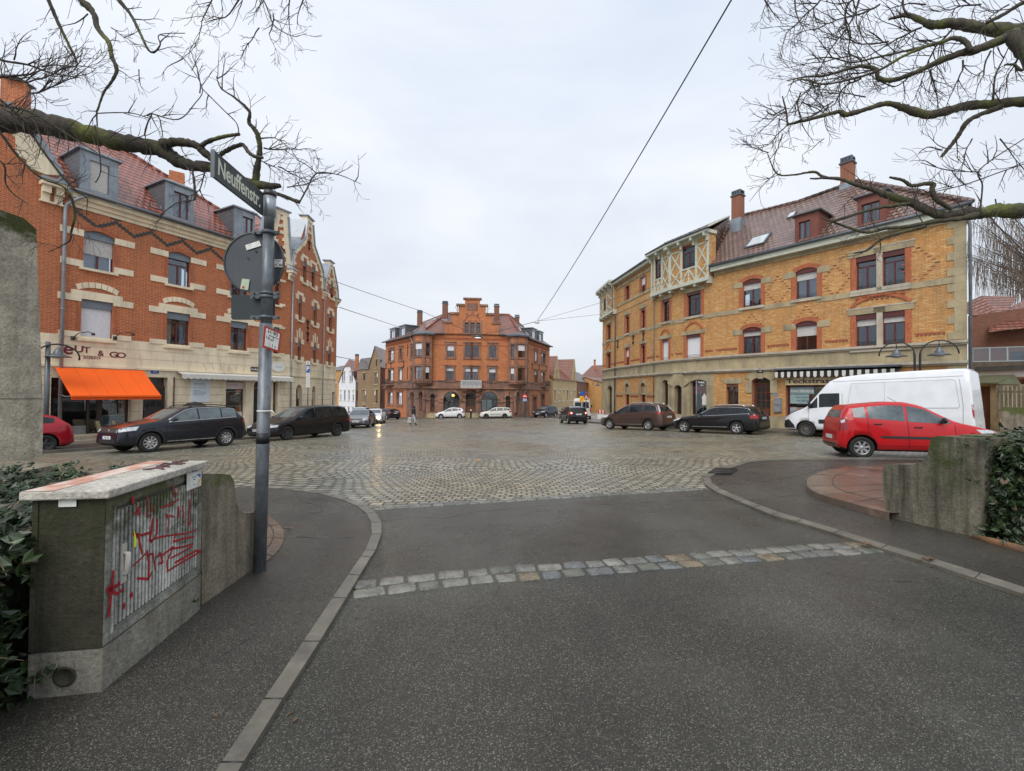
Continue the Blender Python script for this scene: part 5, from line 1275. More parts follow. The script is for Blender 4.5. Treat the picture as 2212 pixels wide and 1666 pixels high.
mb = MB(); mb.fbox(G1,s1[0]+.05,s1[1]-.05,s1[2]+.03,s1[2]+.7,-.6,-.35,0); a = s1[0]+.25; mb.fbox(G1,a,a+.35,s1[2]+.7,s1[2]+1.2,-.5,-.3,0); mb.prism(G1,[(a-.05,s1[2]+1.2),(a+.4,s1[2]+1.2),(a+.17,s1[2]+1.5)],-.5,-.3,0)
mb.fbox(G1,s1[0]+.06,s1[1]-.06,s1[3]-.95,s1[3]-.45,-.33,-.325,1); mb.build('shop_display', [M_signw, pm('window_print',(.45,.1,.08),.5,.4,9)], f_)
win(rh,G2,s2,trans=0,mul=0,depth=.3,gl=M_glass_s,name='shop_window')
# shop with the painted board
f_ = win(rh,G0,gs,trans=0,mul=2,depth=.25,gl=M_glass_s,name='shop_window',bar=.1)
ubd0, ubd1 = sorted((G0.u(1697,822),G0.u(1822,822))); zs0 = gs[3]+.01; zs1 = G0.uv(1710,816.5)[1]
mb = MB(); mb.fbox(G0,ubd0,ubd1,zs0,zs1,0,.05); bd = mb.build('sign_board', pm('sign_board_ochre',(.72,.56,.32),.6,.15,4), rh)
text_mb('Teckstrasse 12', .36, G0, G0.u(1700,823) , (zs0+zs1)/2, .052, .008, .006, align='LEFT', sx=1.5).build('lettering', M_black, bd)
stk_ = MB(); a, b_ = sorted((G0.u(1703,860),G0.u(1755,860))); z1_ = gs[3]-.1; stk_.fbox(G0,a,b_,z1_-.38,z1_,-.235,-.23); stk_.fbox(G0,a+.25*(1),b_,z1_-.95,z1_-.42,-.235,-.23); s_ = stk_.build('window_film', pm('pale_film',(.30,.42,.42),.4,.15,3), f_)
text_mb('tourdesens', .26, G0, (a+b_)/2, z1_-.2, -.228, .003, .004).build('lettering', M_signw, s_)
text_mb('Kultur- & Reisen', .13, G0, (a+b_)/2-.1, z1_-.58, -.228, .002).build('lettering', M_dark, s_); text_mb('fuer alle Sinne', .13, G0, (a+b_)/2-.1, z1_-.78, -.228, .002).build('lettering', M_dark, s_)
mb = MB(); mb.fbox(G0,a-.6,b_,gs[2]+.1,gs[2]+.75,-.235,-.23); mb.build('window_print', pm('holiday_print',(.20,.30,.36),.4,.8,2.5,dirt=(.6,.25,.08),dirtamt=.3), f_)
uc0, uc1 = sorted((G0.u(1681,800),G0.u(1948,790))); cv = canopy(G0,uc0,uc1,zL1-.14,.42,.34,34,[M_black,M_canvas],rh,'striped_awning')
mb = MB(); mb.fbox(G0,uc0-.05,uc1+.05,zL1-.15,zL1-.06,0,.46); mb.build('awning_box', M_zincd, cv)
mb = MB(); a, b_ = sorted((G0.u(1674,875),G0.u(1688.5,875))); z0_, z1_ = G0.uv(1681,890)[1], G0.uv(1681,860)[1]; mb.fbox(G0,a,b_,z0_,(z0_+z1_)/2-.02,0,.16); mb.fbox(G0,a,b_,(z0_+z1_)/2+.02,z1_,0,.16); mb.fbox(G0,a-.02,b_+.02,z0_-.02,z1_+.02,0,.05); mb.build('letterbox', M_pipe, rh)
mb = MB(); a = G0.u(1673,850); z_ = G0.uv(1673,850)[1]; mb.fbox(G0,a-.2,a+.12,z_-.16,z_+.16,0,.02); pl = mb.build('practice_sign', M_zinc, rh)
mb = MB(); a = (gd[0]+gd[1])/2; z_ = gd[3]+.40; mb.fbox(G0,a-.16,a+.16,z_-.14,z_+.14,.12,.14); hn = mb.build('house_number', M_black, rh); text_mb('12', .2, G0, a, z_, .142, .003, .006).build('lettering', M_signw, hn)
# ---- half timbered bay over the corner, and the little one at the far end
def bay(F, u0, u1, z0, z1, proj, ops, par, ends=(True,True)):
    mb = MB(); wall(mb,F,[(u0,z0),(u1,z0),(u1,z1),(u0,z1)],ops,0,0,.12,proj)
    for s_, u in ((0,u0),(1,u1)):
        if ends[s_]: mb.poly([F.P(u,z0,proj),F.P(u,z0,-.3),F.P(u,z1,-.3),F.P(u,z1,proj)],0)
    mb.poly([F.P(u0,z0,proj),F.P(u1,z0,proj),F.P(u1,z0,-.1),F.P(u0,z0,-.1)],0)
    o_ = mb.build('bay_wall', M_brick_yel, par)
    t = MB(); W = proj; th = .05; pw = .17
    def bar(a, b_, w_=.11):
        d = Vector((b_[0]-a[0],b_[1]-a[1])).normalized(); n_ = Vector((-d.y,d.x))*w_/2; t.prism(F,[(a[0]-n_.x,a[1]-n_.y),(b_[0]-n_.x,b_[1]-n_.y),(b_[0]+n_.x,b_[1]+n_.y),(a[0]+n_.x,a[1]+n_.y)],W,W+th)
    def bar2(a, b_, w_=.10):
        d = Vector((b_[0]-a[0],b_[1]-a[1])).normalized(); n_ = Vector((-d.y,d.x))*w_/2; t.prism(F,[(a[0]-n_.x,a[1]-n_.y),(b_[0]-n_.x,b_[1]-n_.y),(b_[0]+n_.x,b_[1]+n_.y),(a[0]+n_.x,a[1]+n_.y)],W,W+th-.006)
    t.fbox(F,u0-.02,u1+.02,z0-.12,z0+.14,-.1,W+.12); t.fbox(F,u0,u1,z1-.16,z1,W,W+th+.004)
    ed = [u0]+sum([[o[0],o[1]] for o in sorted(ops)],[])+[u1]
    for i, u in enumerate(ed):
        c = u+pw/2 if i == 0 else (u-pw/2 if (i == len(ed)-1 or i % 2 == 1) else u+pw/2); bar((c,z0+.14),(c,z1-.16),pw)
    for i in range(0,len(ed),2):
        a, b_ = ed[i]+(pw if i == 0 else 0), ed[i+1]-(pw if i+1 == len(ed)-1 else 0)
        a, b_ = ed[i]+pw, ed[i+1]-pw
        if b_-a < .25: continue
        zt_ = z1-.55; bar2((a,zt_),(b_,zt_)); H = (zt_-z0-.14)
        bar2((a,z0+.14+H*.0),(b_,z0+.14+H*.40)); bar2((b_,z0+.14),(a,z0+.14+H*.40)); bar2((a,z0+.14+H*.42),(b_,z0+.14+H*.98)); bar2((b_,z0+.14+H*.42),(a,z0+.14+H*.98)); 
    for o in ops:
        bar((o[0],o[2]-.07),(o[1],o[2]-.07)); c = (o[0]+o[1])/2; bar((c,z0+.1),(c,o[2]-.1)); bar2((o[0],z0+.14),(c,o[2]-.12)); bar2((o[1],z0+.14),(c,o[2]-.12))
    n = max(2,int((u1-u0)/1.1))
    for i in range(n+1):      # scroll brackets under the eaves and corbels under the sill beam
        u = u0+.08+(u1-u0-.16)*i/n
        t.prism(F,[(u-.07,z1-.5),(u+.07,z1-.5),(u+.07,z1),(u-.07,z1)],W+th,W+.2); t.prism(F,[(u-.07,z1-.22),(u+.07,z1-.22),(u+.07,z1),(u-.07,z1)],W+.2,W+.48)
        t.prism(F,[(u-.09,z0-.30),(u+.09,z0-.30),(u+.09,z0-.12),(u-.09,z0-.12)],-.02,W+.05)
    t.fbox(F,u0-.1,u1+.1,z1,z1+.22,-.3,W+.5)
    t.build('timber_frame', M_sgtimber, o_)
    for o in ops: win(o_,F,o,mul=1,trans=.66,box=.2,w=proj,depth=.05,rail=1)
    return o_
zB0 = 7.72
b1 = [WB(G1,1481.5,1509.5,531,583)]; b2 = [WB(G2,1423.5,1437,559,604)]; b1 = same(b1,8.85,10.45); b2 = same(b2,8.85,10.45)
bay(G1,.12,G1.L+.12,zB0,zT,.32,b1,rh,(True,False)); bay(G2,.0,G2.L+.1,zB0,zT,.32,b2,rh,(False,True))
bay(G4,.0,G4.L,zT-2.75,zT,.3,t4,rh)
# ---- roofs
mainA = G0.P(-.25,zE,.45); mainB = G0.P(G0.L+.1,zE,.45); rA_ = V(20.7,26.1,13.0); rB_ = V(16.6,32.2,13.25); sag = V(18.9,28.6,12.85)
bkA = G0.P(-.25,zE,.45)+SD*11.5; 
roofpoly(rh, [[mainA,mainB,rB_,sag,rA_],[mainA,rA_,bkA],[rA_,sag,rB_,V(25,40,8.4),bkA]], M_tile_brn)
ridge(rh,[mainA+V(0,0,.05),rA_,sag,rB_],M_tile_brn,.12)
tw = [G1.P(-.2,zT+.2,.85),G1.P(G1.L+.1,zT+.2,.85),G2.P(G2.L+.2,zT+.2,.8),G3.P(0,zT+.1,.5)]
ap = V(16.2,32.6,13.4); g3e = G3.P(G3.L,zT+.05,.5); g4e = G4.P(G4.L,zT+.05,.5); rE = V(14.5,44,13.2)
roofpoly(rh, [[tw[0],tw[1],ap],[tw[1],tw[2],ap],[tw[2],tw[3],ap],[tw[3],g3e,rE,ap],[g3e,g4e,V(13.8,50,zT),rE],[ap,rE,V(19,46,8.5),V(20,36,8.5)]], M_tile_brn)
ridge(rh,[tw[1]+V(0,0,.02),ap],M_tile_brn,.09)
mb = MB(); s0 = G1.P(-.2,zE-.1,.2); s1_ = tw[0]; mb.poly([G1.P(.12,zE-.4,.3),G1.P(.12,zT+.1,.3),ap-V(0,0,.1),G1.P(.12,zE-.4,-4.6)]); mb.build('shingled_gable', M_tile_brn, rh)
mb = MB(); mb.tube([tw[0]+V(0,0,.02),ap+V(0,0,.02)],.07,6); mb.build('verge_board', M_sgtimber, rh)
gutter(rh,[mainA+V(0,0,.02),mainB+V(0,0,.02)],.09,M_zincd); gutter(rh,[tw[0],tw[1],tw[2]],.07); gutter(rh,[G3.P(0,zT,.55),G3.P(G3.L,zT,.55)],.07)
mb = MB(); mb.fbox(G0,-.1,G0.L+.05,zE-.34,zE-.06,-.02,.38); mb.fbox(G0,-.1,G0.L+.05,zE-.06,zE+.02,-.02,.44); mb.fbox(G3,.1,G3.L,zT-.28,zT-.02,-.02,.45); mb.build('eaves_board', M_sgtimber, rh)
for (x0,x1,y0,y1,wx0,wx1) in ((1717,1768,459,519,1725,1750),(1852,1914,431,490,1861,1900)):
    w0 = .1; a, b_ = sorted((G0.uv(x0,490,w0)[0],G0.uv(x1,490,w0)[0])); wa, wb_ = sorted((G0.uv(wx0,490,w0)[0],G0.uv(wx1,490,w0)[0])); z0_ = G0.uv((x0+x1)/2,y1,w0)[1]; z1_ = G0.uv((x0+x1)/2,y0,w0)[1]
    z0_ = zE+.15; z1_ = zE+1.75
    dormer(rh,G0,a,b_,z0_,z1_,w0,2.6,(wa,wb_,z0_+.18,z1_-.38,0),pm('dormer_cladding',(.20,.065,.045),.6,.15,3),pm('dormer_cladding',(.2,.065,.045)),M_zincd,dict(mul=1,trans=0,curt=.3),hip=.25,roofz=.22,over=.16)
def skylight(par, corners, name='skylight'):
    c = [Vector(p) for p in corners]; n = (c[1]-c[0]).cross(c[3]-c[0]).normalized()
    if n.z < 0: n = -n
    mb = MB(); mb.hexa([p+n*.02 for p in c]+[p+n*.12 for p in c]); o_ = mb.build(name, M_zincd, par)
    ctr = sum(c, V(0,0,0))/4; mb = MB(); mb.poly([ctr+(p-ctr)*.82+n*.125 for p in c]); mb.build('pane', pm('skylight_glass',(.55,.6,.62),.1,.08,2), o_); return o_
def onroof(u, t, lift=0.0):       # main roof slope of the right house: t from eaves to ridge
    a = G0.P(u,zE,.45); return a+(G0.P(u,13.05,-4.75)-a)*t
def skyr(u0,u1,t0,t1): return [onroof(u0,t0),onroof(u1,t0),onroof(u1,t1),onroof(u0,t1)]
us0, us1 = sorted((G0.uv(1614,520,-.8)[0],G0.uv(1657,520,-.8)[0])); skylight(rh, skyr(us0,us1,.18,.37)); 
us0, us1 = sorted((G0.uv(1697,446,-2.5)[0],G0.uv(1712,446,-2.5)[0])); skylight(rh, skyr(us0,us1,.60,.70))
c_ = onroof(G0.uv(1829,400,-4.2)[0],.93); chimney(rh,(c_.x,c_.y),12.2,14.15,.6,.6,M_brick_chim,ang=-.95,fl2=.75)
c_ = PY(1594,450,30.6); chimney(rh,(c_.x,c_.y),10.6,14.0,.62,.62,M_brick_chim,ang=-.95,fl2=1.8)
c_ = PY(1403,560,38); chimney(rh,(c_.x+1,c_.y),11.2,12.0,.6,.6,M_brick_dk,ang=-.6,fl2=.1)
mb = MB(); q = PY(1449,520,33); mb.lathe((q.x+.2,q.y,11.0),[(.12,0),(.12,.3),(.08,.35),(.13,.5),(.05,.75)],10); mb.build('chimney_pot', M_brick_org, rh)
downpipe(rh,[G0.P(.1,zE-.1,.45),G0.P(-.05,zE-.5,.2),G0.P(-.12,zE-.9,.08),G0.P(-.12,-2.6,.08)],.06,pm('downpipe_grey',(.16,.18,.19),.45,.2,3,metal=.3))
downpipe(rh,[G3.P(.04,zT-2.9,.1),G3.P(.04,-3.6,.1)],.03,M_zincd); downpipe(rh,[G4.P(.05,zT-.3,.42),G4.P(.05,zT-2.9,.4),G4.P(.05,zT-3.1,.12),G4.P(.05,-3.8,.12)],.055,M_zincd)
mb = MB(); mb.poly([mainA+V(0,0,-.02),bkA,bkA-V(0,0,.35),mainA-V(0,0,.35)]);  mb.build('verge_cladding', M_frame_d, rh)

# ================================================================ CENTRE BUILDING (orange brick on red sandstone)
ch = thing('corner_building', 'orange brick and brown sandstone building with a stepped gable facing the square', 'building', (-6,61,gz(-6,61)))
H0 = Fac((-12.4,60.5),(.8,61.5)); HL = Fac((-21,72),(-12.4,60.5)); HR = Fac((.8,61.5),(6.5,76))
zEc = 8.05; zLc = H0.uv(1018,837)[1]; zBd = H0.uv(1018,823)[1]
H0.ua = lambda x: H0.u(x,780)
rowU = (H0.uv(1018,771.5)[1],H0.uv(1018,745)[1]); rowL = (H0.uv(1018,821.5)[1],H0.uv(1018,795)[1])
def cx(F, x0, x1, row, rise=0): a, b_ = F.u(x0,800), F.u(x1,800); return (min(a,b_),max(a,b_),row[0],row[1],rise)
fU = [cx(H0,965.5,980,rowU),cx(H0,1005,1017,rowU),cx(H0,1021,1033,rowU),cx(H0,1057,1071,rowU)]
fL = [cx(H0,965,979.5,rowL),cx(H0,1004.5,1016.5,rowL),cx(H0,1020,1032,rowL),cx(H0,1056.5,1070.5,rowL)]
fG = [OB(H0,958,993,846,888,1.1),OB(H0,1040,1075,846.5,888,1.1),OB(H0,1006,1028,849,892,.9),OB(H0,930,939.5,850.5,890,.5),OB(H0,1092.5,1102,855,890,.5)]
lU = [cx(HL,839.5,850,rowU),cx(HL,862,869,rowU),cx(HL,888,895,rowU),cx(HL,906.5,914,rowU)]; lL = [cx(HL,839.5,850,rowL),cx(HL,862,869,rowL),cx(HL,888,895,rowL),cx(HL,906.5,914,rowL)]
lG = [OB(HL,838.5,848.5,848,873),OB(HL,857.5,869,848,874),OB(HL,887,896,845.5,889,.6),OB(HL,906,915,845.5,889,.6)]
rU = [cx(HR,1119,1124,rowU),cx(HR,1133,1139,rowU),cx(HR,1154.5,1160.5,rowU),cx(HR,1169.5,1177,rowU)]; rL = [cx(HR,1119,1124,rowL),cx(HR,1133,1139,rowL),cx(HR,1154.5,1160.5,rowL),cx(HR,1169.5,1177,rowL)]
rG = [OB(HR,1114.5,1121,847,892,.6),OB(HR,1130,1139,847,892,.6),OB(HR,1151,1159,858,889),OB(HR,1168.5,1176,852,877)]
mb = MB()
for F, a_, g_ in ((H0,fU+fL,fG),(HL,lU+lL,lG),(HR,rU+rL,rG)):
    wall(mb,F,[(0,zBd),(F.L,zBd),(F.L,zEc),(0,zEc)],a_,0,1,.2)
    wall(mb,F,[(0,zLc),(F.L,zLc),(F.L,zBd),(0,zBd)],[],1,1)
    if F is H0: wall(mb,F,[(0,-5.2),(F.L,-5.2),(F.L,zLc),(0,zLc)],g_,1,1,.35)
    else:
        s_ = HL.u(878,860) if F is HL else HR.u(1144.5,860)
        o1 = [o for o in g_ if (o[0]+o[1])/2 < s_]; o2 = [o for o in g_ if (o[0]+o[1])/2 >= s_]
        m1, m2 = ((0,1) if F is HL else (1,0))
        wall(mb,F,[(0,-5.5),(s_,-5.5),(s_,zLc),(0,zLc)],o1,m1,1,.3); wall(mb,F,[(s_,-5.5),(F.L,-5.5),(F.L,zLc),(s_,zLc)],o2,m2,1,.3)
bl_, br_ = V(-14,86,0), V(4,90,0)
pL, pR = HL.P(0,0), HR.P(HR.L,0)
for a, b_ in ((pL,bl_),(bl_,br_),(br_,pR)): mb.poly([V(a.x,a.y,-6),V(b_.x,b_.y,-6),V(b_.x,b_.y,zEc),V(a.x,a.y,zEc)],0)
# stepped gable: stacked blocks
gm = H0.u(1020,700); stp = [(6.35/1.55*1.0,zEc,H0.uv(1020,703)[1]),(0,0,0)]
def hu(x): return H0.u(x,690)
Gs = [(hu(962),hu(1077),zEc,H0.uv(1020,699)[1]),(hu(976.5),hu(1062.5),H0.uv(1020,699)[1],H0.uv(1020,680)[1]),(hu(990.5),hu(1049),H0.uv(1020,680)[1],H0.uv(1020,661.5)[1]),(hu(1004),hu(1036.5),H0.uv(1020,661.5)[1],H0.uv(1020,647.5)[1])]
gw3 = [cx(H0,1003.5,1011,(H0.uv(1020,720)[1],H0.uv(1020,697)[1])),cx(H0,1015.5,1023.5,(H0.uv(1020,720)[1],H0.uv(1020,697)[1])),cx(H0,1028,1036,(H0.uv(1020,720)[1],H0.uv(1020,697)[1]))]
for i, (a, b_, z0, z1) in enumerate(Gs):
    ops = [(o[0],o[1],max(o[2],z0),min(o[3],z1),0) for o in gw3 if min(o[3],z1)>max(o[2],z0)] if i < 2 else []
    wall(mb,H0,[(a,z0),(b_,z0),(b_,z1),(a,z1)],ops,0,1,.2)
    for u in (a,b_): mb.poly([H0.P(u,z0),H0.P(u,z1),H0.P(u,z1,-.5),H0.P(u,z0,-.5)],0)
    mb.poly([H0.P(a,z0,-.5),H0.P(b_,z0,-.5),H0.P(b_,z1,-.5),H0.P(a,z1,-.5)],0)
mb.build('brick_wall', [M_brick_org, M_stone_r], ch)
mb = MB()
for i, (a, b_, z0, z1) in enumerate(Gs):
    nx = Gs[i+1] if i < 3 else None
    if nx:
        mb.fbox(H0,a-.35,nx[0]+.0,z1,z1+.28,-.55,.15); mb.fbox(H0,nx[1],b_+.35,z1,z1+.28,-.55,.15)
    else: mb.fbox(H0,a-.25,b_+.25,z1,z1+.25,-.55,.15)
mb.fbox(H0,gm-.75,gm+.75,Gs[2][2]+.6,Gs[3][3]-.5,0,.05); mb.fbox(H0,gw3[0][0]-.35,gw3[2][1]+.35,gw3[0][2]-.3,gw3[0][2]-.003,0,.12)
for a in (gw3[0][0]-.35,gw3[0][1],gw3[1][1],gw3[2][1]): mb.fbox(H0,a,a+.3,gw3[0][2],gw3[0][3]+.35,0,.08)
for a in (-.75,0,.75): mb.fbox(H0,gm+a-.14,gm+a+.14,gw3[0][3]+1.05-abs(a)*.4,gw3[0][3]+1.6-abs(a)*.4,0,.05)
mb.build('gable_coping', M_stone_r, ch)
arc = arcpts(gw3[0][0]-.1,gw3[2][1]+.1,gw3[0][3]+1.2,.85,14); arc2 = arcpts(gw3[0][0]+.1,gw3[2][1]-.1,gw3[0][3]+1.05,.8,14); mb = MB()
for k in range(14): mb.prism(H0,[arc[k],arc[k+1],arc2[k+1],arc2[k]],0,.04)
mb.build('relieving_arch', M_brick_arch, ch)
for s_ in (-1,1): anchor(ch,H0,gm+s_*2.1,Gs[2][2]+.55,1.5)
mb = MB()
for F in (H0,HL,HR):
    mb.fbox(F,0,F.L,zLc-.2,zLc,0,.28); mb.fbox(F,0,F.L,zBd-.08,zBd+.04,0,.1); mb.fbox(F,0,F.L,zLc+.02,zLc+.12,0,.2)
mb.build('ledge', M_stone_r, ch)
mb = MB()
for F in (H0,HL,HR):
    u = .15
    while u < F.L-.2: mb.fbox(F,u,u+.13,zEc-.75,zEc-.55,0,.08); u += .27
    mb.fbox(F,0,F.L,zEc-.55,zEc-.45,0,.1); mb.fbox(F,0,F.L,zEc-1.55,zEc-1.45,0,.04)
mb.build('corbel_table', M_brick_arch, ch)
def strim(F, o, fr, hood=True):
    u0,u1,z0,z1 = o[:4]; mb = MB()
    for a, b_ in ((u0-.26,u0),(u1,u1+.26)): mb.fbox(F,a,b_,z0-.02,z1,0,.07)
    mb.fbox(F,u0-.3,u1+.3,z1+.003,z1+.28,0,.08); mb.fbox(F,u0-.36,u1+.36,z1+.28,z1+.36,0,.16); mb.fbox(F,u0-.34,u1+.34,z0-.32,z0-.022,0,.1)
    mb.build('window_surround', M_stone_r, fr)
ktr = dict(mul=1,trans=.66,depth=.16)
for i, o in enumerate(fU): strim(H0,o,win(ch,H0,o,blind=(.5,.0,.0,.0)[i],blindm=M_blindw,**ktr))
for i, o in enumerate(fL): strim(H0,o,win(ch,H0,o,blind=(.26,.3,.3,.34)[i],blindm=M_blindw,curt=(0,.9,.9,0)[i],**ktr))
for i, o in enumerate(gw3): win(ch,H0,o,mul=0,trans=.6)
for i, o in enumerate(lU): strim(HL,o,win(ch,HL,o,blind=(0,.0,.4,.5)[i],blindm=M_blindw,**ktr))
for i, o in enumerate(lL): strim(HL,o,win(ch,HL,o,blind=(0,.95,.6,.3)[i],blindm=M_blindw,**ktr))
for i, o in enumerate(rU): strim(HR,o,win(ch,HR,o,blind=(.3,.3,.9,0)[i],blindm=M_blindw,**ktr))
for i, o in enumerate(rL): strim(HR,o,win(ch,HR,o,blind=(.3,.3,.3,0)[i],blindm=M_blindw,**ktr))
for o in lG[:2]: strim(HL,o,win(ch,HL,o,**ktr))
for o in lG[2:]: win(ch,HL,o,mul=0,trans=.72,depth=.3,gl=M_glass_s)
for o in rG[:2]: win(ch,HR,o,mul=0,trans=.72,depth=.3,gl=M_glass_s)
for o in rG[2:]: strim(HR,o,win(ch,HR,o,mul=0,trans=0,depth=.25))
def archtrim(F, o, fr=None, r_=.35):
    u0,u1,z0,z1,rise = o; mb = MB()
    arc = arcpts(u0-r_,u1+r_,z1+r_,min(rise+r_*.9,(u1-u0)/2+r_)); arc2 = arcpts(u0,u1,z1,rise)
    for k in range(10): mb.prism(F,[arc[k],arc[k+1],arc2[k+1],arc2[k]],0,.10)
    zs = z1-rise; mb.fbox(F,u0-.75,u0,zs-.42,zs-.15,0,.12); mb.fbox(F,u1,u1+.75,zs-.42,zs-.15,0,.12)
    mb.build('arch_moulding', M_stone_r, fr or ch)
for i, o in enumerate(fG[:2]):
    f_ = win(ch,H0,o,fm=M_black,mul=2,trans=.60,depth=.3,gl=M_glass_s,name='shop_window'); archtrim(H0,o,f_)
    mb = MB()
    if i == 0:
        mb.lathe(H0.P(o[0]+ (o[1]-o[0])*.58, o[3]-.75,-.55),[(.02,0),(.2,.06),(.24,.22),(.18,.36),(.02,.42)],14); mb.build('pendant_lamp', emit('lit_globe',(1,.62,.2),1.6), f_)
    else: mb.fbox(H0,o[0]+.1,o[0]+1.5,o[2],o[3]-1.1,-.36,-.34); mb.build('curtain', M_curt, f_)
paneldoor(ch,H0,fG[2],M_door,top=.0,depth=.35,rows=3,cols=2); archtrim(H0,fG[2],None,.3)
for o in fG[3:]: paneldoor(ch,H0,o,M_door,top=.1,depth=.3,rows=2,cols=2,gfrac=.7); archtrim(H0,o,None,.28)
for o in lG[2:]: archtrim(HL,o,None,.3)
for o in rG[:2]: archtrim(HR,o,None,.3)
mb = MB(); gfl = gzF(H0,H0.u(1018,850))
for k in range(4): mb.fbox(H0,fG[2][0]-.4,fG[2][1]+.4,-5,fG[2][2]-.05-.16*k if False else gfl+.1+.16*(4-k),0,.35+.3*k); mb.fbox(H0,fG[3][0]-.4,fG[3][1]+.4,-5,gzF(H0,1)+.1+.16*(4-k),0,.35+.3*k)
mb.build('entrance_steps', M_stone_y, ch)
mb = MB(); bu0, bu1 = H0.u(996,830), H0.u(1040,830); bz0, bz1 = H0.uv(1018,838)[1], H0.uv(1018,822)[1]; bw = 1.0
mb.fbox(H0,bu0,bu1,bz0-.18,bz0,0,bw+.05,1); mb.fbox(H0,bu0,bu1,bz1-.06,bz1,bw-.05,bw,0); mb.fbox(H0,bu0,bu0+.05,bz0,bz1,0,bw,0); mb.fbox(H0,bu1-.05,bu1,bz0,bz1,0,bw,0); mb.fbox(H0,bu0+.05,bu1-.05,bz0,bz1-.06,bw-.03,bw-.01,0)
n = 15
for k in range(n):
    a = bu0+.08+(bu1-bu0-.16)*k/n; b2_ = (bu1-bu0-.16)/n
    mb.prism(H0,[(a,bz1-.08),(a+.05,bz1-.08),(a+b2_*.5+.025,bz0+.05),(a+b2_*.5-.025,bz0+.05)],bw-.008,bw+.012,2); mb.prism(H0,[(a+b2_-.05,bz1-.08),(a+b2_,bz1-.08),(a+b2_*.5+.025,bz0+.05),(a+b2_*.5-.025,bz0+.05)],bw-.006,bw+.014,2)
mb.build('balcony', [pm('balcony_grey',(.62,.62,.62),.5,.1,3), M_stone_r, pm('balcony_line',(.2,.2,.21),.5)], ch)
mb = MB()
for u in (bu0+.5,bu1-.5): mb.prism(H0,[(u-.25,bz0-.18),(u+.25,bz0-.18),(u+.22,bz0-1.1),(u-.22,bz0-1.1)],0,.35); mb.fbox(H0,u-.3,u+.3,bz0-.5,bz0-.18,.35,.8)
mb.build('balcony_corbel', M_stone_r, ch)
# corner oriels (three sided, two storeys)
def oriel(c, dirv, par):
    d = Vector(dirv).normalized(); t = Vector((-d.y,d.x)); r_ = 1.35
    pt = [c - t*1.5, c + d*1.0 - t*.85, c + d*1.0 + t*.85, c + t*1.5]
    zo0, zo1 = zBd-.35, zEc-.2; mb = MB(); fr = []
    for a, b_ in zip(pt, pt[1:]):
        F = Fac(a, b_); ws = [(.32,F.L-.32,rowU[0],rowU[1],0),(.32,F.L-.32,rowL[0],rowL[1],0)]; wall(mb,F,[(0,zo0),(F.L,zo0),(F.L,zo1),(0,zo1)],ws,0,0,.15); fr.append((F,ws))
        for z0_ in (rowL[0]-.25,rowL[1]+.1,rowU[0]-.25,rowU[1]+.1): mb.fbox(F,0,F.L,z0_,z0_+.15,0,.08,0)
        mb.fbox(F,.32,F.L-.32,rowL[1]+.4,rowU[0]-.35,0,.02,1); mb.fbox(F,.32,F.L-.32,rowU[1]+.35,zo1-.1,0,.02,1)
        for u in (.0,F.L-.18): mb.fbox(F,u,u+.18,zo0,zo1,0,.05,0)
    n = len(pt); cc = Vector((c.x,c.y)); 
    for k in range(4):
        s_ = 1-.25*k; s2 = 1-.25*(k+1)
        for a, b_ in zip(pt, pt[1:]): mb.poly([V(*(cc.lerp(a,s_)),zo0-.25*k),V(*(cc.lerp(b_,s_)),zo0-.25*k),V(*(cc.lerp(b_,s2)),zo0-.25*(k+1)),V(*(cc.lerp(a,s2)),zo0-.25*(k+1))],0)
    o_ = mb.build('oriel', [M_stone_r, M_brick_org], par)
    for i, (F, ws) in enumerate(fr):
        for j, o in enumerate(ws): win(o_,F,o,mul=1 if i == 1 else 0,trans=.64,depth=.1,blind=.45 if (i+j)%2 else 0,blindm=M_blindw)
    mb = MB(); e = [cc + (p-cc)*1.28 for p in pt]
    for a, b_ in zip(e, e[1:]): mb.poly([V(a.x,a.y,zo1+.15),V(b_.x,b_.y,zo1+.15),V(cc.x-d.x*.3,cc.y-d.y*.3,zo1+.85)])
    mb.mesh([V(p.x,p.y,zo1+h) for h in (-.05,.15) for p in e], [(0,1,5,4),(1,2,6,5),(2,3,7,6),(3,2,1,0),(4,5,6,7)]); mb.build('oriel_roof', M_zincd, o_)
oriel(Vector((-12.5,60.7)), (-.45,-1), ch); oriel(Vector((.85,61.7)), (.5,-1), ch)
# roof
k_ = .45
eL0, eL1, eR1, eR0 = HL.P(-.3,zEc,k_), HL.P(HL.L,zEc,k_), HR.P(0,zEc,k_), HR.P(HR.L+.3,zEc,k_)
zr = 12.1; rl, rr_ = V(-10.3,67.2,zr), V(-.6,67.6,zr); rlb, rrb = V(-16.5,77.5,zr), V(2.0,80,zr)
roofpoly(ch, [[eL1,eR1,rr_,rl],[eL0,eL1,rl,rlb],[eR1,eR0,rrb,rr_],[eL0,rlb,V(-14,86,zEc)],[eR0,rrb,V(4,90,zEc)],[rl,rr_,rrb,V(4,90,zEc),V(-14,86,zEc),rlb]], M_tile_mid)
ridge(ch,[eL1+V(0,0,.1),rl,rr_,eR1+V(0,0,.1)],M_tile_red,.16); ridge(ch,[rl,rlb],M_tile_mid,.14); ridge(ch,[rr_,rrb],M_tile_mid,.14)
gutter(ch,[eL0,eL1],.12); gutter(ch,[eR1,eR0],.12); gutter(ch,[H0.P(-.2,zEc+.02,.4),H0.P(Gs[0][0]-.1,zEc+.02,.4)],.1); gutter(ch,[H0.P(Gs[0][1]+.1,zEc+.02,.4),H0.P(H0.L+.2,zEc+.02,.4)],.1)
downpipe(ch,[HL.P(HL.u(891,760),zEc-.2,.4),HL.P(HL.u(893,760),zEc-1,.1),HL.P(HL.u(893,760),-3.5,.1)],.06)
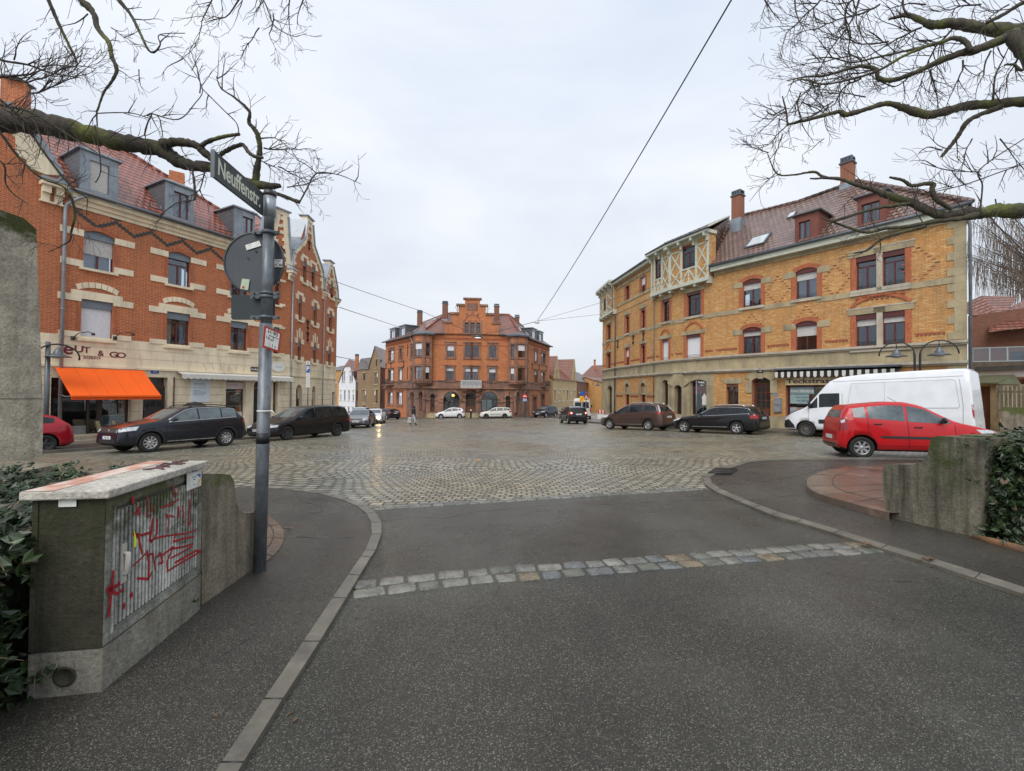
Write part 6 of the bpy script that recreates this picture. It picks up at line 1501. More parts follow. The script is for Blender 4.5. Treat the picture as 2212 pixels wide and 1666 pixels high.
for x, y0, y1, Y_, wd in ((907,684,686,72,.95),(961.5,664,676,64.5,.95),(1072.8,670,681,66,.95),(1117,690,702,72,.95)):
    c_ = PY(x,680,Y_); top = PY(x,{907:676,961.5:657,1072.8:663,1117:686}[x],Y_).z; chimney(ch,(c_.x,c_.y),top-2.6,top,wd*.8,.7,M_brick_dk,fl2=.3)
# grey dormers in pairs on each wing, skylights
for F, xs in ((HL,((842.5,861,842,850),(863,884,865,876))),(HR,((1149,1160,1151,1159),(1164,1176,1168,1174)))):
    for j, (x0,x1,_,_) in enumerate(xs):
        w0 = -.4; a, b_ = sorted((F.uv(x0,725,w0)[0],F.uv(x1,725,w0)[0])); b_ = max(b_,a+1.6) if F is HL else b_
        a2 = a; b2_ = min(b_, a+2.3)
        dormer(ch,F,a2,b2_,zEc+.3,zEc+2.1,w0,2.6,(a2+.35,b2_-.35,zEc+.55,zEc+1.75,0),M_zinc,M_slate,M_zinc,dict(mul=1,trans=0),hip=0,over=.15,th=.12)
def slope(A, B, C, D_, a, b_): return lerp(lerp(A,B,a),lerp(D_,C,a),b_)
for q in ((eL0,eL1,rl,rlb,.66,.74,.17,.36),(eL0,eL1,rl,rlb,.52,.58,.12,.24),(eL0,eL1,rl,rlb,.8,.87,.68,.84),(eL0,eL1,rl,rlb,.6,.64,.66,.76),(eL0,eL1,rl,rlb,.90,.96,.3,.45),(eR1,eR0,rrb,rr_,.05,.10,.22,.38),(eR1,eR0,rrb,rr_,.22,.30,.13,.3)):
    A,B,C,D_,a0,a1,b0_,b1_ = q; skylight(ch,[slope(A,B,C,D_,a0,b0_),slope(A,B,C,D_,a1,b0_),slope(A,B,C,D_,a1,b1_),slope(A,B,C,D_,a0,b1_)])
for F, xs in ((HL,(834,844.5,872)),(HR,(1149.5,1164.5,1180))):
    for x in xs:
        u = min(max(F.u(x,800),.3),F.L-.3); anchor(ch,F,u,rowL[1]+.7,1.3)
for F, o in ((HL,lL[0]),(HR,rL[3])):
    mb = MB(); mb.fbox(F,o[0]-.5,o[1]+.5,o[2]-.75,o[2]-.6,0,.9,1)
    n = 14
    for k in range(n+1): u = o[0]-.48+(o[1]-o[0]+.96)*k/n; mb.fbox(F,u-.02,u+.02,o[2]-.6,o[2]+.25,.84,.87,0)
    mb.fbox(F,o[0]-.5,o[1]+.5,o[2]+.25,o[2]+.31,.82,.89,0); mb.build('small_balcony', [M_iron, M_stone_r], ch)
# ================================================================ HOUSES FARTHER OFF
def house(name, label, A, B, depth, zb, ze, zr, wm, rm, front='eave', rows=(), cols=3, ww=.9, wh=1.5, ops=None, trim=None, clipz=0, chim=(), side=None, cat='house', group=None, band=None, dormers=()):
    F = Fac(A, B); h = thing(name, label, cat, (A[0],A[1],gz(A[0],A[1])), group); L = F.L; sd = side
    def Q(u, z, t):     # t metres back; optional skewed side direction
        p = F.P(u, z); b_ = (V(*sd,0).normalized() if sd else -F.n); return p + b_*t
    ops = list(ops or [])
    for z in rows:
        for k in range(cols): c = L*(k+.5)/cols; ops.append((c-ww/2,c+ww/2,z,z+wh,ww*.25))
    mb = MB(); wall(mb,F,[(0,zb),(L,zb),(L,ze),(0,ze)],[o for o in ops if o[3]<ze],0,0,.15)
    if front == 'gable':
        g_ = [o for o in ops if o[3]>=ze]; hz = zr-clipz
        if clipz: a = L/2*(hz-ze)/(zr-ze); wall(mb,F,[(0,ze),(L,ze),(L-a,hz),(a,hz)],g_,0,0,.15)
        else: wall(mb,F,[(0,ze),(L,ze),(L/2,zr)],g_,0,0,.15)
    for a, b_ in ((Q(0,0,0),Q(0,0,depth)),(Q(L,0,0),Q(L,0,depth)),(Q(0,0,depth),Q(L,0,depth))): mb.poly([V(a.x,a.y,zb),V(b_.x,b_.y,zb),V(b_.x,b_.y,ze),V(a.x,a.y,ze)],1)
    if front == 'eave':
        for u in (0,L): mb.poly([Q(u,ze,0),Q(u,zr,depth/2),Q(u,ze,depth)],1)
    else: mb.poly([Q(0,ze,depth),Q(L,ze,depth),Q(L/2,zr,depth)],1)
    mb.build('brick_wall',[wm, band or wm],h)
    o = .3
    if front == 'eave': roofpoly(h,[[Q(-o,ze-.1,-o),Q(L+o,ze-.1,-o),Q(L+o,zr,depth/2),Q(-o,zr,depth/2)],[Q(-o,ze,depth+o),Q(L+o,ze,depth+o),Q(L+o,zr,depth/2),Q(-o,zr,depth/2)]],rm)
    else:
        hz = zr-clipz; a = L/2*(hz-ze)/(zr-ze) if clipz else L/2; f = 1.2 if clipz else -.25
        pl = [Q(-o,ze-.2,-.25)] + ([Q(a,hz,-.25)] if clipz else []) + [Q(L/2,zr,f),Q(L/2,zr,depth),Q(-o,ze-.2,depth)]
        pr = [Q(L+o,ze-.2,-.25)] + ([Q(L-a,hz,-.25)] if clipz else []) + [Q(L/2,zr,f),Q(L/2,zr,depth),Q(L+o,ze-.2,depth)]
        roofpoly(h,[pl,pr]+([[Q(a-.1,hz,-.3),Q(L-a+.1,hz,-.3),Q(L/2,zr,f)]] if clipz else []),rm)
    for i, o_ in enumerate(ops):
        fr = win(h,F,o_,fm=M_beige if i%3 else M_frame,mul=0,trans=.65,depth=.12,blind=(.4 if i%3==1 else 0),blindm=M_blindw)
        if trim:
            t = MB(); t.fbox(F,o_[0]-.2,o_[1]+.2,o_[2]-.2,o_[2]-.002,0,.08); t.fbox(F,o_[0]-.2,o_[1]+.2,o_[3]+.003,o_[3]+.22,0,.06); t.build('window_surround',trim,fr)
    for (u, t_, zz0, zz1) in chim: p = Q(u,0,t_); chimney(h,(p.x,p.y),zz0,zz1,.6,.6,M_brick_org,flash=False)
    return h, F
def at(x, Y): return ((x-1106)/FD*Y, Y)
def hz_(x, y, Y): return PY(x,y,Y).z
# left street
house('gabled_house','white gabled house with a clipped red tiled roof in the left street',at(768,88),at(732,94),12,-7,hz_(750,826,91),hz_(750,775,91),M_white,M_tile_red,'gable',ops=[(1.4,2.1,1.9,4.0,0),(2.3,3.0,1.9,4.0,0),(5.2,5.9,1.9,4.0,0),(6.1,6.8,1.9,4.0,0)],rows=(-2.0,-5.4),cols=4,ww=.7,wh=2.0,clipz=1.6,side=(-.1,1),chim=((1.0,2.5,4,7.3),),trim=M_beige)
mb = MB(); F_ = Fac(at(768,88),at(732,94)); 
h_, F_ = house('gabled_house','tall brown and ochre brick house with a stepped narrow gable left of the square',at(821,76),at(797,79.5),9,-6.6,hz_(810,792,77),hz_(805,746,77),M_brick_brn,M_tile_brn,'gable',ops=[(1.4,1.9,4.1,5.6,0),(1.0,1.6,1.2,3.3,.3),(1.9,2.5,1.2,3.3,.3),(1.0,1.6,-2.2,.2,0),(1.9,2.5,-2.2,.2,0),(1.2,2.1,-5.2,-2.9,.4)],side=(-.05,1),trim=M_stone_y,band=M_brick_dk)
house('terraced_house','brown house wing with a dark roof beside the narrow gable',at(797,79.6),at(773,83.5),8,-6.6,hz_(785,797,81),hz_(785,788,81)+1.6,M_brick_brn,M_tile_dk,'eave',ops=[(1.6,2.7,1.9,3.3,0),(1.4,2.0,-2.2,.2,.2),(2.2,2.8,-2.2,.2,.2),(1.3,2.6,-6.0,-2.7,.6)],side=(-.2,1),trim=M_stone_y,band=M_brick_brn)
house('terraced_house','yellow brick house with a dark roof closing the left street',at(741,112),at(700,120),10,-8,hz_(730,800,115),hz_(730,786,115),M_brick_yel,M_tile_dk,'eave',rows=(1,-3),cols=4,trim=M_stone_y)
# right street
hA, FA = house('gabled_terrace','yellow brick terrace with two tall narrow gables behind the centre building',at(1194,84),at(1246,98.5),9,-8,hz_(1215,820,90),hz_(1215,783,90),M_brick_pale,M_tile_mid,'eave',rows=(-1.6,-5.6),cols=6,ww=.8,wh=2.2,trim=M_beige)
mb = MB()
for u0_, u1_, zp_ in ((.2,4.2,7.3),(FA.L-4.4,FA.L-.2,7.5)):
    wall(mb,FA,[(u0_,hz_(1215,820,90)-.4),(u1_,hz_(1215,820,90)-.4),((u0_+u1_)/2+.35,zp_),((u0_+u1_)/2-.35,zp_)],[((u0_+u1_)/2-.3,(u0_+u1_)/2+.3,2.9,4.6,.2)],0,0,.2,.06)
    a, b_, c_ = FA.P(u0_,2.4,.06), FA.P((u0_+u1_)/2,zp_,.06), FA.P(u1_,2.4,.06)
    for p, q in ((a,b_),(c_,b_)): mb.poly([p,q,q-FA.n*4,p-FA.n*4],1)
mb.build('gable', [M_brick_pale, M_tile_mid], hA)
house('terraced_house','brown brick house with slate roof and pale window surrounds, right street',at(1247,100),at(1284,122),9,-10,hz_(1262,826,110),hz_(1262,800,110),M_brick_dk,M_tile_dk,'eave',rows=(-2.2,-6.4),cols=5,ww=1.0,wh=2.2,trim=M_beige)
house('apartment_building','large building with a brown roof and three dark chimneys far down the street',at(1252,150),at(1320,140),14,-12,hz_(1280,818,150),hz_(1280,788,150),M_brick_dk,M_tile_mid,'eave',cols=4,rows=(),chim=((2.5,5,8,11.3),(7.6,5,8,11.6),(9.0,5,8,11.9)))
house('terraced_house','ochre brick house with paired tall windows beside the brown one',at(1284,124),at(1299,134),9,-11,hz_(1290,833,128),hz_(1290,812,128),M_brick_yel,M_tile_mid,'eave',rows=(-2.4,-7.0),cols=3,trim=M_beige)
house('shop_building','narrow shop building with a white fascia at the end of the right hand street',at(1299,110),at(1345,120),9,-10,hz_(1303,826,112),hz_(1303,815,112),M_brick_yel,M_tile_mid,'eave',rows=(-2.0,-6.5),cols=3,ww=1.4,wh=2.6,trim=M_white)
# right background: house with veranda, garage, fence
M_wood_d = pm('weathered_boards',(.10,.075,.055),.8,.35,3,.006,20); M_wood_g = pm('grey_boards',(.17,.145,.11),.85,.3,4,.006,20,dirt=(.08,.09,.05),dirtamt=.4)
F_ = Fac(at(2092,30),at(2290,27)); bh = thing('background_house','brown house with a red tiled roof and glazed veranda beyond the yellow brick house','house',(31.5,30,-3))
mb = MB(); zR0 = hz_(2120,724,30); wall(mb,F_,[(0,-4),(F_.L,-4),(F_.L,zR0+1.6),(0,zR0+1.3)],[(1.9,3.4,1.6,3.0,0)],0); b_ = F_.P(0,0,-8); a_ = F_.P(0,0); mb.poly([V(a_.x,a_.y,-4),V(b_.x,b_.y,-4),V(b_.x,b_.y,zR0+3),V(a_.x,a_.y,zR0+1)],0)
mb.build('brick_wall',M_brick_dk,bh); win(bh,F_,(1.9,3.4,1.6,3.0),mul=1,trans=0)
zt_ = hz_(2110,641,32)
roofpoly(bh,[[F_.P(1.0,zR0,1.0),F_.P(F_.L,zR0+.2,1.0),F_.P(F_.L,zt_+.4,-4.0),F_.P(.9,zR0+1.2,-1.6)],[F_.P(-.6,hz_(2095,680,31),.4),F_.P(1.6,zR0+.9,-.4),F_.P(2.2,zt_-.3,-3.6),F_.P(.5,zt_,-3.2),F_.P(-.6,zt_-.6,-3.0)]],M_tile_mid)
chimney(bh,(F_.P(4.0,0,-3).x,F_.P(4.0,0,-3).y),zR0+2,zt_+.9,.9,.6,M_brick_dk,flash=False)
zv0, zv1, zv2 = hz_(2120,812,27.5), hz_(2120,783,27.5), hz_(2120,752,27.5); Fv = Fac(at(2095,27.5),at(2300,25.5))
mb = MB(); 
for k in range(6): mb.fbox(Fv,0,Fv.L,zv0+(zv1-zv0)*k/6,zv0+(zv1-zv0)*(k+.92)/6,-.05,.0,0)
mb.fbox(Fv,0,Fv.L,zv0-.02,zv0,-2.5,0,0); vr = mb.build('veranda_boards',M_wood_d,bh)
mb = MB(); mb.fbox(Fv,0,Fv.L,zv2-.05,zv2,-.04,.0); mb.fbox(Fv,0,Fv.L,zv1+.003,zv1+.06,-.04,.02)
for k in range(6): u = .1+Fv.L*k/5.2; mb.fbox(Fv,u,u+.07,zv1+.06,zv2-.05,-.04,0)
mb.build('railing',pm('railing_paint',(.30,.36,.36),.5,.1,3),vr); mb = MB(); mb.fbox(Fv,.1,Fv.L,zv1+.06,zv2-.05,-.03,-.02); mb.build('pane',M_glass,vr)
gr_ = thing('garage','small garage with a brown door, mossy roof edge and white parapet beside the brick house','garage',(25,24,-2.8))
Fg = Fac(at(2086,24),at(2160,22.5)); zg = [hz_(2120,y,23.5) for y in (912,835,831,818,815,800,794)]
mb = MB(); wall(mb,Fg,[(-.3,-4),(Fg.L,-4),(Fg.L,zg[2]),(-.3,zg[2])],[(Fg.u(2100,870),Fg.u(2139,870),-3.2,zg[1],0)],0,0,.2); p0_, p1_ = Fg.P(Fg.L,0), Fg.P(Fg.L,0,-4); mb.poly([V(p0_.x,p0_.y,-4),V(p1_.x,p1_.y,-4),V(p1_.x,p1_.y,zg[2]),V(p0_.x,p0_.y,zg[2])]); mb.build('rendered_wall',M_stone_y,gr_)
mb = MB(); mb.fbox(Fg,Fg.u(2100,870),Fg.u(2139,870),-3.2,zg[1],-.2,-.15); 
for k in range(5): u = Fg.u(2100,870)+(Fg.u(2139,870)-Fg.u(2100,870))*(k+.5)/5; mb.fbox(Fg,u-.01,u+.01,-3.2,zg[1],-.15,-.14)
mb.build('garage_door',pm('rust_brown_door',(.10,.04,.025),.6,.3,2),gr_)
mb = MB(); mb.hexa([Fg.P(-.3,zg[2],.25),Fg.P(Fg.L+.1,zg[2],.25),Fg.P(Fg.L+.1,zg[2],-1.2),Fg.P(-.3,zg[2],-1.2),Fg.P(-.3,zg[2]+.08,.25),Fg.P(Fg.L+.1,zg[2]+.08,.25),Fg.P(Fg.L-.2,zg[3]+.2,-1.2),Fg.P(-.3,zg[3]+.2,-1.2)]); mb.build('roof',mat_conc('mossy_roof',(.12,.11,.09),(.10,.13,.03),.3,.4,1.9,1.0),gr_)
mb = MB(); mb.fbox(Fg,-.3,Fg.L+.2,zg[4],zg[5],-1.6,-1.2,0); mb.fbox(Fg,-.35,Fg.L+.35,zg[5],zg[6]+.08,-1.7,-1.1,1); mb.build('parapet',[pm('grey_render',(.45,.45,.47),.7,.1,2),M_zincd],gr_)
Ff = Fac(at(2152,21.5),at(2310,19.5)); fe = MB(); zf0, zf1 = hz_(2180,905,21), hz_(2180,833,21); u = 0; rr = random.Random(2)
while u < Ff.L: fe.fbox(Ff,u,u+.105,zf0,zf1+rr.uniform(-.05,.03),0,.022); u += .14
for z in (zf0+.35,zf1-.35): fe.fbox(Ff,0,Ff.L,z,z+.09,-.05,-.002)
tag(fe.build('wooden_fence',M_wood_g),'grey weathered vertical board fence behind the red car','fence')
mb = MB(); Fw2 = Fac(at(2163,19),at(2330,17.5)); mb.fbox(Fw2,0,Fw2.L,-3.5,hz_(2190,880,18.8),-.3,0); tag(mb.build('stone_wall',M_concL),'low grey stone wall in front of the board fence','wall')

# ================================================================ STREET FURNITURE
# ---- the sign post by the cabinet
pb = PG(560,1240); sp = thing('sign_post','galvanised sign post on the left pavement carrying the street name blade','sign post',pb)
pt = PY(583,418,pb.y); Yp = pb.y; ax_ = (pt-pb).normalized()
def onpost(y, off=0): t = (PY(572,y,Yp).z-pb.z)/(pt.z-pb.z); return pb.lerp(pt,t)
mb = MB(); mb.tube([pb-V(0,0,.1),onpost(700)],.054,20); mb.tube([onpost(700),onpost(500)],.047,20); mb.tube([onpost(500),pt],.042,20); mb.build('pole',M_galv,sp)
mb = MB(); mb.tube([onpost(468),pt-V(0,0,.03)],.052,20); mb.build('sleeve',M_pipe,sp)
mb = MB(); mb.lathe(pt-V(0,0,.03),[(.056,0),(.056,.025),(.045,.05),(.02,.055)],16,axis=ax_); mb.build('cap',M_dark,sp)
mb = MB(); q0, q1 = onpost(935), onpost(958); mb.tube([q0,q1],.0555,20); mb.build('torn_tape',M_black,sp)
mb = MB(); q0 = onpost(888); mb.lathe(q0-V(0,0,.006),[(.055,0),(.058,.006),(.055,.012)],16); mb.tube([q0+V(.05,-.03,0),q0+V(.10,-.05,.006),q0+V(.13,-.04,-.03)],.005,5); mb.build('cable_tie',M_signw,sp)
# blade
bl0 = onpost(447); Yn = 3.19; zT_, zBt = onpost(424).z, onpost(471).z
nearp = PY(460,356,Yn); Fb = Fac((nearp.x,nearp.y),(bl0.x-.03,bl0.y-.06)) ; 
nb_ = thing('street_sign','dark street name blade reading Neuffenstr. mounted on top of the sign post','street sign',bl0)
mb = MB(); mb.fbox(Fb,0,Fb.L,zBt,zT_,-.008,.008,0); mb.build('plate',M_signdark,nb_)
mb = MB()
for a, b_, c_, d_ in ((.006,Fb.L-.006,zT_-.009,zT_-.006),(.006,Fb.L-.006,zBt+.006,zBt+.009),(.006,.009,zBt+.009,zT_-.009)): mb.fbox(Fb,a,b_,c_,d_,.008,.0095)
mb.fbox(Fb,-.006,0,zBt-.004,zT_+.004,-.014,.014); mb.build('edge_strip',M_zincd,nb_)
text_mb('Neuffenstr.', .175, Fb, Fb.L*.5-.005, (zT_+zBt)/2-.0, .0085, .0012, .0034, sx=.76).build('lettering',M_ltr,nb_)
def bracket(par, y, x0, yoff=0):
    mb = MB(); q = onpost(y); mb.lathe(q-V(0,0,.014),[(.055,0),(.061,.003),(.061,.026),(.055,.029)],20); 
    l = PY(x0,y,Yp+.07); r_ = PY(572,y,Yp+.07); mb.hexa([l+V(0,-.012,-.016),r_+V(0,-.012,-.016),r_+V(0,.012,-.016),l+V(0,.012,-.016),l+V(0,-.012,.016),r_+V(0,-.012,.016),r_+V(0,.012,.016),l+V(0,.012,.016)])
    e = PY(603,y,Yp-.0); mb.hexa([q+V(.03,-.012,-.014),e+V(0,-.012,-.014),e+V(0,.012,-.014),q+V(.03,.012,-.014),q+V(.03,-.012,.014),e+V(0,-.012,.014),e+V(0,.012,.014),q+V(.03,.012,.014)])
    for xx in (x0+6,x0+19): c = PY(xx,y,Yp+.055); mb.lathe(c,[(.008,0),(.008,.012),(.004,.015)],8,axis=(0,-1,0))
    c = PY(600,y,Yp-.012); mb.lathe(c,[(.008,0),(.008,.014)],8,axis=(0,-1,0))
    return mb.build('bracket',M_zincd,par)
rs = thing('round_sign','back of a round traffic sign with stickers, clamped to the post','traffic sign',PY(549,567,Yp+.1))
c_ = PY(549,567,Yp+.10); rr_s = 66/FD*(Yp+.1)
mb = MB(); mb.lathe(c_+V(0,.012,0),[(rr_s-.004,0),(rr_s,.003),(rr_s,.020),(rr_s-.012,.022),(rr_s-.014,.014)],64,axis=(0,-1,0),smooth=False); mb.build('disc',M_signback,rs)
bracket(rs,503,545); bracket(rs,634,543)
Fk = Fac((c_.x-1,c_.y-.011),(c_.x+1,c_.y-.011)); Fk.n = V(0,-1,0)
def sticker(par, pts, mat, w=.001, name='sticker'):
    mb = MB(); mb.prism(Fk,[Fk.uv(*p) for p in pts],w-.0006,w); return mb.build(name,mat,par)
M_stg = pm('green_sticker',(.42,.50,.36),.6,.1,15)
s_ = sticker(rs,[(529.5,530),(560,520),(564.5,531),(533,541)],M_stk); 
s_ = sticker(rs,[(523,602),(539.5,604),(536,627),(519,624)],M_stg); mb = MB(); a, z_ = Fk.uv(526,621); mb.prism(Fk,[(a+.013*math.cos(k*.52),z_+.013*math.sin(k*.52)) for k in range(12)],.001,.002); mb.build('red_dot',M_redp,s_)
s_ = sticker(rs,[(593,560.5),(610.5,560.5),(610,577.5),(593,577.5)],M_stk); a, z_ = Fk.uv(606.5,573); text_mb('03',.03,Fk,a,z_,.0015,.0005,.001).build('lettering',M_black,s_); a, z_ = Fk.uv(601.5,564); text_mb('Einwerfen!',.012,Fk,a,z_,.0015,.0004).build('lettering',M_black,s_)
mb = MB(); a, z_ = Fk.uv(596,573); mb.prism(Fk,[(a-.008,z_+.009),(a+.008,z_+.009),(a,z_-.009)],.001,.002); mb.build('red_triangle',M_redb,s_)
for pts in (((549,541),(556,541),(552,546)),((533,557),(538,556),(536,560))): sticker(rs,[*pts],M_black,.001,'scratch')
qs = thing('square_sign','back of a dark rectangular sign plate below the round one','traffic sign',PY(546,664,Yp+.09))
F0_, c_ = Fk, PY(546,664,Yp+.10); Fk = Fac((c_.x-1,c_.y+.01),(c_.x+1,c_.y+.01)); Fk.n = V(0,-1,0)
x0_, x1_, y0_, y1_, r_ = 500,594,637.5,691,5; pts = []
for cx_, cy_, a0 in ((x1_-r_,y0_+r_,0),(x0_+r_,y0_+r_,90),(x0_+r_,y1_-r_,180),(x1_-r_,y1_-r_,270)):
    for k in range(5): an = R(a0+k*22.5); pts.append(Fk.uv(cx_+r_*math.cos(an),cy_-r_*math.sin(an)))
mb = MB(); mb.prism(Fk,pts,-.004,.004); mb.build('plate',M_signdark,qs); bracket(qs,642,542); bracket(qs,686,542)
# hydrant plate
hp = [(571,703.5),(608,719.4),(601.6,761.7),(566.7,750)]
l_, r_ = PY(568.5,727,Yp-.10), PY(605,740,Yp+.03); Fh = Fac((l_.x,l_.y),(r_.x,r_.y)); P4_ = [Fh.uv(*p) for p in hp]
hy = thing('hydrant_sign','white hydrant marker plate with a dark red rim reading H90 on the post','hydrant sign',PY(586,730,Yp-.06))
cc = (sum(p[0] for p in P4_)/4,sum(p[1] for p in P4_)/4)
mb = MB(); mb.prism(Fh,P4_,-.004,.004); mb.build('rim',M_redp,hy)
mb = MB(); mb.prism(Fh,[(cc[0]+(p[0]-cc[0])*.80,cc[1]+(p[1]-cc[1])*.82) for p in P4_],.004,.006); mb.build('plate',M_stk,hy)
ex = Vector((P4_[1][0]-P4_[0][0],P4_[1][1]-P4_[0][1])); ey = Vector((P4_[0][0]-P4_[3][0],P4_[0][1]-P4_[3][1]))
class Tilt:      # lettering follows the tilt of the plate
    def __init__(s): s.d = Fh.d; s.n = Fh.n
    def P(s,u,z,w=0): 
        p = Vector(cc)+ex.normalized()*u+ey.normalized()*z; return Fh.P(p.x,p.y,w)
Th = Tilt(); lx, ly = ex.length, ey.length
for t, sz, u, z in (('H 90',.048,.01,.29),('16',.040,-.25,.0),('.0',.028,-.06,-.05),('1',.042,.04,-.28),('.7',.030,.18,-.31)): text_mb(t,sz,Th,u*lx,z*ly,.0065,.0006,.0004).build('lettering',M_black,hy)
mb = MB()
def tq(u0,u1,z0,z1): mb.hexa([Th.P(u0*lx,z0*ly,.008),Th.P(u1*lx,z0*ly,.008),Th.P(u1*lx,z0*ly,.006),Th.P(u0*lx,z0*ly,.006),Th.P(u0*lx,z1*ly,.008),Th.P(u1*lx,z1*ly,.008),Th.P(u1*lx,z1*ly,.006),Th.P(u0*lx,z1*ly,.006)])
tq(-.22,.36,.125,.15); tq(.035,.06,-.08,.125); mb.build('diagram_line',M_black,hy)

# ---- lamps
M_lampg = pm('lamp_grey',(.12,.14,.155),.4,.15,4,metal=.3); M_bulb = pm('lamp_glass',(.5,.5,.46),.2,.05,4)
def lamphead(par, c, s_=1.0):
    mb = MB(); mb.lathe(c,[(.40*s_,0),(.41*s_,.015*s_),(.30*s_,.07*s_),(.16*s_,.12*s_),(.13*s_,.22*s_),(.09*s_,.27*s_),(.07*s_,.34*s_),(.02*s_,.38*s_)],20); mb.build('lamp_shade',M_lampg,par)
    mb = MB(); mb.lathe(c-V(0,0,.07*s_),[(.03*s_,0),(.16*s_,.02*s_),(.22*s_,.075*s_)],16); mb.build('lamp_glass',M_bulb,par)
def arcarm(mb, a, c, r_, dirx, rad):   # quarter-and-more hoop from post top over to the lamp
    pass
def hooplamp(name, label, base, htop, heads, s_=1.0, polem=None, group=None, gap=.0):
    t = thing(name, label, 'street lamp', base, group)
    for i, (dx, dy) in enumerate(heads):
        d = Vector((dx,dy,0)); d.normalize(); off = d*gap; mb = MB()
        p0 = base+off; ztop = base.z+htop; rad = .62*s_; c = p0+V(0,0,htop)+d*rad
        pts = [p0-V(0,0,.1), p0+V(0,0,htop)]; 
        for k in range(1,13): a = math.pi - k*math.pi*1.0/12; pts.append(c+d*(math.cos(a)*rad)+V(0,0,math.sin(a)*rad))
        rr_ = [.045*s_]*2+[.028*s_]*12; mb.tube(pts,rr_,10); mb.tube([c+V(0,0,rad),c+V(0,0,.30*s_)],.018*s_,6); mb.build('pole',polem or M_lampg,t)
        lamphead(t,c+V(0,0,-.05*s_),s_)
    return t
gb = G0.P(G0.u(1997,870),0,1.15); b_ = V(gb.x,gb.y,gz(gb.x,gb.y)+.1); ztop = PY(1997,768,gb.y).z
hooplamp('street_lamp','black double hoop street lamp standing behind the white van',b_,ztop-b_.z+.02,[(.78,-.62),(-.78,.62)],1.0,M_dark,'hoop street lamps round the square',.09)
p_ = PG(1306,905); p_ = V(p_.x-.2,p_.y,gz(p_.x,p_.y)); hooplamp('street_lamp','black double hoop street lamp at the corner of the right hand street',p_,PY(1306,832,p_.y).z-p_.z,[(1,0),(-1,0)],.95,M_dark,'hoop street lamps round the square',.07)
p_ = PG(732,893); hooplamp('street_lamp','dark green single hoop street lamp in the left hand street',p_,PY(732,826,p_.y).z-p_.z,[(.8,-.6)],1.4,pm('lamp_green',(.02,.07,.045),.4,.1,3),'hoop street lamps round the square',0)
wl_ = thing('wall_lamp','grey hoop street lamp on the round mast in front of the orange awning shop','street lamp',F1.P(-.15,0,.9)+V(0,0,gz(-18.4,18)))
mb = MB(); bp = F1.P(-.02,0,1.1); q = PG(101,935); zt_ = F1.uv(103,752,1.1)[1]; uu = F1.uv(101,850,1.1)[0]; bp = F1.P(uu,0,1.1); zb_ = gz(bp.x,bp.y)
mb.tube([V(bp.x,bp.y,zb_-.1),V(bp.x,bp.y,zt_+.25)],[.085,.075],14); mb.build('pole',M_lampg,wl_)
d_ = V(.68,.73,0); mb = MB(); cL = V(bp.x,bp.y,zt_-.35)+V(.26,.14,0); pts = [cL+d_*(.62*math.cos(R(a)))+V(0,0,.52*math.sin(R(a))) for a in range(-10,191,20)]; mb.tube(pts,.03,8); mb.build('hoop',M_dark,wl_); lamphead(wl_,cL+V(0,0,.0),1.0)

# ---- small signs
def post(name, label, base, h, r_=.035, cat='sign post', m=None, group=None):
    t = thing(name,label,cat,base,group); mb = MB(); mb.tube([base-V(0,0,.1),base+V(0,0,h)],r_,10); mb.build('pole',m or M_galv,t); return t
def Fat(c, w=(1,0)): F = Fac((c.x,c.y),(c.x+w[0],c.y+w[1])); 
def plate(par, Y, x0, x1, y0, y1, mat, name='plate', shape='rect', w=0.0, facing=None):
    a, b_ = PY(x0,(y0+y1)/2,Y), PY(x1,(y0+y1)/2,Y); F = Fac((a.x,a.y),(b_.x,b_.y)); z0_, z1_ = PY(x0,y1,Y).z, PY(x0,y0,Y).z; mb = MB()
    if shape == 'rect': mb.fbox(F,0,F.L,z0_,z1_,w,w+.02)
    elif shape == 'disc': r_ = F.L/2; mb.prism(F,[(r_+r_*math.cos(k*math.pi/12),(z0_+z1_)/2+r_*math.sin(k*math.pi/12)) for k in range(24)],w,w+.02)
    elif shape == 'tri': mb.prism(F,[(0,z0_),(F.L,z0_),(F.L/2,z1_)],w,w+.02)
    return mb.build(name,mat,par), F, z0_, z1_
pp = F2.P(F2.u(665.5,850)-.0,0,2.9); yb = pp.y; x_ = (665.5-1106)/FD*27.6; pb2 = V(x_,27.6,gz(x_,27.6)+.1)
ps = post('parking_sign','blue parking sign with white plates on a grey post by the long red brick house',pb2,PY(666,780,27.6).z-pb2.z,.035,'parking sign')
pl, F_, a, b_ = plate(ps,27.55,662,670,789,805,M_blue,'sign_plate',w=.04); text_mb('P',.40,F_,F_.L/2,(a+b_)/2,.062,.003,.01).build('lettering',M_signw,pl)
for y0_, y1_ in ((780,788),(806,821),(822,837)):
    pl, F_, a, b_ = plate(ps,27.55,662,670,y0_,y1_,M_signw,'sign_plate',w=.04); mb = MB()
    for k in range(3): z = a+(b_-a)*(k+1)/4; mb.fbox(F_,.05,F_.L-.05,z-.012,z+.012,.06,.062)
    mb.build('printed_lines',M_dark,pl)
x_ = (1504.5-1106)/FD*27.2; pb3 = V(x_,27.2,gz(x_,27.2)+.1); ts = post('street_sign','street name sign reading Teckstr. on a grey post by the rounded shop corner',pb3,PY(1504,822,27.2).z-pb3.z,.04,'street sign')
pl, F_, a, b_ = plate(ts,27.1,1507,1523.5,822.6,829.5,M_black,'sign_plate',w=.0); text_mb('Teckstr.',.17,F_,F_.L/2,(a+b_)/2,.022,.002,.004,sx=.78).build('lettering',M_signw,pl)
pl, F_, a, b_ = plate(ts,27.1,1510,1520.5,830.2,834.5,M_black,'sign_plate',w=.0); text_mb('12-4',.12,F_,F_.L/2,(a+b_)/2,.022,.002,.003).build('lettering',M_signw,pl)
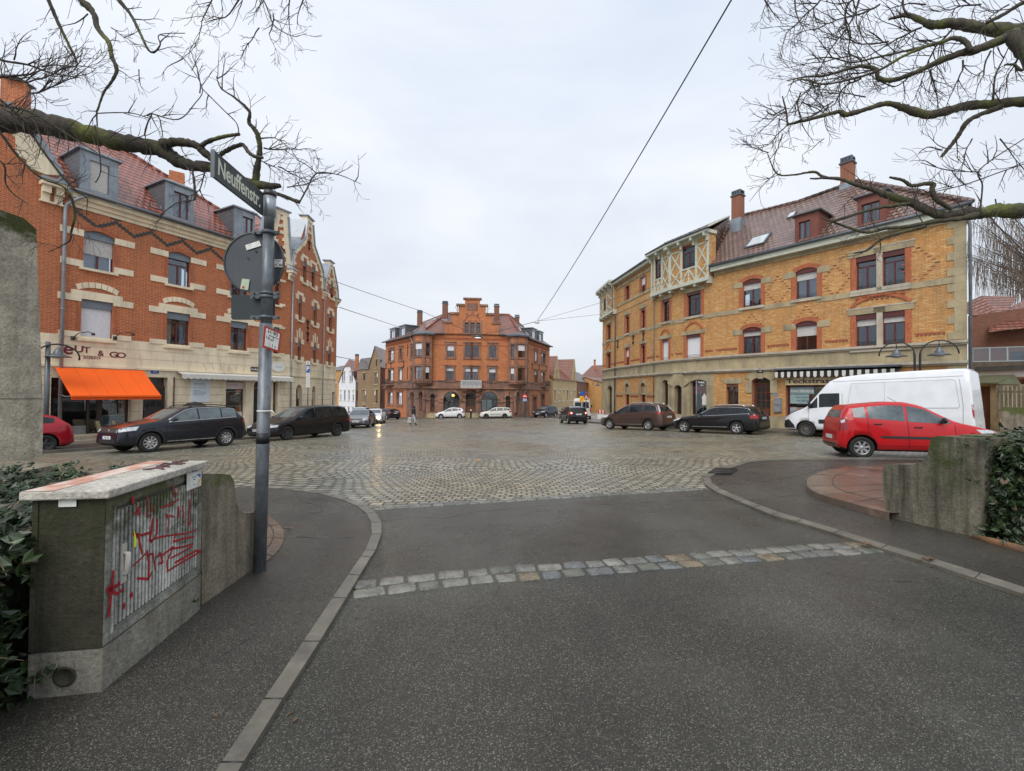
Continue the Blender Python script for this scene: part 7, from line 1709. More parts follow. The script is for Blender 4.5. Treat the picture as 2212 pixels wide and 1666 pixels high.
x_ = (1134-1106)/FD*57.5; pb4 = V(x_,57.5,gz(x_,57.5)+.1); ns = post('no_entry_sign','round red no entry sign with a small blue plate in front of the centre building',pb4,PY(1134,850,57.5).z-pb4.z+.3,.04,'traffic sign')
plate(ns,57.4,1128.7,1138.7,851,861,M_redb,'sign_disc','disc',.03); plate(ns,57.4,1130.2,1137.2,855,857.2,M_signw,'white_bar','rect',.055); plate(ns,57.4,1129.5,1138,861.5,867,pm('plate_bluewhite',(.3,.42,.65),.5,.4,9),'sign_plate','rect',.03)
x_ = (1259-1106)/FD*42; pb5 = V(x_,42,gz(x_,42)); ds = post('diversion_sign','yellow diversion sign struck through in red, below a blue sign, beside the grey van',pb5,PY(1259,846,42).z-pb5.z,.05,'traffic sign')
plate(ds,41.9,1253,1264,845.5,855,M_blue,'sign_disc','disc',.03); pl, F_, a, b_ = plate(ds,41.9,1252,1261.8,856,868,M_yel,'sign_plate','rect',.03)
mb = MB(); mb.prism(F_,[(0,a),(.04,a),(F_.L,b_-.03),(F_.L,b_),(F_.L-.04,b_),(0,a+.04)],.052,.056); mb.build('red_stroke',M_redb,pl)
x_ = (1266-1106)/FD*42.4; pb6 = V(x_,42.4,gz(x_,42.4)); ws = post('warning_sign','white triangular roadworks sign with a red border beside the yellow diversion sign',pb6,PY(1266,850,42.4).z-pb6.z,.04,'traffic sign')
plate(ws,42.3,1259.5,1272,849,864,M_redb,'sign_triangle','tri',.03); plate(ws,42.3,1262,1269.8,853.5,862.6,M_signw,'sign_face','tri',.055); plate(ws,42.3,1264.3,1268,859,862,M_black,'symbol','tri',.08)
x_ = (1018-1106)/FD*57.6; q = V(x_,57.6,gz(x_,57.6)+.1); bo = thing('bollard','dark bollard with a white top in front of the balcony door','bollard',q); mb = MB(); mb.lathe(q,[(.11,0),(.11,.85),(.13,.87),(.12,.95)],12); mb.build('post',M_dark,bo); mb = MB(); mb.lathe(q+V(0,0,.952),[(.12,0),(.12,.10),(.05,.16)],12); mb.build('cap',M_signw,bo)
rb = MB(); x_ = 1298; a = PY(1291,892,46); b2_ = PY(1307,892,46); F_ = Fac((a.x,a.y),(b2_.x,b2_.y)); g_ = gz(a.x,46); rb.fbox(F_,0,F_.L,g_+.75,g_+1.1,0,.04,0)
for k in range(0,5,2): rb.fbox(F_,F_.L*k/5,F_.L*(k+1)/5,g_+.751,g_+1.099,.04,.045,1)
rb.fbox(F_,0,F_.L,g_+.15,g_+.65,0,.04,0); 
for u in (0,F_.L-.06): rb.fbox(F_,u,u+.06,g_-.1,g_+1.0,-.05,-.005,0)
tag(rb.build('roadworks_barrier',[M_signw,M_redb]),'white and red roadworks barrier at the corner behind the grey van','barrier')

# ---- cafe chairs, umbrella, pavement things on the left
def chair(base, ang, label, group):
    t = thing('garden_chair',label,'chair',base,group); M = Matrix.Rotation(ang,4,'Z')
    def T(x,y,z): return base+(M@V(x,y,z))
    mb = MB()
    for sx in (-.27,.27):
        mb.tube([T(sx,.25,0),T(sx,.25,.62),T(sx,-.25,.62)],.013,6); mb.tube([T(sx,-.25,0),T(sx,-.25,.45),T(sx,-.38,.95)],.013,6)
    mb.build('frame',M_dark,t)
    mb = MB()
    for k in range(4): z0 = .02+k*.12; mb.hexa([T(-.24,.24-k*.12,.44),T(.24,.24-k*.12,.44),T(.24,.125-k*.12,.44),T(-.24,.125-k*.12,.44),T(-.23,.235-k*.12,.50),T(.23,.235-k*.12,.50),T(.23,.13-k*.12,.50),T(-.23,.13-k*.12,.50)])
    mb.build('seat_cushion',pm('cushion_cream',(.62,.54,.36),.8,.1,6),t)
    mb = MB()
    for k in range(4):
        f = lambda q: (-.26-.12*q, .47+.48*q); (y0,z0),(y1,z1) = f(k/4), f((k+.93)/4)
        mb.hexa([T(-.24,y0,z0),T(.24,y0,z0),T(.24,y0-.03,z0),T(-.24,y0-.03,z0),T(-.24,y1+.03,z1),T(.24,y1+.03,z1),T(.24,y1-.02,z1),T(-.24,y1-.02,z1)])
    mb.build('back_cushion',pm('cushion_cream',(.62,.54,.36)),t); return t
for x, nm in ((234,'cream cushioned garden chair left of its twin in the barber shop window'),(267,'cream cushioned garden chair right of its twin, behind the black car bonnet')):
    q = F1.P(F1.uv(x,920,.8)[0],0,.8); q.z = gz(q.x,q.y)+.1; chair(q,R(-60),nm,'garden chairs under the orange awning')
q = F1.P(F1.uv(421,872,1.6)[0],0,1.6); zc_ = F1.uv(421,868,1.6)[1]; um_ = thing('umbrella','open black umbrella seen above the roof of the black car','umbrella',V(q.x,q.y,gz(q.x,q.y)+.1))
mb = MB(); n = 8; rim = []; mid = []
for k in range(n):
    a = 2*math.pi*k/n; rim.append(V(q.x+.50*math.cos(a),q.y+.50*math.sin(a),zc_-.20)); mid.append(V(q.x+.30*math.cos(a),q.y+.30*math.sin(a),zc_-.06))
tp = V(q.x,q.y,zc_); vs = [tp]+mid+rim
mb.mesh(vs,[(0,1+k,1+(k+1)%n) for k in range(n)]+[(1+k,1+n+k,1+n+(k+1)%n,1+(k+1)%n) for k in range(n)],0,False); mb.build('canopy',pm('umbrella_black',(.015,.015,.017),.5,.1,3),um_)
mb = MB(); mb.tube([V(q.x,q.y,zc_+.04),V(q.x,q.y,gz(q.x,q.y)+.1)],.012,6); mb.build('shaft',M_dark,um_)

# ---- overhead wires
def wire(name, label, pts, r_, m=M_dark, sag=.0, group='overhead wires above the square'):
    mb = MB(); path = []
    for a, b_ in zip(pts, pts[1:]):
        for k in range(12): t = k/12; p = a.lerp(b_,t); path.append(p-V(0,0,4*sag*t*(1-t)))
    path.append(pts[-1]); mb.tube(path, r_, 5); return tag(mb.build(name,m),label,'wire',group)
nd = PY(1160,694,32); ndl = PY(1033,724,46)
wire('overhead_wire','thick cable running from the node over the square up out of the top edge',[nd,PY(1580,0,9.0),PY(1580,0,9.0)+(PY(1580,0,9.0)-nd)*.35],.018,sag=.22)
wire('overhead_wire','wire from the red brick house to the lamp in front of the stepped gable',[PY(618,570,26.5),PY(910,672,38),ndl],.018,sag=.05)
wire('overhead_wire','wire joining the hanging lamp to the ring over the square',[ndl,nd],.022,sag=.06)
wire('overhead_wire','long wire from the ring past the half-timbered bay to the far right eaves',[nd,PY(1274,661,30.2),PY(1543,581,27.5),PY(1780,512,24.5),PY(2060,455,19.6)],.010)
wire('overhead_wire','thin wire from the ring to the far end of the yellow brick house',[nd,PY(1300,679,43)],.012)
wire('overhead_wire','thin wire from the end gable of the red brick house to the centre building',[PY(733,664,36),PY(866,708,70)],.028)
wire('overhead_wire','thin low wire from the red brick house over the left hand street',[PY(724,770,36),PY(792,782,88)],.03)
wire('overhead_wire','thin wire from the hanging lamp down to the right wing of the centre building',[ndl,PY(1182,832,75)],.02)
mb = MB(); mb.lathe(nd-V(0,0,.18),[(.02,0),(.16,.02),(.2,.09),(.06,.16),(.03,.2)],12); tag(mb.build('junction_lamp',M_signw),'small white fitting hanging where the wires meet above the square','lamp')
hl_ = thing('hanging_lamp','flat street lamp hung on wires in front of the stepped gable','street lamp',ndl); mb = MB(); c_ = PY(1032,729.5,46); mb.lathe(c_,[(.3,0),(.62,.05),(.55,.14),(.12,.22),(.05,.3)],16); mb.build('lamp_shade',M_lampg,hl_); mb = MB(); mb.lathe(c_-V(0,0,.05),[(.1,0),(.35,.045)],14); mb.build('lamp_glass',emit('lamp_white',(.9,.95,1),.9),hl_)
# ================================================================ VEGETATION
M_bark = mat_conc('mossy_bark',(.06,.05,.036),(.13,.14,.025),.6,.9); M_barkR = mat_conc('bark_green',(.075,.065,.045),(.15,.18,.035),.5,.8)
M_twig = pm('twig_bark',(.05,.038,.032),.8,.3,9); M_twigl = pm('twig_pale',(.17,.125,.09),.8,.3,9)
rt = random.Random(11)
def limbpath(pts, Y0, Y1, jit=1.0):
    """measured points (x, y, radius px) -> smooth 3D path with depth running Y0..Y1"""
    n = len(pts); out = []; rad = []
    L = [0]
    for a, b_ in zip(pts, pts[1:]): L.append(L[-1]+math.hypot(a[0]-b_[0],a[1]-b_[1]))
    def cr(i, t, k):
        p0, p1, p2, p3 = (pts[max(i-1,0)][k],pts[i][k],pts[i+1][k],pts[min(i+2,n-1)][k]); return .5*((2*p1)+(-p0+p2)*t+(2*p0-5*p1+4*p2-p3)*t*t+(-p0+3*p1-3*p2+p3)*t**3)
    for i in range(n-1):
        for q in range(7):
            t = q/7; s_ = (L[i]+(L[i+1]-L[i])*t)/L[-1]; Y = Y0+(Y1-Y0)*s_
            r_ = max(.6,cr(i,t,2)); x, y = cr(i,t,0), cr(i,t,1)
            j = r_*.10*jit; out.append(PY(x+rt.uniform(-j,j),y+rt.uniform(-j,j),Y)); rad.append(r_/FD*Y*rt.uniform(.88,1.12)*(.82 if r_ < 7 else 1))
    out.append(PY(pts[-1][0],pts[-1][1],Y1)); rad.append(max(.6,pts[-1][2])/FD*Y1*.8)
    return out, rad
def twigs(mb, x, y, Y, ang, ln, r_, lev, curl=.0, m=0):
    """a twig that wanders and forks; lengths and radii given in picture units at depth Y"""
    n = max(3,int(ln/11)); path = [PY(x,y,Y)]; rad = [r_/FD*Y]; a = ang; cx_, cy_ = x, y; yy = Y; dY = rt.uniform(-.35,.35)*ln/FD*Y/n
    for k in range(n):
        a += rt.gauss(0,.20)+curl; st = ln/n; cx_ += math.cos(a)*st; cy_ += math.sin(a)*st; yy += dY; rr_ = r_*(1-.72*(k+1)/n)
        path.append(PY(cx_,cy_,max(1.5,yy))); rad.append(max(.36,rr_)/FD*yy)
        if lev > 0 and rt.random() < .60:
            for q in range(1 if rt.random() < .6 else 2): s_ = rt.choice((-1,1)); twigs(mb,cx_,cy_,yy,a+s_*rt.uniform(.35,1.0),ln*rt.uniform(.28,.62)*(1-.35*k/n),rr_*.66,lev-1,rt.uniform(-.10,.10),m)
    mb.tube(path, rad, 4 if r_ < 2 else 5, m, cap=False)
def tree(name, label, base, trunk, limbs, sprays, mbark):
    t = thing(name, label, 'tree', base); mb = MB(); p, r_ = trunk; mb.tube(p, r_, 14); mb.build('trunk', mbark, t)
    tw = MB()
    for pts, Y0, Y1, dens in limbs:
        pa, ra = limbpath(pts, Y0, Y1); mb = MB(); mb.tube(pa, ra, 12 if pts[0][2] > 8 else 8); mb.build('branch', mbark if pts[0][2] > 3.2 else M_twig, t)
        L = 0
        for i in range(len(pts)-1):
            a, b_ = pts[i], pts[i+1]; l_ = math.hypot(a[0]-b_[0],a[1]-b_[1]); n = int(l_*dens/38+rt.random()); an = math.atan2(b_[1]-a[1],b_[0]-a[0])
            for k in range(n):
                q = rt.random(); s_ = rt.choice((-1,1)); f = (i+q)/(len(pts)-1); twigs(tw,a[0]+(b_[0]-a[0])*q,a[1]+(b_[1]-a[1])*q,Y0+(Y1-Y0)*f,an+s_*rt.uniform(.3,1.25),rt.uniform(26,80),rt.uniform(.8,1.4),1)
    for (x, y, Y, ang, ln, r_, lev) in sprays: twigs(tw,x,y,Y,R(ang),ln,r_,lev)
    tw.build('twigs', M_twig, t); return t
# left tree (trunk stands outside the frame on the left)
Lm = [
 ([(-420,215,34),(-200,240,29),(-40,258,25),(73,264,24),(147,281,21),(220,297,19),(294,313,17),(349,324,16),(386,349,13),(416,358,11),(458,363,11),(500,378,9),(544,396,8),(575,402,9),(607,401,5)],3.9,5.0,.9),
 ([(349,312,10),(385,307,9),(423,314,8),(442,330,8),(458,347,6)],4.65,4.75,.6),
 ([(430,317,5),(446,308,5.5),(463,301,5),(490,294,4.5),(517,290,4)],4.7,4.6,.8),
 ([(470,345,5),(480,332,5),(496,322,5.5),(516,314,5),(526,314,5),(537,329,5),(550,338,4.5),(567,341,4)],4.8,4.6,.5),
 ([(552,392,8),(556,360,7),(561,324,6.5),(557,292,6.5),(546,275,5.5),(537,264,4.5),(538,240,4),(508,212,2.5),(478,191,1.8),(467,165,1.0)],4.95,4.6,.9),
 ([(583,414,5),(610,423,5),(647,437,5)],5,5,.4),
 ([(647,437,2),(662,410,2),(684,375,1.6),(732,378,1.2),(780,398,.8)],5,5.1,1.3),
 ([(684,375,1.4),(660,355,1.1),(640,345,.9)],5,5.1,1.2),
 ([(80,-60,6),(105,0,4.5),(125,48,4),(147,94,3.5),(160,120,3),(168,140,1.8)],4.2,4.4,.6),
 ([(150,-70,9),(176,0,7),(190,14,7.5),(204,33,6.5),(211,62,6),(235,92,5.5),(241,121,5),(252,151,4.5),(240,178,3),(224,200,2.6),(212,235,2.2),(209,243,2),(210,273,1.6)],4.4,4.3,.7),
 ([(215,-60,6),(257,0,5),(283,33,4),(305,77,3.5),(320,107,3),(333,113,2.2),(346,97,1.8),(345,75,1.2),(400,72,.9)],4.6,4.5,.9),
 ([(-40,100,3),(0,129,3),(60,140,2.4),(110,158,1.8),(170,168,1.2)],3.9,4.2,1.3),
 ([(-40,170,4),(20,165,2.4),(70,160,2),(88,150,1.4)],3.8,4.2,1.2),
 ([(-40,210,4),(0,226,3),(60,240,2.4),(100,262,2.2),(160,300,2),(210,330,1.4)],3.8,4.1,1.1),
 ([(-30,240,4),(10,300,3.2),(50,350,3.0),(90,385,2.6),(130,400,2.4),(150,420,3),(162,460,3.2),(154,500,2.6),(148,522,1.8),(105,545,1.0)],3.7,4.3,.7),
 ([(-20,200,3.4),(40,250,3),(75,300,2.6),(110,350,2.6),(150,398,2.2),(190,430,1.2)],3.7,4.2,1.0),
 ([(-10,340,2.4),(10,360,2),(12,395,1.8),(30,420,1.6),(60,440,1.0)],3.7,3.9,.7),
 ([(317,250,2.4),(328,246,1.6),(318,268,2),(312,292,2)],4.6,4.6,.3),
 ([(329,246,1.8),(385,258,1.4),(420,225,1.2),(437,190,1.1),(400,130,1.0),(370,110,.8)],4.6,4.5,1.2),
 ([(210,245,1.5),(280,244,1.2),(322,256,1.0)],4.4,4.6,1.0),
 ([(435,190,1.3),(480,235,1.4),(510,265,1.4),(516,288,1.4)],4.6,4.6,.9),
 ([(415,365,2.6),(420,400,3),(421,432,2.6)],4.7,4.7,.2),
 ([(421,432,1.5),(380,440,1.3),(340,470,1)],4.7,4.7,.7),
 ([(205,270,1.6),(215,330,1.4),(217,372,1.4),(206,395,1.0)],4.3,4.3,.5)]
sprL = [(470,-50,4.6,70,150,1.9,2),(548,-50,4.7,78,170,2.0,2),(632,-40,4.8,100,130,1.8,2),(660,-20,4.8,100,75,2,2),(410,-30,4.5,60,60,1.4,2),(530,-20,4.7,110,120,2,2),(590,30,4.8,60,90,1.6,2),(560,60,4.8,130,80,1.3,2),
 (570,320,4.9,10,110,1.8,2),(560,300,4.9,-30,90,1.6,2),(600,360,5,10,110,1.6,2),(560,345,4.9,40,90,1.6,2),(620,405,5,-15,100,1.4,2),(480,195,4.7,-70,70,1.4,2),(30,130,4,-70,70,1.5,2),(90,145,4,-20,120,1.6,2),(20,170,4,20,190,2,2),(60,200,4,15,160,1.8,2),(140,100,4.2,60,80,1.4,2),(250,150,4.4,20,60,1.2,2),(240,60,4.4,15,80,1.3,2),(190,30,4.4,150,80,1.4,2),(5,230,3.9,30,150,2.4,2),(430,170,4.6,-100,70,1.2,2),(470,170,4.6,-30,60,1.2,2),(340,250,4.6,30,90,1.3,1),(300,150,4.5,60,60,1.1,1),(430,410,4.8,80,60,1.2,1),(445,365,4.8,110,90,1.6,1)]
tb = V(-7.2,4.0,gz(-7.2,4)); lp = PY(-420,215,3.9)
tree('bare_tree','bare leafless tree on the left with a thick mossy limb over the street sign',tb,([tb-V(0,0,.3),tb+V(.1,0,1.5),tb+V(.2,0,3.2),lp+V(0,0,-.05),lp+V(.2,0,2.5),lp+V(1.0,.2,4.5)],[.42,.34,.30,.26,.2,.12]),Lm,sprL,M_bark)
Rm = [
 ([(2600,440,30),(2400,450,22),(2212,456,16),(2148,455,14),(2118,461,12),(2088,460,11),(2050,466,10),(2027,464,9),(1997,452,9),(1967,437,8),(1935,428,7.5),(1907,418,7),(1877,407,6),(1846,398,5),(1816,387,4.2),(1780,383,3.6),(1761,372,3.2),(1738,374,2.6),(1714,378,2.2),(1678,375,1.8),(1658,332,1.1)],5.4,6.6,.55),
 ([(1785,384,3.2),(1765,386,2.6),(1750,386,2)],6.3,6.3,.2),
 ([(1965,440,5),(1930,445,5),(1899,449,4.5),(1850,462,4),(1797,479,4)],6.1,6.2,.6),
 ([(2110,466,8),(2060,474,6),(2016,479,6),(1964,489,5),(1912,494,4.5),(1873,502,4),(1834,492,3),(1797,479,2.5),(1770,470,1.2)],5.9,6.3,.6),
 ([(2000,488,4),(1990,491,4.5),(1938,505,4),(1901,519,3.5),(1873,541,3),(1844,547,2)],6,6.2,.5),
 ([(2055,452,5),(2035,440,5.5),(2021,429,6),(2013,411,6),(2016,399,6),(2000,397,5),(1969,401,4.5),(1951,390,4),(1922,383,3)],6,6,.35),
 ([(2700,230,16),(2400,224,12),(2212,220,10),(2148,225,9.5),(2088,229,9),(2043,241,9),(2003,248,8.5),(1961,236,7.5),(1931,226,6.5),(1907,225,6.5),(1862,239,6),(1828,248,6.5),(1810,242,5),(1756,256,4.2),(1700,270,3)],5.2,6.2,.6),
 ([(1701,269,2.2),(1698,240,2),(1690,208,1.5)],6.2,6.2,1.2),
 ([(1695,235,1.6),(1670,248,1.6),(1655,240,1.2)],6.2,6.2,1.2),
 ([(2165,230,7),(2112,250,6),(2088,265,6),(2075,285,5),(2064,302,5),(2048,322,4.5),(2033,340,4)],5.6,5.9,.4),
 ([(2034,325,2),(2005,318,1.4),(1985,330,1.0)],5.8,5.9,1.0),
 ([(2650,-20,22),(2400,20,18),(2260,60,15),(2178,67,14),(2118,60,11),(2058,50,9.5),(2015,54,8),(1991,45,6.5),(1961,33,6),(1940,36,4.5),(1919,42,3)],5.0,6.0,.7),
 ([(1965,33,3),(1952,18,2.6),(1950,-20,2)],5.9,6,.8),
 ([(2500,300,20),(2300,190,17),(2212,108,15),(2184,72,13)],4.8,5.4,.2),
 ([(2184,74,10),(2148,93,9),(2103,110,8.5),(2073,116,7.5),(2027,133,7),(1982,154,6),(1931,173,6),(1898,168,5),(1892,151,5),(1862,143,4.5),(1830,150,3.5),(1780,164,3),(1740,166,1.8),(1700,175,1.2)],5.4,6.3,.9),
 ([(2097,110,6),(2085,90,6.5),(2060,82,5.5),(2042,88,5),(1997,102,4.2),(1952,121,3.8),(1901,151,3.5),(1847,169,3),(1780,182,2.2),(1732,172,1.8),(1702,185,1.4)],5.5,6.2,.9),
 ([(2040,90,3.5),(1990,103,3),(1952,111,2.6),(1890,125,2.4),(1840,135,2),(1790,124,1.6),(1740,130,1.2)],5.7,6.3,1.1),
 ([(2300,-30,7),(2212,5,5.5),(2170,30,5),(2130,50,4.5)],5.2,5.5,.7),
 ([(2145,216,2.4),(2150,165,2),(2166,130,1.6),(2180,100,1)],5.5,5.5,1.0),
 ([(2250,100,4),(2212,150,3.4),(2190,140,3),(2170,140,2)],5.2,5.3,1.0),
 ([(2117,460,2),(2122,400,1.8),(2118,365,1.6),(2212,300,1.2)],5.9,5.9,1.0),
 ([(2118,372,1.4),(2050,368,1.2),(1990,352,1)],5.9,6,1.2),
 ([(2260,340,1.6),(2180,365,1.4),(2080,400,1.4),(1990,420,1.0)],5.9,6.1,.6),
 ([(1862,-30,2.6),(1850,20,2.4),(1830,60,2),(1795,105,1.6),(1770,150,1.4),(1745,200,1.2),(1715,250,1)],6,6.3,1.6)]
sprR = [(1640,-20,6.2,60,80,1.8,2),(1660,-20,6.2,110,70,1.6,2),(1720,-10,6.2,120,90,2,2),(1780,-10,6.2,140,150,2.2,2),(1850,-10,6.2,130,180,2.4,2),(1900,10,6.2,150,200,2.2,2),(1990,60,6.1,165,190,2.2,2),(2060,60,6,150,180,2.2,2),(1900,150,6.2,160,170,2,2),(1860,170,6.2,150,150,2,2),(1780,180,6.2,140,150,1.8,2),(1730,200,6.2,120,120,1.6,2),(1700,240,6.2,150,110,1.6,2),(1700,270,6.2,110,90,1.6,2),(1690,290,6.3,100,100,1.4,2),(1800,220,6.2,170,140,1.8,2),(1960,170,6.1,120,110,1.8,2),(2010,150,6,110,100,1.8,2),(2080,130,5.8,100,110,1.8,2),(2140,110,5.6,120,110,1.8,2),(2200,120,5.4,110,100,1.8,2),(1920,90,6.2,175,150,1.8,2),(1840,120,6.2,170,150,1.6,2),(1870,210,6.2,190,110,1.4,2),(2100,300,5.8,120,100,1.4,2),(2160,300,5.7,60,90,1.4,2),(1680,370,6.5,110,90,1.4,2),(1660,330,6.5,200,70,1.2,2),(1780,300,6.4,130,60,1.2,2),(2060,400,6,190,90,1.2,2),(2150,430,5.9,100,80,1.2,1),(1850,420,6.2,150,90,1.2,1),(2212,350,5.8,160,120,1.2,1),(2000,10,6,170,130,1.6,2),(2120,10,5.8,160,150,1.8,2),(2180,10,5.6,150,120,1.8,2)]
tb = V(9.6,5.2,gz(9.6,5.2)); lp = PY(2600,440,5.4)
tree('bare_tree','bare leafless tree with mossy forked limbs filling the upper right',tb,([tb-V(0,0,.3),tb+V(0,0,1.6),lp,lp+V(.1,0,1.2),PY(2650,-20,5.0),PY(2650,-20,5.0)+V(.3,0,2.5)],[.5,.42,.34,.3,.26,.14]),Rm,sprR,M_barkR)
# weeping willow behind the right hand houses
wb = V(58,44,gz(58,44)); wt = thing('weeping_willow','bare weeping willow with hanging twigs behind the yellow brick house','tree',wb); mb = MB(); mb.tube([wb-V(0,0,.5),wb+V(-.3,0,5),wb+V(.3,0,9)],[.6,.45,.3],10); mb.build('trunk',M_twig,wt)
mb = MB(); tw = MB()
for k in range(64):
    x1_, y1_ = rt.uniform(2085,2290), rt.uniform(440,600); a = wb+V(0,0,rt.uniform(5,10)); b_ = PY(x1_,y1_,rt.uniform(38,46)); c_ = a.lerp(b_,.55)+V(0,0,rt.uniform(.8,2.5)); mb.tube([a,c_,b_],[.07,.045,.02],5)
    for q in range(26):
        t = rt.uniform(.5,1.08); p = a.lerp(c_,t*2) if t < .5 else c_.lerp(b_,(t-.5)*2); l_ = rt.uniform(1.0,4.5); d = V(rt.uniform(-.5,.5),rt.uniform(-.4,.4),0)
        tw.tube([p,p+d*.5-V(0,0,l_*.3),p+d*.9-V(0,0,l_*.65),p+d-V(0,0,l_)],[.016,.014,.012,.009],3,0,False)
mb.build('branch',M_twig,wt); tw.build('hanging_twigs',M_twigl,wt)

# ---- ivy hedges
LEAF = [pm('ivy_dark',(.018,.034,.012),.35,.35,12), pm('ivy_mid',(.024,.045,.015),.35,.3,12), pm('ivy_light',(.06,.095,.03),.4,.3,12), pm('ivy_brown',(.12,.085,.05),.6,.3,12)]
M_soil = pm('hedge_core',(.022,.022,.014),.9,.4,5)
def leafcloud(mb, pts, rr, size=(.02,.06), wts=(5,4,1.2,.35)):
    for p, nrm in pts:
        s_ = rr.uniform(*size); n_ = (nrm+V(rr.gauss(0,.45),rr.gauss(0,.45),rr.gauss(0,.45)+.25)).normalized(); a = n_.orthogonal().normalized(); a = Matrix.Rotation(rr.uniform(0,6.28),3,n_)@a; b_ = n_.cross(a); m_ = rr.choices(range(4),wts)[0]
        tip = p+a*s_; l = p+b_*s_*.55+a*s_*.35; r_ = p-b_*s_*.55+a*s_*.35; l2 = p+b_*s_*.5-a*s_*.35+n_*.2*s_; r2_ = p-b_*s_*.5-a*s_*.35+n_*.2*s_; c_ = p-n_*s_*.12
        mb.mesh([tip,l,l2,c_,r2_,r_],[(0,1,2,3),(0,3,4,5)],m_)
def hedge(name, label, boxes, n, seed, stems=60, size=(.02,.06)):
    rr = random.Random(seed); c0 = boxes[0]; t = thing(name,label,'hedge',V((c0[0]+c0[1])/2,(c0[2]+c0[3])/2,c0[4])); core = MB(); lf = MB(); st = MB(); tot = sum((b_[1]-b_[0]+.4)*(b_[3]-b_[2]+.4)*(b_[5]-b_[4]) for b_ in boxes)
    for (x0,x1,y0,y1,z0,z1) in boxes:
        s_ = .09; core.hexa([V(x0+s_,y0+s_,z0),V(x1-s_,y0+s_,z0),V(x1-s_,y1-s_,z0),V(x0+s_,y1-s_,z0),V(x0+s_*1.4,y0+s_*1.6,z1-s_),V(x1-s_*1.4,y0+s_*1.6,z1-s_),V(x1-s_*1.4,y1-s_,z1-s_),V(x0+s_*1.4,y1-s_,z1-s_)])
        k_ = int(n*((x1-x0+.4)*(y1-y0+.4)*(z1-z0))/tot); pts = []
        for i in range(k_):
            f = rr.random(); u, v_, w_ = rr.random(), rr.random(), rr.random()**.8; bmp_ = .06*math.sin(u*17+v_*9)+.05*math.sin(v_*23+w_*11)
            if f < .36: p = V(x0+(x1-x0)*u,y0+(y1-y0)*v_,z1+bmp_-rr.random()**2*.14); nn = V(0,-.3,1)
            elif f < .66: p = V(x0+(x1-x0)*u,y0-bmp_+rr.random()**2*.12,z0+(z1-z0)*w_); nn = V(0,-1,.4)
            elif f < .9: p = V((x1 if x1 < 0 else x0)+(bmp_+.04-rr.random()**2*.16)*(1 if x1 < 0 else -1),y0+(y1-y0)*v_,z0+(z1-z0)*w_); nn = V(1 if x1 < 0 else -1,0,.4)
            else: p = V((x0 if x1 < 0 else x1),y0+(y1-y0)*v_,z0+(z1-z0)*w_); nn = V(-1 if x1 < 0 else 1,0,.4)
            pts.append((p,nn))
        leafcloud(lf,pts,rr,size)
        for i in range(int(stems/len(boxes))):
            p = V(rr.uniform(x0,x1),rr.uniform(y0,y1),z1 if rr.random()<.5 else rr.uniform(z0,z1)); 
            if p.z < z1: p.x = x1 if x1 < 0 else x0
            d = V(rr.uniform(-.1,.35)*(1 if x1 < 0 else -1),rr.uniform(-.3,.1),rr.uniform(-.1,.12)); q = p+d; st.tube([p,p.lerp(q,.5)+V(0,0,.02),q],[.003,.0025,.0015],4); leafcloud(lf,[(p.lerp(q,rr.random())+V(0,0,.01),V(0,-.5,1)) for _ in range(7)],rr,size)
    core.build('core',M_soil,t); lf.build('leaves',LEAF,t); st.build('stems',M_twigl,t); return t
cx0 = cl2.x
hedge('ivy_hedge','dark glossy ivy hedge at the left edge beside the grey utility cabinet',[(cx0-1.7,cx0-.10,1.45,3.1,-1.9,-.74),(cx0-2.1,-3.3,3.05,4.2,-1.9,-.80),(cx0-.55,cx0-.02,1.5,2.05,-1.9,-1.2)],15000,4,150)
pr_ = FR_.uv(2136,948)[1]; cR = FR_.P(FR_.L,0)
hedge('ivy_hedge','dark ivy spilling over the concrete wall at the right edge',[(cR.x+.17,cR.x+1.9,cR.y-.26,cR.y+.08,-1.55,pr_-.08),(cR.x+.55,cR.x+1.9,cR.y-.1,cR.y+.3,-1.35,pr_+.0)],6500,9,90,(.03,.06))
# log, stones and fallen leaves
q0, q1 = PG(2108,1168), PG(2420,1262); rr = random.Random(8); mb = MB(); pts = [lerp(q0,q1,k/6)+V(rr.uniform(-.015,.015),rr.uniform(-.02,.02),.04) for k in range(7)]; mb.tube(pts,[.02,.045,.05,.052,.05,.045,.04],9); tag(mb.build('fallen_log',pm('log_orange',(.20,.105,.045),.8,.4,7,.01,40,dirt=(.12,.08,.05),dirtamt=.4)),'short split log lying at the foot of the right hand hedge','log')
def rock(c, r_, m, label):
    bm = bmesh.new(); bmesh.ops.create_icosphere(bm, subdivisions=2, radius=r_); rr = random.Random(int(c.x*100))
    for v in bm.verts: v.co = Vector((v.co.x*1.3,v.co.y,v.co.z*.6))*rr.uniform(.85,1.1)+c
    mb = MB(); mb.mesh([v.co for v in bm.verts],[tuple(x.index for x in f.verts) for f in bm.faces]); bm.free(); return tag(mb.build('stone',m),label,'stone')
rock(PG(2175,1160)+V(0,0,.04),.10,M_concR,'grey stone lying behind the log under the right hand ivy'); rock(PG(1033,997)+V(0,0,.02),.07,pm('ochre_stone',(.35,.25,.12),.7,.2,6),'small ochre stone lying alone on the wet cobbles')
def leaf(c, ang, s_, m, label):
    mb = MB(); n = 7; base = Vector((c.x,c.y,c.z+.045)); vs = [base+V(0,0,.0)]; 
    for k in range(n*2): a = ang+math.pi*k/n; r_ = s_*(1 if k%2==0 else .55); vs.append(base+V(math.cos(a)*r_,math.sin(a)*r_,.006+.008*(k%3)))
    mb.mesh(vs,[(0,1+k,1+(k+1)%(2*n)) for k in range(2*n)]); return tag(mb.build('fallen_leaf',m),label,'leaf')
mb = MB(); rr = random.Random(21)
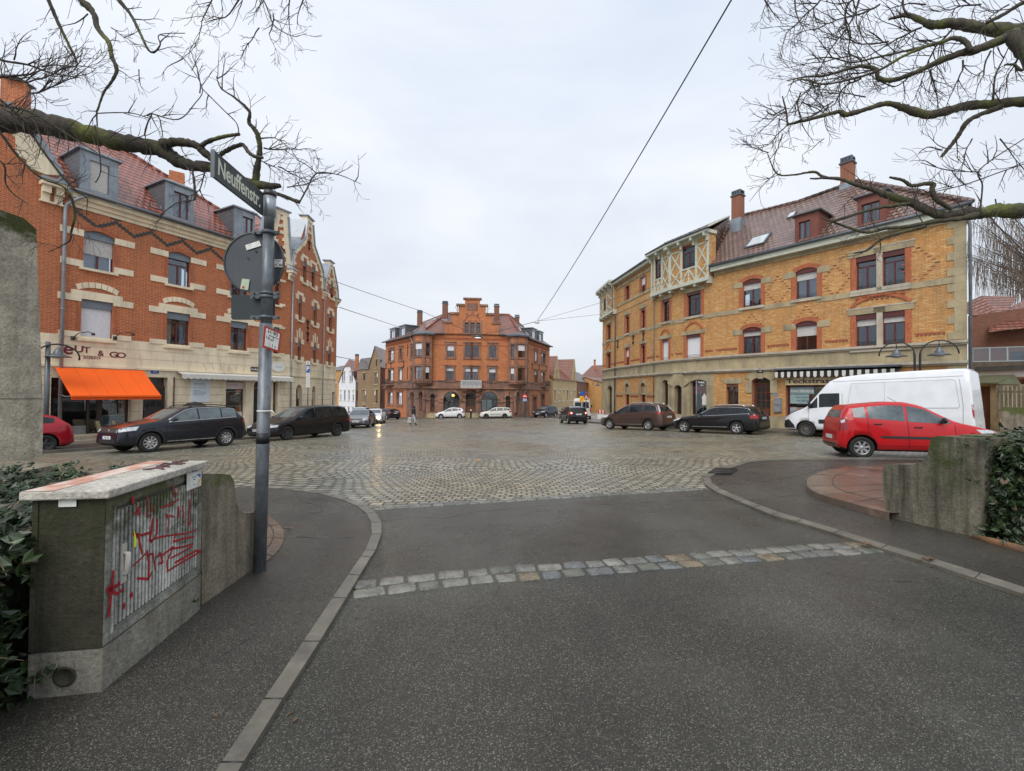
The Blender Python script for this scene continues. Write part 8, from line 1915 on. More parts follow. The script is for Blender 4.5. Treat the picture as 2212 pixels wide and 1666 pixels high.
for line, n_, sp_, h_ in ((KRo,60,.10,.008),(KLo,50,.10,.008),(KRi,26,.25,.034),(KLi,24,.3,.032)):
    for i in range(n_):
        k = rr.randrange(1,len(line)-2); p = line[k].lerp(line[k+1],rr.random()); x, y = p.x+rr.gauss(0,sp_), p.y+rr.gauss(0,sp_); s_ = rr.uniform(.008,.022); a = rr.uniform(0,6.3); c_, d_ = math.cos(a)*s_, math.sin(a)*s_; z = gz(x,y)+h_
        mb.poly([V(x+c_,y+d_,z+.004),V(x-d_*.5,y+c_*.5,z+.008),V(x-c_,y-d_,z+.003),V(x+d_*.5,y-c_*.5,z+.006)])
mb.build('leaf_litter', pm('litter_brown',(.10,.06,.03),.7,.4,30), None, kind='stuff')
M_lf = pm('leaf_brown',(.13,.07,.03),.6,.3,20)
for x, y, s_, lb in ((1870,1186,.06,'brown fallen leaf at the right end of the granite strip'),(1555,1049,.05,'brown fallen leaf against the right hand kerb'),(624,1151,.05,'brown fallen leaf at the edge of the stone ring by the sign post'),(2004,1219,.05,'pale fallen leaf on the right hand kerb'),(1462,979,.10,'dark fallen leaf lying on the cobbles in front of the black estate car')): leaf(PG(x,y),x,s_,M_lf,lb)
# ================================================================ VEHICLES
def paint(name, col, metal=.0, rough=.28, var=.03):
    if name in MATS: return MATS[name]
    m, nt, b, o = newmat(name); t = nt.nodes.new('ShaderNodeTexCoord').outputs['Object']
    n1 = noise(nt, 2.5, 5, t); c = ramp(nt, n1.outputs[0], [(.3,c4(col,1-var*2)),(.7,c4(col,1+var*2))]).outputs[0]
    sp = nt.nodes.new('ShaderNodeSeparateXYZ'); nt.links.new(t, sp.inputs[0])      # road dirt on the lower flanks
    n2 = noise(nt, 9, 6, t, .7); ad = nt.nodes.new('ShaderNodeMath'); ad.operation = 'SUBTRACT'; nt.links.new(n2.outputs[0], ad.inputs[0]); nt.links.new(sp.outputs[2], ad.inputs[1])
    f = ramp(nt, ad.outputs[0], [(.12,(0,0,0)),(.55,(.35,)*3)]).outputs[0]; c = mixc(nt, f, c, (.055,.05,.045,1))
    nt.links.new(c, b.inputs['Base Color']); b.inputs['Metallic'].default_value = metal; b.inputs['Roughness'].default_value = rough
    b.inputs['Coat Weight'].default_value = .55; b.inputs['Specular IOR Level'].default_value = .3; b.inputs['Coat Roughness'].default_value = .04
    bump(nt, b, noise(nt, 160, 2, t).outputs[0], .0006, .3)
    MATS[name] = m; return m
M_cglass = pm('car_glass',(.012,.015,.017),.03,.6,3,spec=.45); M_cglass_l = pm('car_glass_light',(.09,.115,.125),.05,.5,2.0,spec=.8)
M_tyre = pm('tyre',(.018,.018,.018),.8,.2,12); M_rim = pm('alloy_rim',(.50,.50,.50),.3,.15,8,metal=.75); M_rimd = pm('dark_rim',(.06,.06,.065),.4,.2,8,metal=.5)
M_plast = pm('black_plastic',(.022,.023,.025),.5,.15,6); M_chrome = pm('chrome',(.75,.76,.78),.12,.05,5,metal=1.0); M_lamp = pm('headlight_glass',(.55,.57,.60),.08,.25,14,spec=.8); M_tail = pm('tail_light',(.30,.006,.01),.12,.2,14,spec=.8)
M_under = pm('underbody',(.008,.008,.008),.9,.1,3); M_plate = pm('number_plate',(.68,.69,.66),.4,.04,5); M_amber = pm('indicator',(.7,.22,.02),.2,.1,8)
def interp(tab, x):
    if x <= tab[0][0]: return tab[0][1]
    for (a, za), (b_, zb_) in zip(tab, tab[1:]):
        if x <= b_: return za+(zb_-za)*((x-a)/(b_-a) if b_ > a else 0)
    return tab[-1][1]
CARS = {
 # L, W, top line (x from nose, z), belt line, low line, front axle, rear axle, tyre radius, side glass x range (bottom), pillars, tumblehome
 'mini': dict(L=3.60,W=1.60,top=[(0,.42),(.03,.62),(.12,.74),(.45,.86),(.86,.97),(1.0,1.03),(1.62,1.43),(1.95,1.52),(2.4,1.54),(3.0,1.49),(3.30,1.45),(3.42,1.30),(3.53,1.0),(3.58,.72),(3.60,.45)],belt=[(0,.66),(.9,.88),(2.0,.96),(3.2,1.08),(3.6,1.02)],ax=(.68,3.06),r=.295,gl=(.98,3.22),pil=(2.02,2.90),tum=.30,spoke=7),
 'hatch': dict(L=3.98,W=1.70,top=[(0,.42),(.03,.60),(.14,.74),(.55,.88),(.98,.98),(1.12,1.03),(1.80,1.43),(2.2,1.50),(2.7,1.50),(3.3,1.45),(3.62,1.38),(3.80,1.12),(3.93,.90),(3.97,.66),(3.98,.45)],belt=[(0,.64),(1.0,.88),(2.2,.94),(3.5,1.06),(3.98,1.0)],ax=(.78,3.30),r=.305,gl=(1.10,3.45),pil=(2.25,3.10),tum=.30,spoke=8),
 'compact': dict(L=4.32,W=1.80,top=[(0,.40),(.03,.58),(.15,.72),(.6,.87),(1.12,.98),(1.28,1.03),(2.0,1.38),(2.4,1.46),(2.9,1.46),(3.5,1.40),(3.85,1.32),(4.10,1.08),(4.26,.92),(4.31,.66),(4.32,.42)],belt=[(0,.64),(1.1,.88),(2.4,.95),(3.8,1.04),(4.32,.98)],ax=(.86,3.52),r=.32,gl=(1.26,3.75),pil=(2.5,3.30),tum=.36,spoke=5),
 'saloon': dict(L=4.69,W=1.83,top=[(0,.38),(.03,.56),(.16,.72),(.7,.86),(1.35,.95),(1.5,.99),(2.25,1.36),(2.7,1.43),(3.1,1.42),(3.7,1.28),(4.2,1.06),(4.55,1.01),(4.66,.90),(4.69,.45)],belt=[(0,.64),(1.3,.86),(2.6,.93),(3.9,1.0),(4.69,.95)],ax=(.92,3.65),r=.33,gl=(1.48,4.0),pil=(2.65,3.6),tum=.40,spoke=5),
 'suv': dict(L=4.49,W=1.84,top=[(0,.42),(.03,.70),(.10,.88),(.5,1.0),(1.2,1.12),(1.38,1.17),(2.02,1.55),(2.35,1.64),(2.9,1.66),(3.6,1.63),(3.98,1.58),(4.15,1.35),(4.36,1.08),(4.45,.80),(4.49,.48)],belt=[(0,.80),(1.2,1.02),(2.4,1.08),(3.9,1.16),(4.49,1.12)],ax=(.87,3.55),r=.35,gl=(1.32,3.98),pil=(2.50,3.38),tum=.30,spoke=9,low=.26),
 'estate': dict(L=4.60,W=1.77,top=[(0,.38),(.03,.56),(.15,.70),(.6,.84),(1.35,.96),(1.5,1.0),(2.15,1.36),(2.5,1.45),(3.1,1.46),(3.8,1.42),(4.12,1.37),(4.38,1.08),(4.54,.92),(4.59,.70),(4.60,.42)],belt=[(0,.64),(1.3,.87),(2.5,.93),(4.0,1.02),(4.6,.98)],ax=(.80,3.56),r=.325,gl=(1.46,4.2),pil=(2.62,3.50),tum=.34,spoke=5),
 'small_estate': dict(L=4.24,W=1.64,top=[(0,.42),(.03,.62),(.12,.78),(.5,.90),(1.05,.99),(1.2,1.04),(1.75,1.40),(2.1,1.49),(2.7,1.50),(3.5,1.46),(3.92,1.41),(4.08,1.12),(4.18,.95),(4.23,.70),(4.24,.45)],belt=[(0,.66),(1.0,.90),(2.2,.96),(3.8,1.02),(4.24,.98)],ax=(.85,3.31),r=.30,gl=(1.16,3.98),pil=(2.24,3.12),tum=.28,spoke=6),
 'mpv': dict(L=4.57,W=1.84,top=[(0,.42),(.03,.62),(.12,.78),(.5,.92),(.95,1.04),(1.1,1.10),(1.95,1.54),(2.4,1.63),(3.0,1.65),(3.7,1.61),(4.10,1.55),(4.32,1.22),(4.46,1.0),(4.54,.75),(4.57,.45)],belt=[(0,.70),(1.0,.96),(2.3,1.04),(3.9,1.14),(4.57,1.08)],ax=(.86,3.63),r=.33,gl=(1.05,4.15),pil=(2.30,3.28),tum=.30,spoke=8),
 'minivan': dict(L=5.10,W=1.93,top=[(0,.40),(.03,.58),(.14,.72),(.6,.88),(1.15,1.02),(1.35,1.08),(2.30,1.58),(2.7,1.66),(3.4,1.70),(4.3,1.68),(4.72,1.62),(4.90,1.25),(5.04,1.0),(5.08,.72),(5.10,.45)],belt=[(0,.66),(1.2,.92),(2.4,1.00),(4.6,1.08),(5.1,1.04)],ax=(.98,4.05),r=.335,gl=(1.32,4.72),pil=(2.62,3.78),tum=.26,spoke=6),
 'van': dict(L=6.35,W=1.99,top=[(0,.45),(.03,.72),(.12,.90),(.5,1.12),(.92,1.30),(1.02,1.38),(1.70,2.24),(1.95,2.52),(2.3,2.66),(3.2,2.74),(4.6,2.76),(5.9,2.76),(6.17,2.74),(6.27,2.62),(6.33,1.2),(6.35,.5)],belt=[(0,.85),(.9,1.22),(1.8,1.32),(6.35,1.32)],ax=(1.0,5.05),r=.35,gl=(1.02,2.32),pil=(1.52,),tum=.09,spoke=0,low=.30,van=1),
 'midvan': dict(L=5.3,W=2.0,top=[(0,.45),(.03,.80),(.12,1.0),(.5,1.15),(.85,1.28),(.95,1.36),(1.55,2.10),(1.85,2.30),(2.3,2.40),(3.5,2.44),(5.0,2.42),(5.18,2.36),(5.26,2.1),(5.29,1.2),(5.30,.5)],belt=[(0,.9),(.9,1.25),(1.8,1.35),(5.3,1.35)],ax=(.95,4.2),r=.35,gl=(.98,2.1),pil=(),tum=.10,spoke=0,low=.30,van=1),
}
def carbody(sp):
    L, W = sp['L'], sp['W']; xs = set()
    for k in range(61): xs.add(round(L*k/60,4))
    for k in range(14): xs.add(round(.32*(k/14)**1.5,4)); xs.add(round(L-.34*(k/14)**1.4,4))
    for p in sp['top']: xs.add(p[0])
    xs = sorted(x for x in xs if .0 <= x <= L); low = sp.get('low',.20); tb = sp['top']
    ns = len(xs); fz = [interp(tb,x) for x in xs]
    sm = fz[:]
    for _ in range(2): sm = [fz[0]]+[ (sm[i-1]*(xs[i+1]-xs[i])+sm[i+1]*(xs[i]-xs[i-1])+sm[i]*(xs[i+1]-xs[i-1]))/(2*(xs[i+1]-xs[i-1])) if xs[i+1]>xs[i-1] else sm[i] for i in range(1,ns-1)]+[fz[-1]]
    vs = []; fs = []; van = sp.get('van')
    for x, zt in zip(xs, sm):
        xe = min(x, L-x); rr_ = .62 if x < L/2 else (.42 if not van else .16); k = max(0,(rr_-xe)/rr_)
        w_ = W/2*(1-(.27 if x < L/2 else (.16 if not van else .05))*k**2.6)
        zb_ = min(interp(sp['belt'],x), zt-.045); zl = low+.10*max(0,(.25-xe)/.25)**1.5; hB = zb_-zl; h_ = zt-zb_
        wb_ = w_*(.945 if not van else .975); yt = wb_-sp['tum']*max(0,h_-.03); yt = max(yt,w_*.45)
        cr_ = min(.10,h_*.45)
        prof_ = [(0,zl),(w_*.80,zl),(w_*.955,zl+.05),(w_*.985,zl+hB*.22),(w_*1.0,zl+hB*.45),(w_*.995,zl+hB*.66),(w_*.975,zl+hB*.86),(wb_,zb_),
                (wb_+(yt-wb_)*.5,zb_+(h_-cr_)*.5),(yt,zt-cr_),(yt-.05-.02,zt-cr_*.32),(yt*.72,zt-.008),(yt*.36,zt),(0,zt+.004)]
        X = L/2-x; ring = [(X,y,z) for y,z in prof_]+[(X,-y,z) for y,z in prof_[-2:0:-1]]; vs += ring
    m = 26
    for i in range(ns-1):
        for k in range(m): k2 = (k+1)%m; fs.append((i*m+k,(i+1)*m+k,(i+1)*m+k2,i*m+k2))
    fs.append(tuple(range(m))); fs.append(tuple((ns-1)*m+k for k in range(m-1,-1,-1)))
    me = bpy.data.meshes.new('b'); me.from_pydata(vs,[],fs); me.update()
    o = bpy.data.objects.new('b',me); COL.objects.link(o)
    cm = MB()
    for ax in sp['ax']:
        for s_ in (-1,1): cm.lathe((L/2-ax,s_*(W/2-.30),sp['r']),[(sp['r']+.055,0),(sp['r']+.055,.6)],32,0,(0,s_,0),False)
    c = cm.build('cut',M_under,None,local=True); bm = bmesh.new(); bm.from_mesh(c.data); bmesh.ops.recalc_face_normals(bm,faces=bm.faces); bm.to_mesh(c.data); bm.free()
    bm = bmesh.new(); bm.from_mesh(me); bmesh.ops.recalc_face_normals(bm,faces=bm.faces); bm.to_mesh(me); bm.free()
    md = o.modifiers.new('x','BOOLEAN'); md.operation = 'DIFFERENCE'; md.object = c; md.solver = 'EXACT'
    dg = bpy.context.evaluated_depsgraph_get(); r_ = bpy.data.meshes.new_from_object(o.evaluated_get(dg))
    bm = bmesh.new(); bm.from_mesh(me); bv = BVHTree.FromBMesh(bm); bm.free()
    bpy.data.objects.remove(o); bpy.data.objects.remove(c)
    r_.materials.clear(); R_ = sp['r']+.057
    for p in r_.polygons:
        p.use_smooth = True; p.material_index = 0
        for ax in sp['ax']:
            if math.hypot(p.center.x-(L/2-ax),p.center.z-sp['r']) < R_ and all(math.hypot(r_.vertices[v].co.x-(L/2-ax),r_.vertices[v].co.z-sp['r']) < R_+.001 for v in p.vertices): p.material_index = 1; p.use_smooth = False
        if p.normal.z < -.75 and p.center.z < .5: p.material_index = 1
    return r_, bv
def project(bv, poly, origin, ex, ey, dirn, off=.004, cell=.07):
    """lay a flat outline onto the body along dirn; outline in (ex, ey) coordinates from origin"""
    bm = bmesh.new(); vs = [bm.verts.new((p[0],p[1],0)) for p in poly]; f = bm.faces.new(vs)
    x0, x1 = min(p[0] for p in poly), max(p[0] for p in poly); y0, y1 = min(p[1] for p in poly), max(p[1] for p in poly)
    for axis, a, b_ in ((0,x0,x1),(1,y0,y1)):
        n = int((b_-a)/cell)
        for k in range(1,n+1):
            c = a+(b_-a)*k/(n+1); no = (1,0,0) if axis == 0 else (0,1,0); co = (c,0,0) if axis == 0 else (0,c,0)
            bmesh.ops.bisect_plane(bm,geom=bm.verts[:]+bm.edges[:]+bm.faces[:],plane_co=co,plane_no=no)
    bm.verts.index_update(); pts = []; ok = []
    for v in bm.verts:
        o = origin+ex*v.co.x+ey*v.co.y; h = bv.ray_cast(o-dirn*4,dirn,9)
        if h[0] is None: pts.append(o); ok.append(False)
        else:
            n = h[1]; n = -n if n.dot(dirn) > 0 else n; pts.append(h[0]+n*off); ok.append(True)
    fs = [tuple(v.index for v in f.verts) for f in bm.faces if all(ok[v.index] for v in f.verts)]; bm.free(); return pts, fs
def car(name, label, kind, col, refpx, refw, head, group=None, dark=None, glass=None, rim=None, plate='', rear=None, opts=(), scale=(1,1,1), xy=None, rail=None, grille=True):
    sp = CARS[kind]; L, W, r_ = sp['L']*1.0, sp['W'], sp['r']; S3 = scale
    g0 = PG(*refpx) if xy is None else V(xy[0],xy[1],gz(*xy))
    hx = Vector((head[0],head[1],0)).normalized(); nrm = V(-.02,.034,1).normalized(); X = (hx-nrm*hx.dot(nrm)).normalized(); Yv = nrm.cross(X)
    wx = L/2-(sp['ax'][0] if refw[0] == 'F' else sp['ax'][1]); wy = (W/2-.02)*(1 if refw[1] == 'L' else -1)
    org = g0-X*wx*S3[0]-Yv*wy*S3[1]; org.z = gz(org.x,org.y)
    t = bpy.data.objects.new(name,None); link(t); tag(t,label,'van' if kind in ('van','midvan') else 'car',group)
    M = Matrix((( X.x,Yv.x,nrm.x,0),(X.y,Yv.y,nrm.y,0),(X.z,Yv.z,nrm.z,0),(0,0,0,1))); M = Matrix.Translation(org)@M@Matrix.Diagonal((*S3,1)); t.matrix_world = M
    me, bv = carbody(sp); me.materials.append(col); me.materials.append(M_under); body = bpy.data.objects.new('body',me); link(body,t)
    def prj(nm, polys, frm, mat, par=None, off=.004, cell=.08):
        mb = MB()
        for pl in polys:
            if frm in ('L','R'): s_ = 1 if frm == 'L' else -1; o_, ex, ey, d = V(L/2,0,0), V(-1,0,0), V(0,0,1), V(0,-s_,0)       # (x from nose, z)
            elif frm == 'F': o_, ex, ey, d = V(0,0,0), V(0,1,0), V(0,0,1), V(-1,0,0)
            elif frm == 'B': o_, ex, ey, d = V(0,0,0), V(0,1,0), V(0,0,1), V(1,0,0)
            elif frm == 'T': o_, ex, ey, d = V(L/2,0,0), V(-1,0,0), V(0,1,0), V(0,0,-1)
            else:        # corner view: front or back, left or right
                s_ = 1 if frm[1] == 'L' else -1; fx = 1 if frm[0] == 'f' else -1; d = V(-fx,-s_*1.0,0).normalized(); ex = V(d.y,-d.x,0)*(1); o_ = V(fx*(L/2-.12),s_*(W/2-.14),0)
                if ex.x*fx < 0: ex = -ex      # +x of the outline runs towards the end of the car
                ey = V(0,0,1)
            p, f = project(bv,pl,o_,ex,ey,d,off,cell)
            if f: mb.mesh(p,f,0,True)
        if mb.f: return mb.build(nm,mat,par or t,local=True)
    tb, bt = sp['top'], sp['belt']; g0_, g1_ = sp['gl']; van = sp.get('van'); dk = dark or M_cglass; G_ = glass or M_cglass
    def topz(x): return interp(tb,x)-(.105 if not van else .16)
    def botz(x): return interp(bt,x)+.035
    segs = [g0_]+[p for p in sp['pil']]+[g1_]; rk = .20 if not van else 0
    for sd in ('L','R'):
        polys = []; prev = None
        for i in range(len(segs)-1):
            a, b_ = segs[i]+(.03 if i else 0), segs[i+1]-(.03 if i < len(segs)-2 else 0); n = 8
            up_ = []; bo = []
            for k in range(n+1):
                x = a+(b_-a)*k/n; zt = min(topz(x), 1.95 if van else 9)
                if i == len(segs)-2 and not van: zt = min(zt, topz(g1_-.0)+(g1_-x)*1.15+.03) if x > g1_-.35 else zt
                zb_ = botz(x)
                if zt > zb_+.02: up_.append((x,zt)); bo.append((x,zb_))
            if len(up_) > 2: polys.append(bo+up_[::-1])
        w_ = prj('side_window',polys,sd,G_)
        if polys and ('chrome' in opts) and w_:
            mb = MB(); allp = [q for pl in polys for q in pl]; bo = sorted([q for pl in polys for q in pl[:len(pl)//2]]); up_ = sorted([q for pl in polys for q in pl[len(pl)//2:]])
            for line, dz in ((bo,-.02),(up_,.02)):
                path = []
                for q in line:
                    h = bv.ray_cast(V(L/2-q[0],(2 if sd == 'L' else -2),q[1]+dz),V(0,-1 if sd == 'L' else 1,0)); 
                    if h[0] is not None: path.append(h[0]+h[1]*.004)
                if len(path) > 2: mb.tube(path,.013,6)
            if mb.f: mb.build('chrome_trim',M_chrome,w_,local=True)
        # doors: shut lines, handles, mirror
        ln = MB(); xs_ = [g0_+.05]+[p for p in (sp['pil'][:2] if not van else ())] if not van else [g0_+.12,2.42,3.75]
        for j, x in enumerate(xs_):
            path = []
            for k in range(11):
                z = .30+(botz(x)-.30)*k/10; xx = x+(-.0 if j < 2 else (.0 if z > .75 else -(.75-z)*.55)); zz = z if not van else .42+(1.95-.42)*k/10
                h = bv.ray_cast(V(L/2-xx,(2 if sd == 'L' else -2),zz),V(0,-1 if sd == 'L' else 1,0))
                if h[0] is not None and math.hypot(h[0].x-(L/2-sp['ax'][1]),h[0].z-r_) > r_+.07 and math.hypot(h[0].x-(L/2-sp['ax'][0]),h[0].z-r_) > r_+.07: path.append(h[0]+V(0,.0015*(1 if sd == 'L' else -1),0))
            if len(path) > 2: ln.tube(path,.0055,4)
        path = []
        for k in range(20):
            x = g0_+.05+(sp['ax'][1]-r_-.15-g0_)*k/19; h = bv.ray_cast(V(L/2-x,(2 if sd == 'L' else -2),.36),V(0,-1 if sd == 'L' else 1,0)); 
            if h[0] is not None: path.append(h[0])
        if len(path) > 2: ln.tube(path,.006,4)
        ln.build('door_gap',M_under,body,local=True)
        hs = MB(); s_ = 1 if sd == 'L' else -1
        for x in ([p-.22 for p in sp['pil'][:2]] if not van else [2.25]):
            z = botz(x)-.13; h = bv.ray_cast(V(L/2-x,2*s_,z),V(0,-s_,0))
            if h[0] is not None: c = h[0]+V(0,s_*.012,0); hs.tube([c+V(.085,-.01*s_,0),c+V(.07,.012*s_,0),c+V(-.07,.012*s_,0),c+V(-.085,-.01*s_,0)],.014,6)
        if hs.f: hs.build('door_handle',col if 'bodyhandle' in opts else M_plast,t,local=True)
        mi = MB(); x = g0_+.33 if not van else g0_+.22; z = botz(x)+.05+(.1 if van else 0); h = bv.ray_cast(V(L/2-x,2*s_,z),V(0,-s_,0))
        if h[0] is not None:
            c = h[0]+V(.02,s_*.13,.03); hh = .075 if not van else .17
            bmm = bmesh.new(); bmesh.ops.create_icosphere(bmm,subdivisions=3,radius=1); vv = [V(c.x+q.co.x*.065*(1 if q.co.x>0 else .45),c.y+q.co.y*.12,c.z+q.co.z*hh) for q in bmm.verts]; mi.mesh(vv,[tuple(y.index for y in f.verts) for f in bmm.faces],0,True); bmm.free()
            mi.tube([h[0]-V(0,s_*.02,.03),c-V(0,0,hh*.5)],.022,6); mi.build('wing_mirror',(col if 'bodymirror' in opts else M_plast),t,local=True)
        # lower sill and arches
        zl_ = sp.get('low',.20)
        if 'cladding' in opts or kind in ('suv',):
            sill = [(sp['ax'][0]+r_+.07,zl_+.04),(sp['ax'][1]-r_-.07,zl_+.04),(sp['ax'][1]-r_-.07,zl_+.17),(sp['ax'][0]+r_+.07,zl_+.17)]; prj('sill_cladding',[sill],sd,M_plast,off=.006)
            am = MB()
            for ax in sp['ax']:
                n = 22; vs = []
                for k in range(n+1):
                    a = R(-12+204*k/n)
                    for rad in (r_+.055,r_+.115):
                        xx, zz = ax-math.cos(a)*rad, r_+math.sin(a)*rad; h = bv.ray_cast(V(L/2-xx,2*s_,zz),V(0,-s_,0)); vs.append((h[0]+V(0,s_*.008,0)) if h[0] is not None else V(L/2-xx,s_*W/2*.97,zz))
                am.mesh(vs,[(2*k,2*k+1,2*k+3,2*k+2) for k in range(n)],0,True)
            am.build('wheel_arch',M_plast,t,local=True)
        if 'trim' in opts: prj('side_moulding',[[(sp['ax'][0]+r_+.22,.53),(sp['ax'][1]-r_-.16,.56),(sp['ax'][1]-r_-.12,.62),(sp['ax'][0]+r_+.35,.60)]],sd,M_plast,off=.012)
        if 'chromesill' in opts: prj('chrome_strip',[[(sp['ax'][0]+r_+.15,.345),(sp['ax'][1]-r_-.10,.355),(sp['ax'][1]-r_-.10,.385),(sp['ax'][0]+r_+.2,.370)]],sd,M_chrome,off=.012)
        # lights
        zh = interp(tb,.16)
        hl = {'suv':[(-.30,.80),(.16,.74),(.20,.83),(.1,.88),(-.34,.93)],'mpv':[(-.5,.78),(.2,.68),(.22,.78),(-.55,.95)],'van':[(-.18,.92),(.22,.78),(.26,.92),(.05,1.05),(-.30,1.16)],'midvan':[(-.15,.95),(.2,.85),(.2,1.0),(-.2,1.2)]}.get(kind,[(-.36,.70),(-.05,.60),(.20,.58),(.24,.68),(-.10,.78),(-.42,.80)])
        if kind == 'minivan': hl = [(-.28,.64),(.22,.60),(.26,.70),(.02,.76),(-.34,.74)]
        prj('headlight',[hl],'f'+sd,M_lamp,off=.006,cell=.05)
        tl = {'mini':[(-.16,.78),(.02,.74),(.08,.92),(.02,1.10),(-.15,1.12)],'van':[(-.03,.92),(.06,.92),(.06,1.42),(-.03,1.42)],'midvan':[(-.03,.85),(.08,.85),(.08,1.35),(-.03,1.35)],'mpv':[(-.26,.98),(.14,.98),(.16,1.06),(.04,1.12),(-.02,1.48),(-.10,1.50),(-.12,1.10),(-.26,1.06)],'suv':[(-.22,.96),(.16,.94),(.18,1.10),(-.10,1.12)]}.get(kind,[(-.26,.80),(.12,.80),(.14,.98),(-.06,1.02),(-.28,.94)])
        prj('tail_light',[tl],'b'+sd,M_tail,off=.006,cell=.05)
        if kind == 'mpv': prj('light_cluster',[[(-.10,1.12),(-.02,1.10),(.02,1.30),(-.02,1.50),(-.12,1.52)]],'b'+sd,M_lamp,off=.010,cell=.05)
        if kind == 'mini': prj('reversing_lamp',[[(-.10,.98),(-.02,.95),(0,1.02),(-.09,1.06)]],'b'+sd,M_lamp,off=.010,cell=.05)
    # screens
    xc = g0_-.10; xr = next(p[0] for p in tb if p[1] > interp(tb,xc)+.33)
    def yedge(x): zb_ = interp(bt,x); return W/2*.93-sp['tum']*max(0,interp(tb,x)-zb_)
    zc, zr_ = interp(tb,xc)+.04, interp(tb,xr)-.03; ya, yb_ = yedge(xc)-.10, yedge(xr)-.11
    if van: zr_ = 2.05; yb_ = ya-.12
    prj('windscreen',[[(-ya,zc),(ya,zc),(yb_,zr_),(-yb_,zr_)]],'F',M_cglass_l if 'brightscreen' in opts else G_,off=.005,cell=.12)
    zb1, zb2 = interp(bt,L-.2)+.06, interp(tb,L-.5)-.16
    yw = W/2-.24
    if kind == 'saloon': zb1, zb2 = 1.08, 1.34
    if not van: prj('rear_window',[[(-yw,zb1),(yw,zb1),(yw-.10,zb2),(-yw+.10,zb2)]],'B',G_,off=.005,cell=.10)
    elif kind == 'midvan':
        for s_ in (-1,1): prj('rear_window',[[(s_*.06,1.30),(s_*(W/2-.2),1.30),(s_*(W/2-.26),1.95),(s_*.06,1.95)]],'B',M_cglass,off=.005,cell=.12)
        mb = MB(); mb.tube([V(-L/2-.004,0,.6),V(-L/2+.02,0,2.2)],.008,4); mb.build('door_gap',M_under,body,local=True)
    # nose: grille, lower intake; tail: bumper band
    gw_ = W*.30
    if kind != 'mini' and grille:
        gz0, gz1 = {'suv':(.72,.84),'mpv':(.52,.62),'van':(.72,.92),'midvan':(.75,.95),'saloon':(.50,.66),'estate':(.50,.64)}.get(kind,(.56,.64))
        if kind in ('suv','small_estate','van','midvan'): gw_ = W*.33
        gr = prj('grille',[[(-gw_*.85,gz0),(gw_*.85,gz0),(gw_,gz1),(-gw_,gz1)]],'F',M_plast,off=.006,cell=.1)
        if gr and kind not in ('mpv','minivan'):
            mb = MB()
            for k in range(2):
                path = []
                for j in range(9): y = -gw_*.9+gw_*1.8*j/8; h = bv.ray_cast(V(4,y,gz0+(gz1-gz0)*(.33+.34*k)),V(-1,0,0)); path.append(h[0]+V(.012,0,0)) if h[0] is not None else None
                if len(path) > 2: mb.tube(path,.007,5)
            h = bv.ray_cast(V(4,0,(gz0+gz1)/2),V(-1,0,0)); mb.lathe(h[0]+V(.008,0,0),[(.055,0),(.06,.008),(.045,.012)],16,axis=(1,0,0)); mb.build('grille_bar',M_chrome,gr,local=True)
    lo_ = sp.get('low',.2); prj('lower_intake',[[(-W*.32,lo_+.10),(W*.32,lo_+.10),(W*.27,lo_+.25),(-W*.27,lo_+.25)]],'F',M_plast,off=.006,cell=.12)
    if van or 'darkbumper' in opts:
        prj('front_bumper',[[(-W*.47,lo_+.03),(W*.47,lo_+.03),(W*.47,.70 if kind=='van' else .6),(-W*.47,.70 if kind=='van' else .6)]],'F',M_plast,off=.008,cell=.12)
        for sd in ('L','R'): prj('bumper_corner',[[(.0,lo_+.05),(.58,lo_+.03),(.52,.55),(.30,.80),(.05,.72)]] if kind == 'van' else [[(0,lo_+.05),(.45,lo_+.03),(.45,.6),(0,.6)]],sd,M_plast,off=.008); 
    if kind == 'van':
        for sd in ('L','R'): prj('side_moulding',[[(1.52,.62),(4.45,.62),(4.45,.80),(1.52,.80)]],sd,M_plast,off=.012); prj('panel_pressing',[[(2.6,1.30),(5.95,1.30),(5.98,1.36),(5.9,2.32),(5.8,2.36),(2.75,2.36)]],sd,col,off=.010,cell=.2); 
        mb = MB(); 
        for sd_ in (-1,1):
            path = []
            for k in range(24): x = 1.9+4.2*k/23; h = bv.ray_cast(V(L/2-x,2*sd_,2.46),V(0,-sd_,0)); path.append(h[0]) if h[0] is not None else None
            if len(path) > 2: mb.tube(path,.008,4)
            for ol in ([(2.6,1.30),(5.95,1.30),(5.98,1.36),(5.9,2.30),(5.8,2.34),(2.75,2.34),(2.6,1.30)],[(3.85,.45),(3.85,1.3),(3.85,2.46)],[(6.05,.5),(6.08,1.4),(6.0,2.45)]):
                path = []
                for a, b_ in zip(ol, ol[1:]):
                    for k in range(12): h = bv.ray_cast(V(L/2-(a[0]+(b_[0]-a[0])*k/12),2*sd_,a[1]+(b_[1]-a[1])*k/12),V(0,-sd_,0)); path.append(h[0]+V(0,.008*sd_,0)) if h[0] is not None else None
                mb.tube(path,.0065,4)
        mb.build('roof_seam',pm('panel_shade',(.30,.31,.33),.5,.1,3),body,local=True)
    prj('rear_bumper',[[(-W*.40,lo_+.06),(W*.40,lo_+.06),(W*.38,lo_+.19),(-W*.38,lo_+.19)]],'B',M_plast,off=.006,cell=.12)
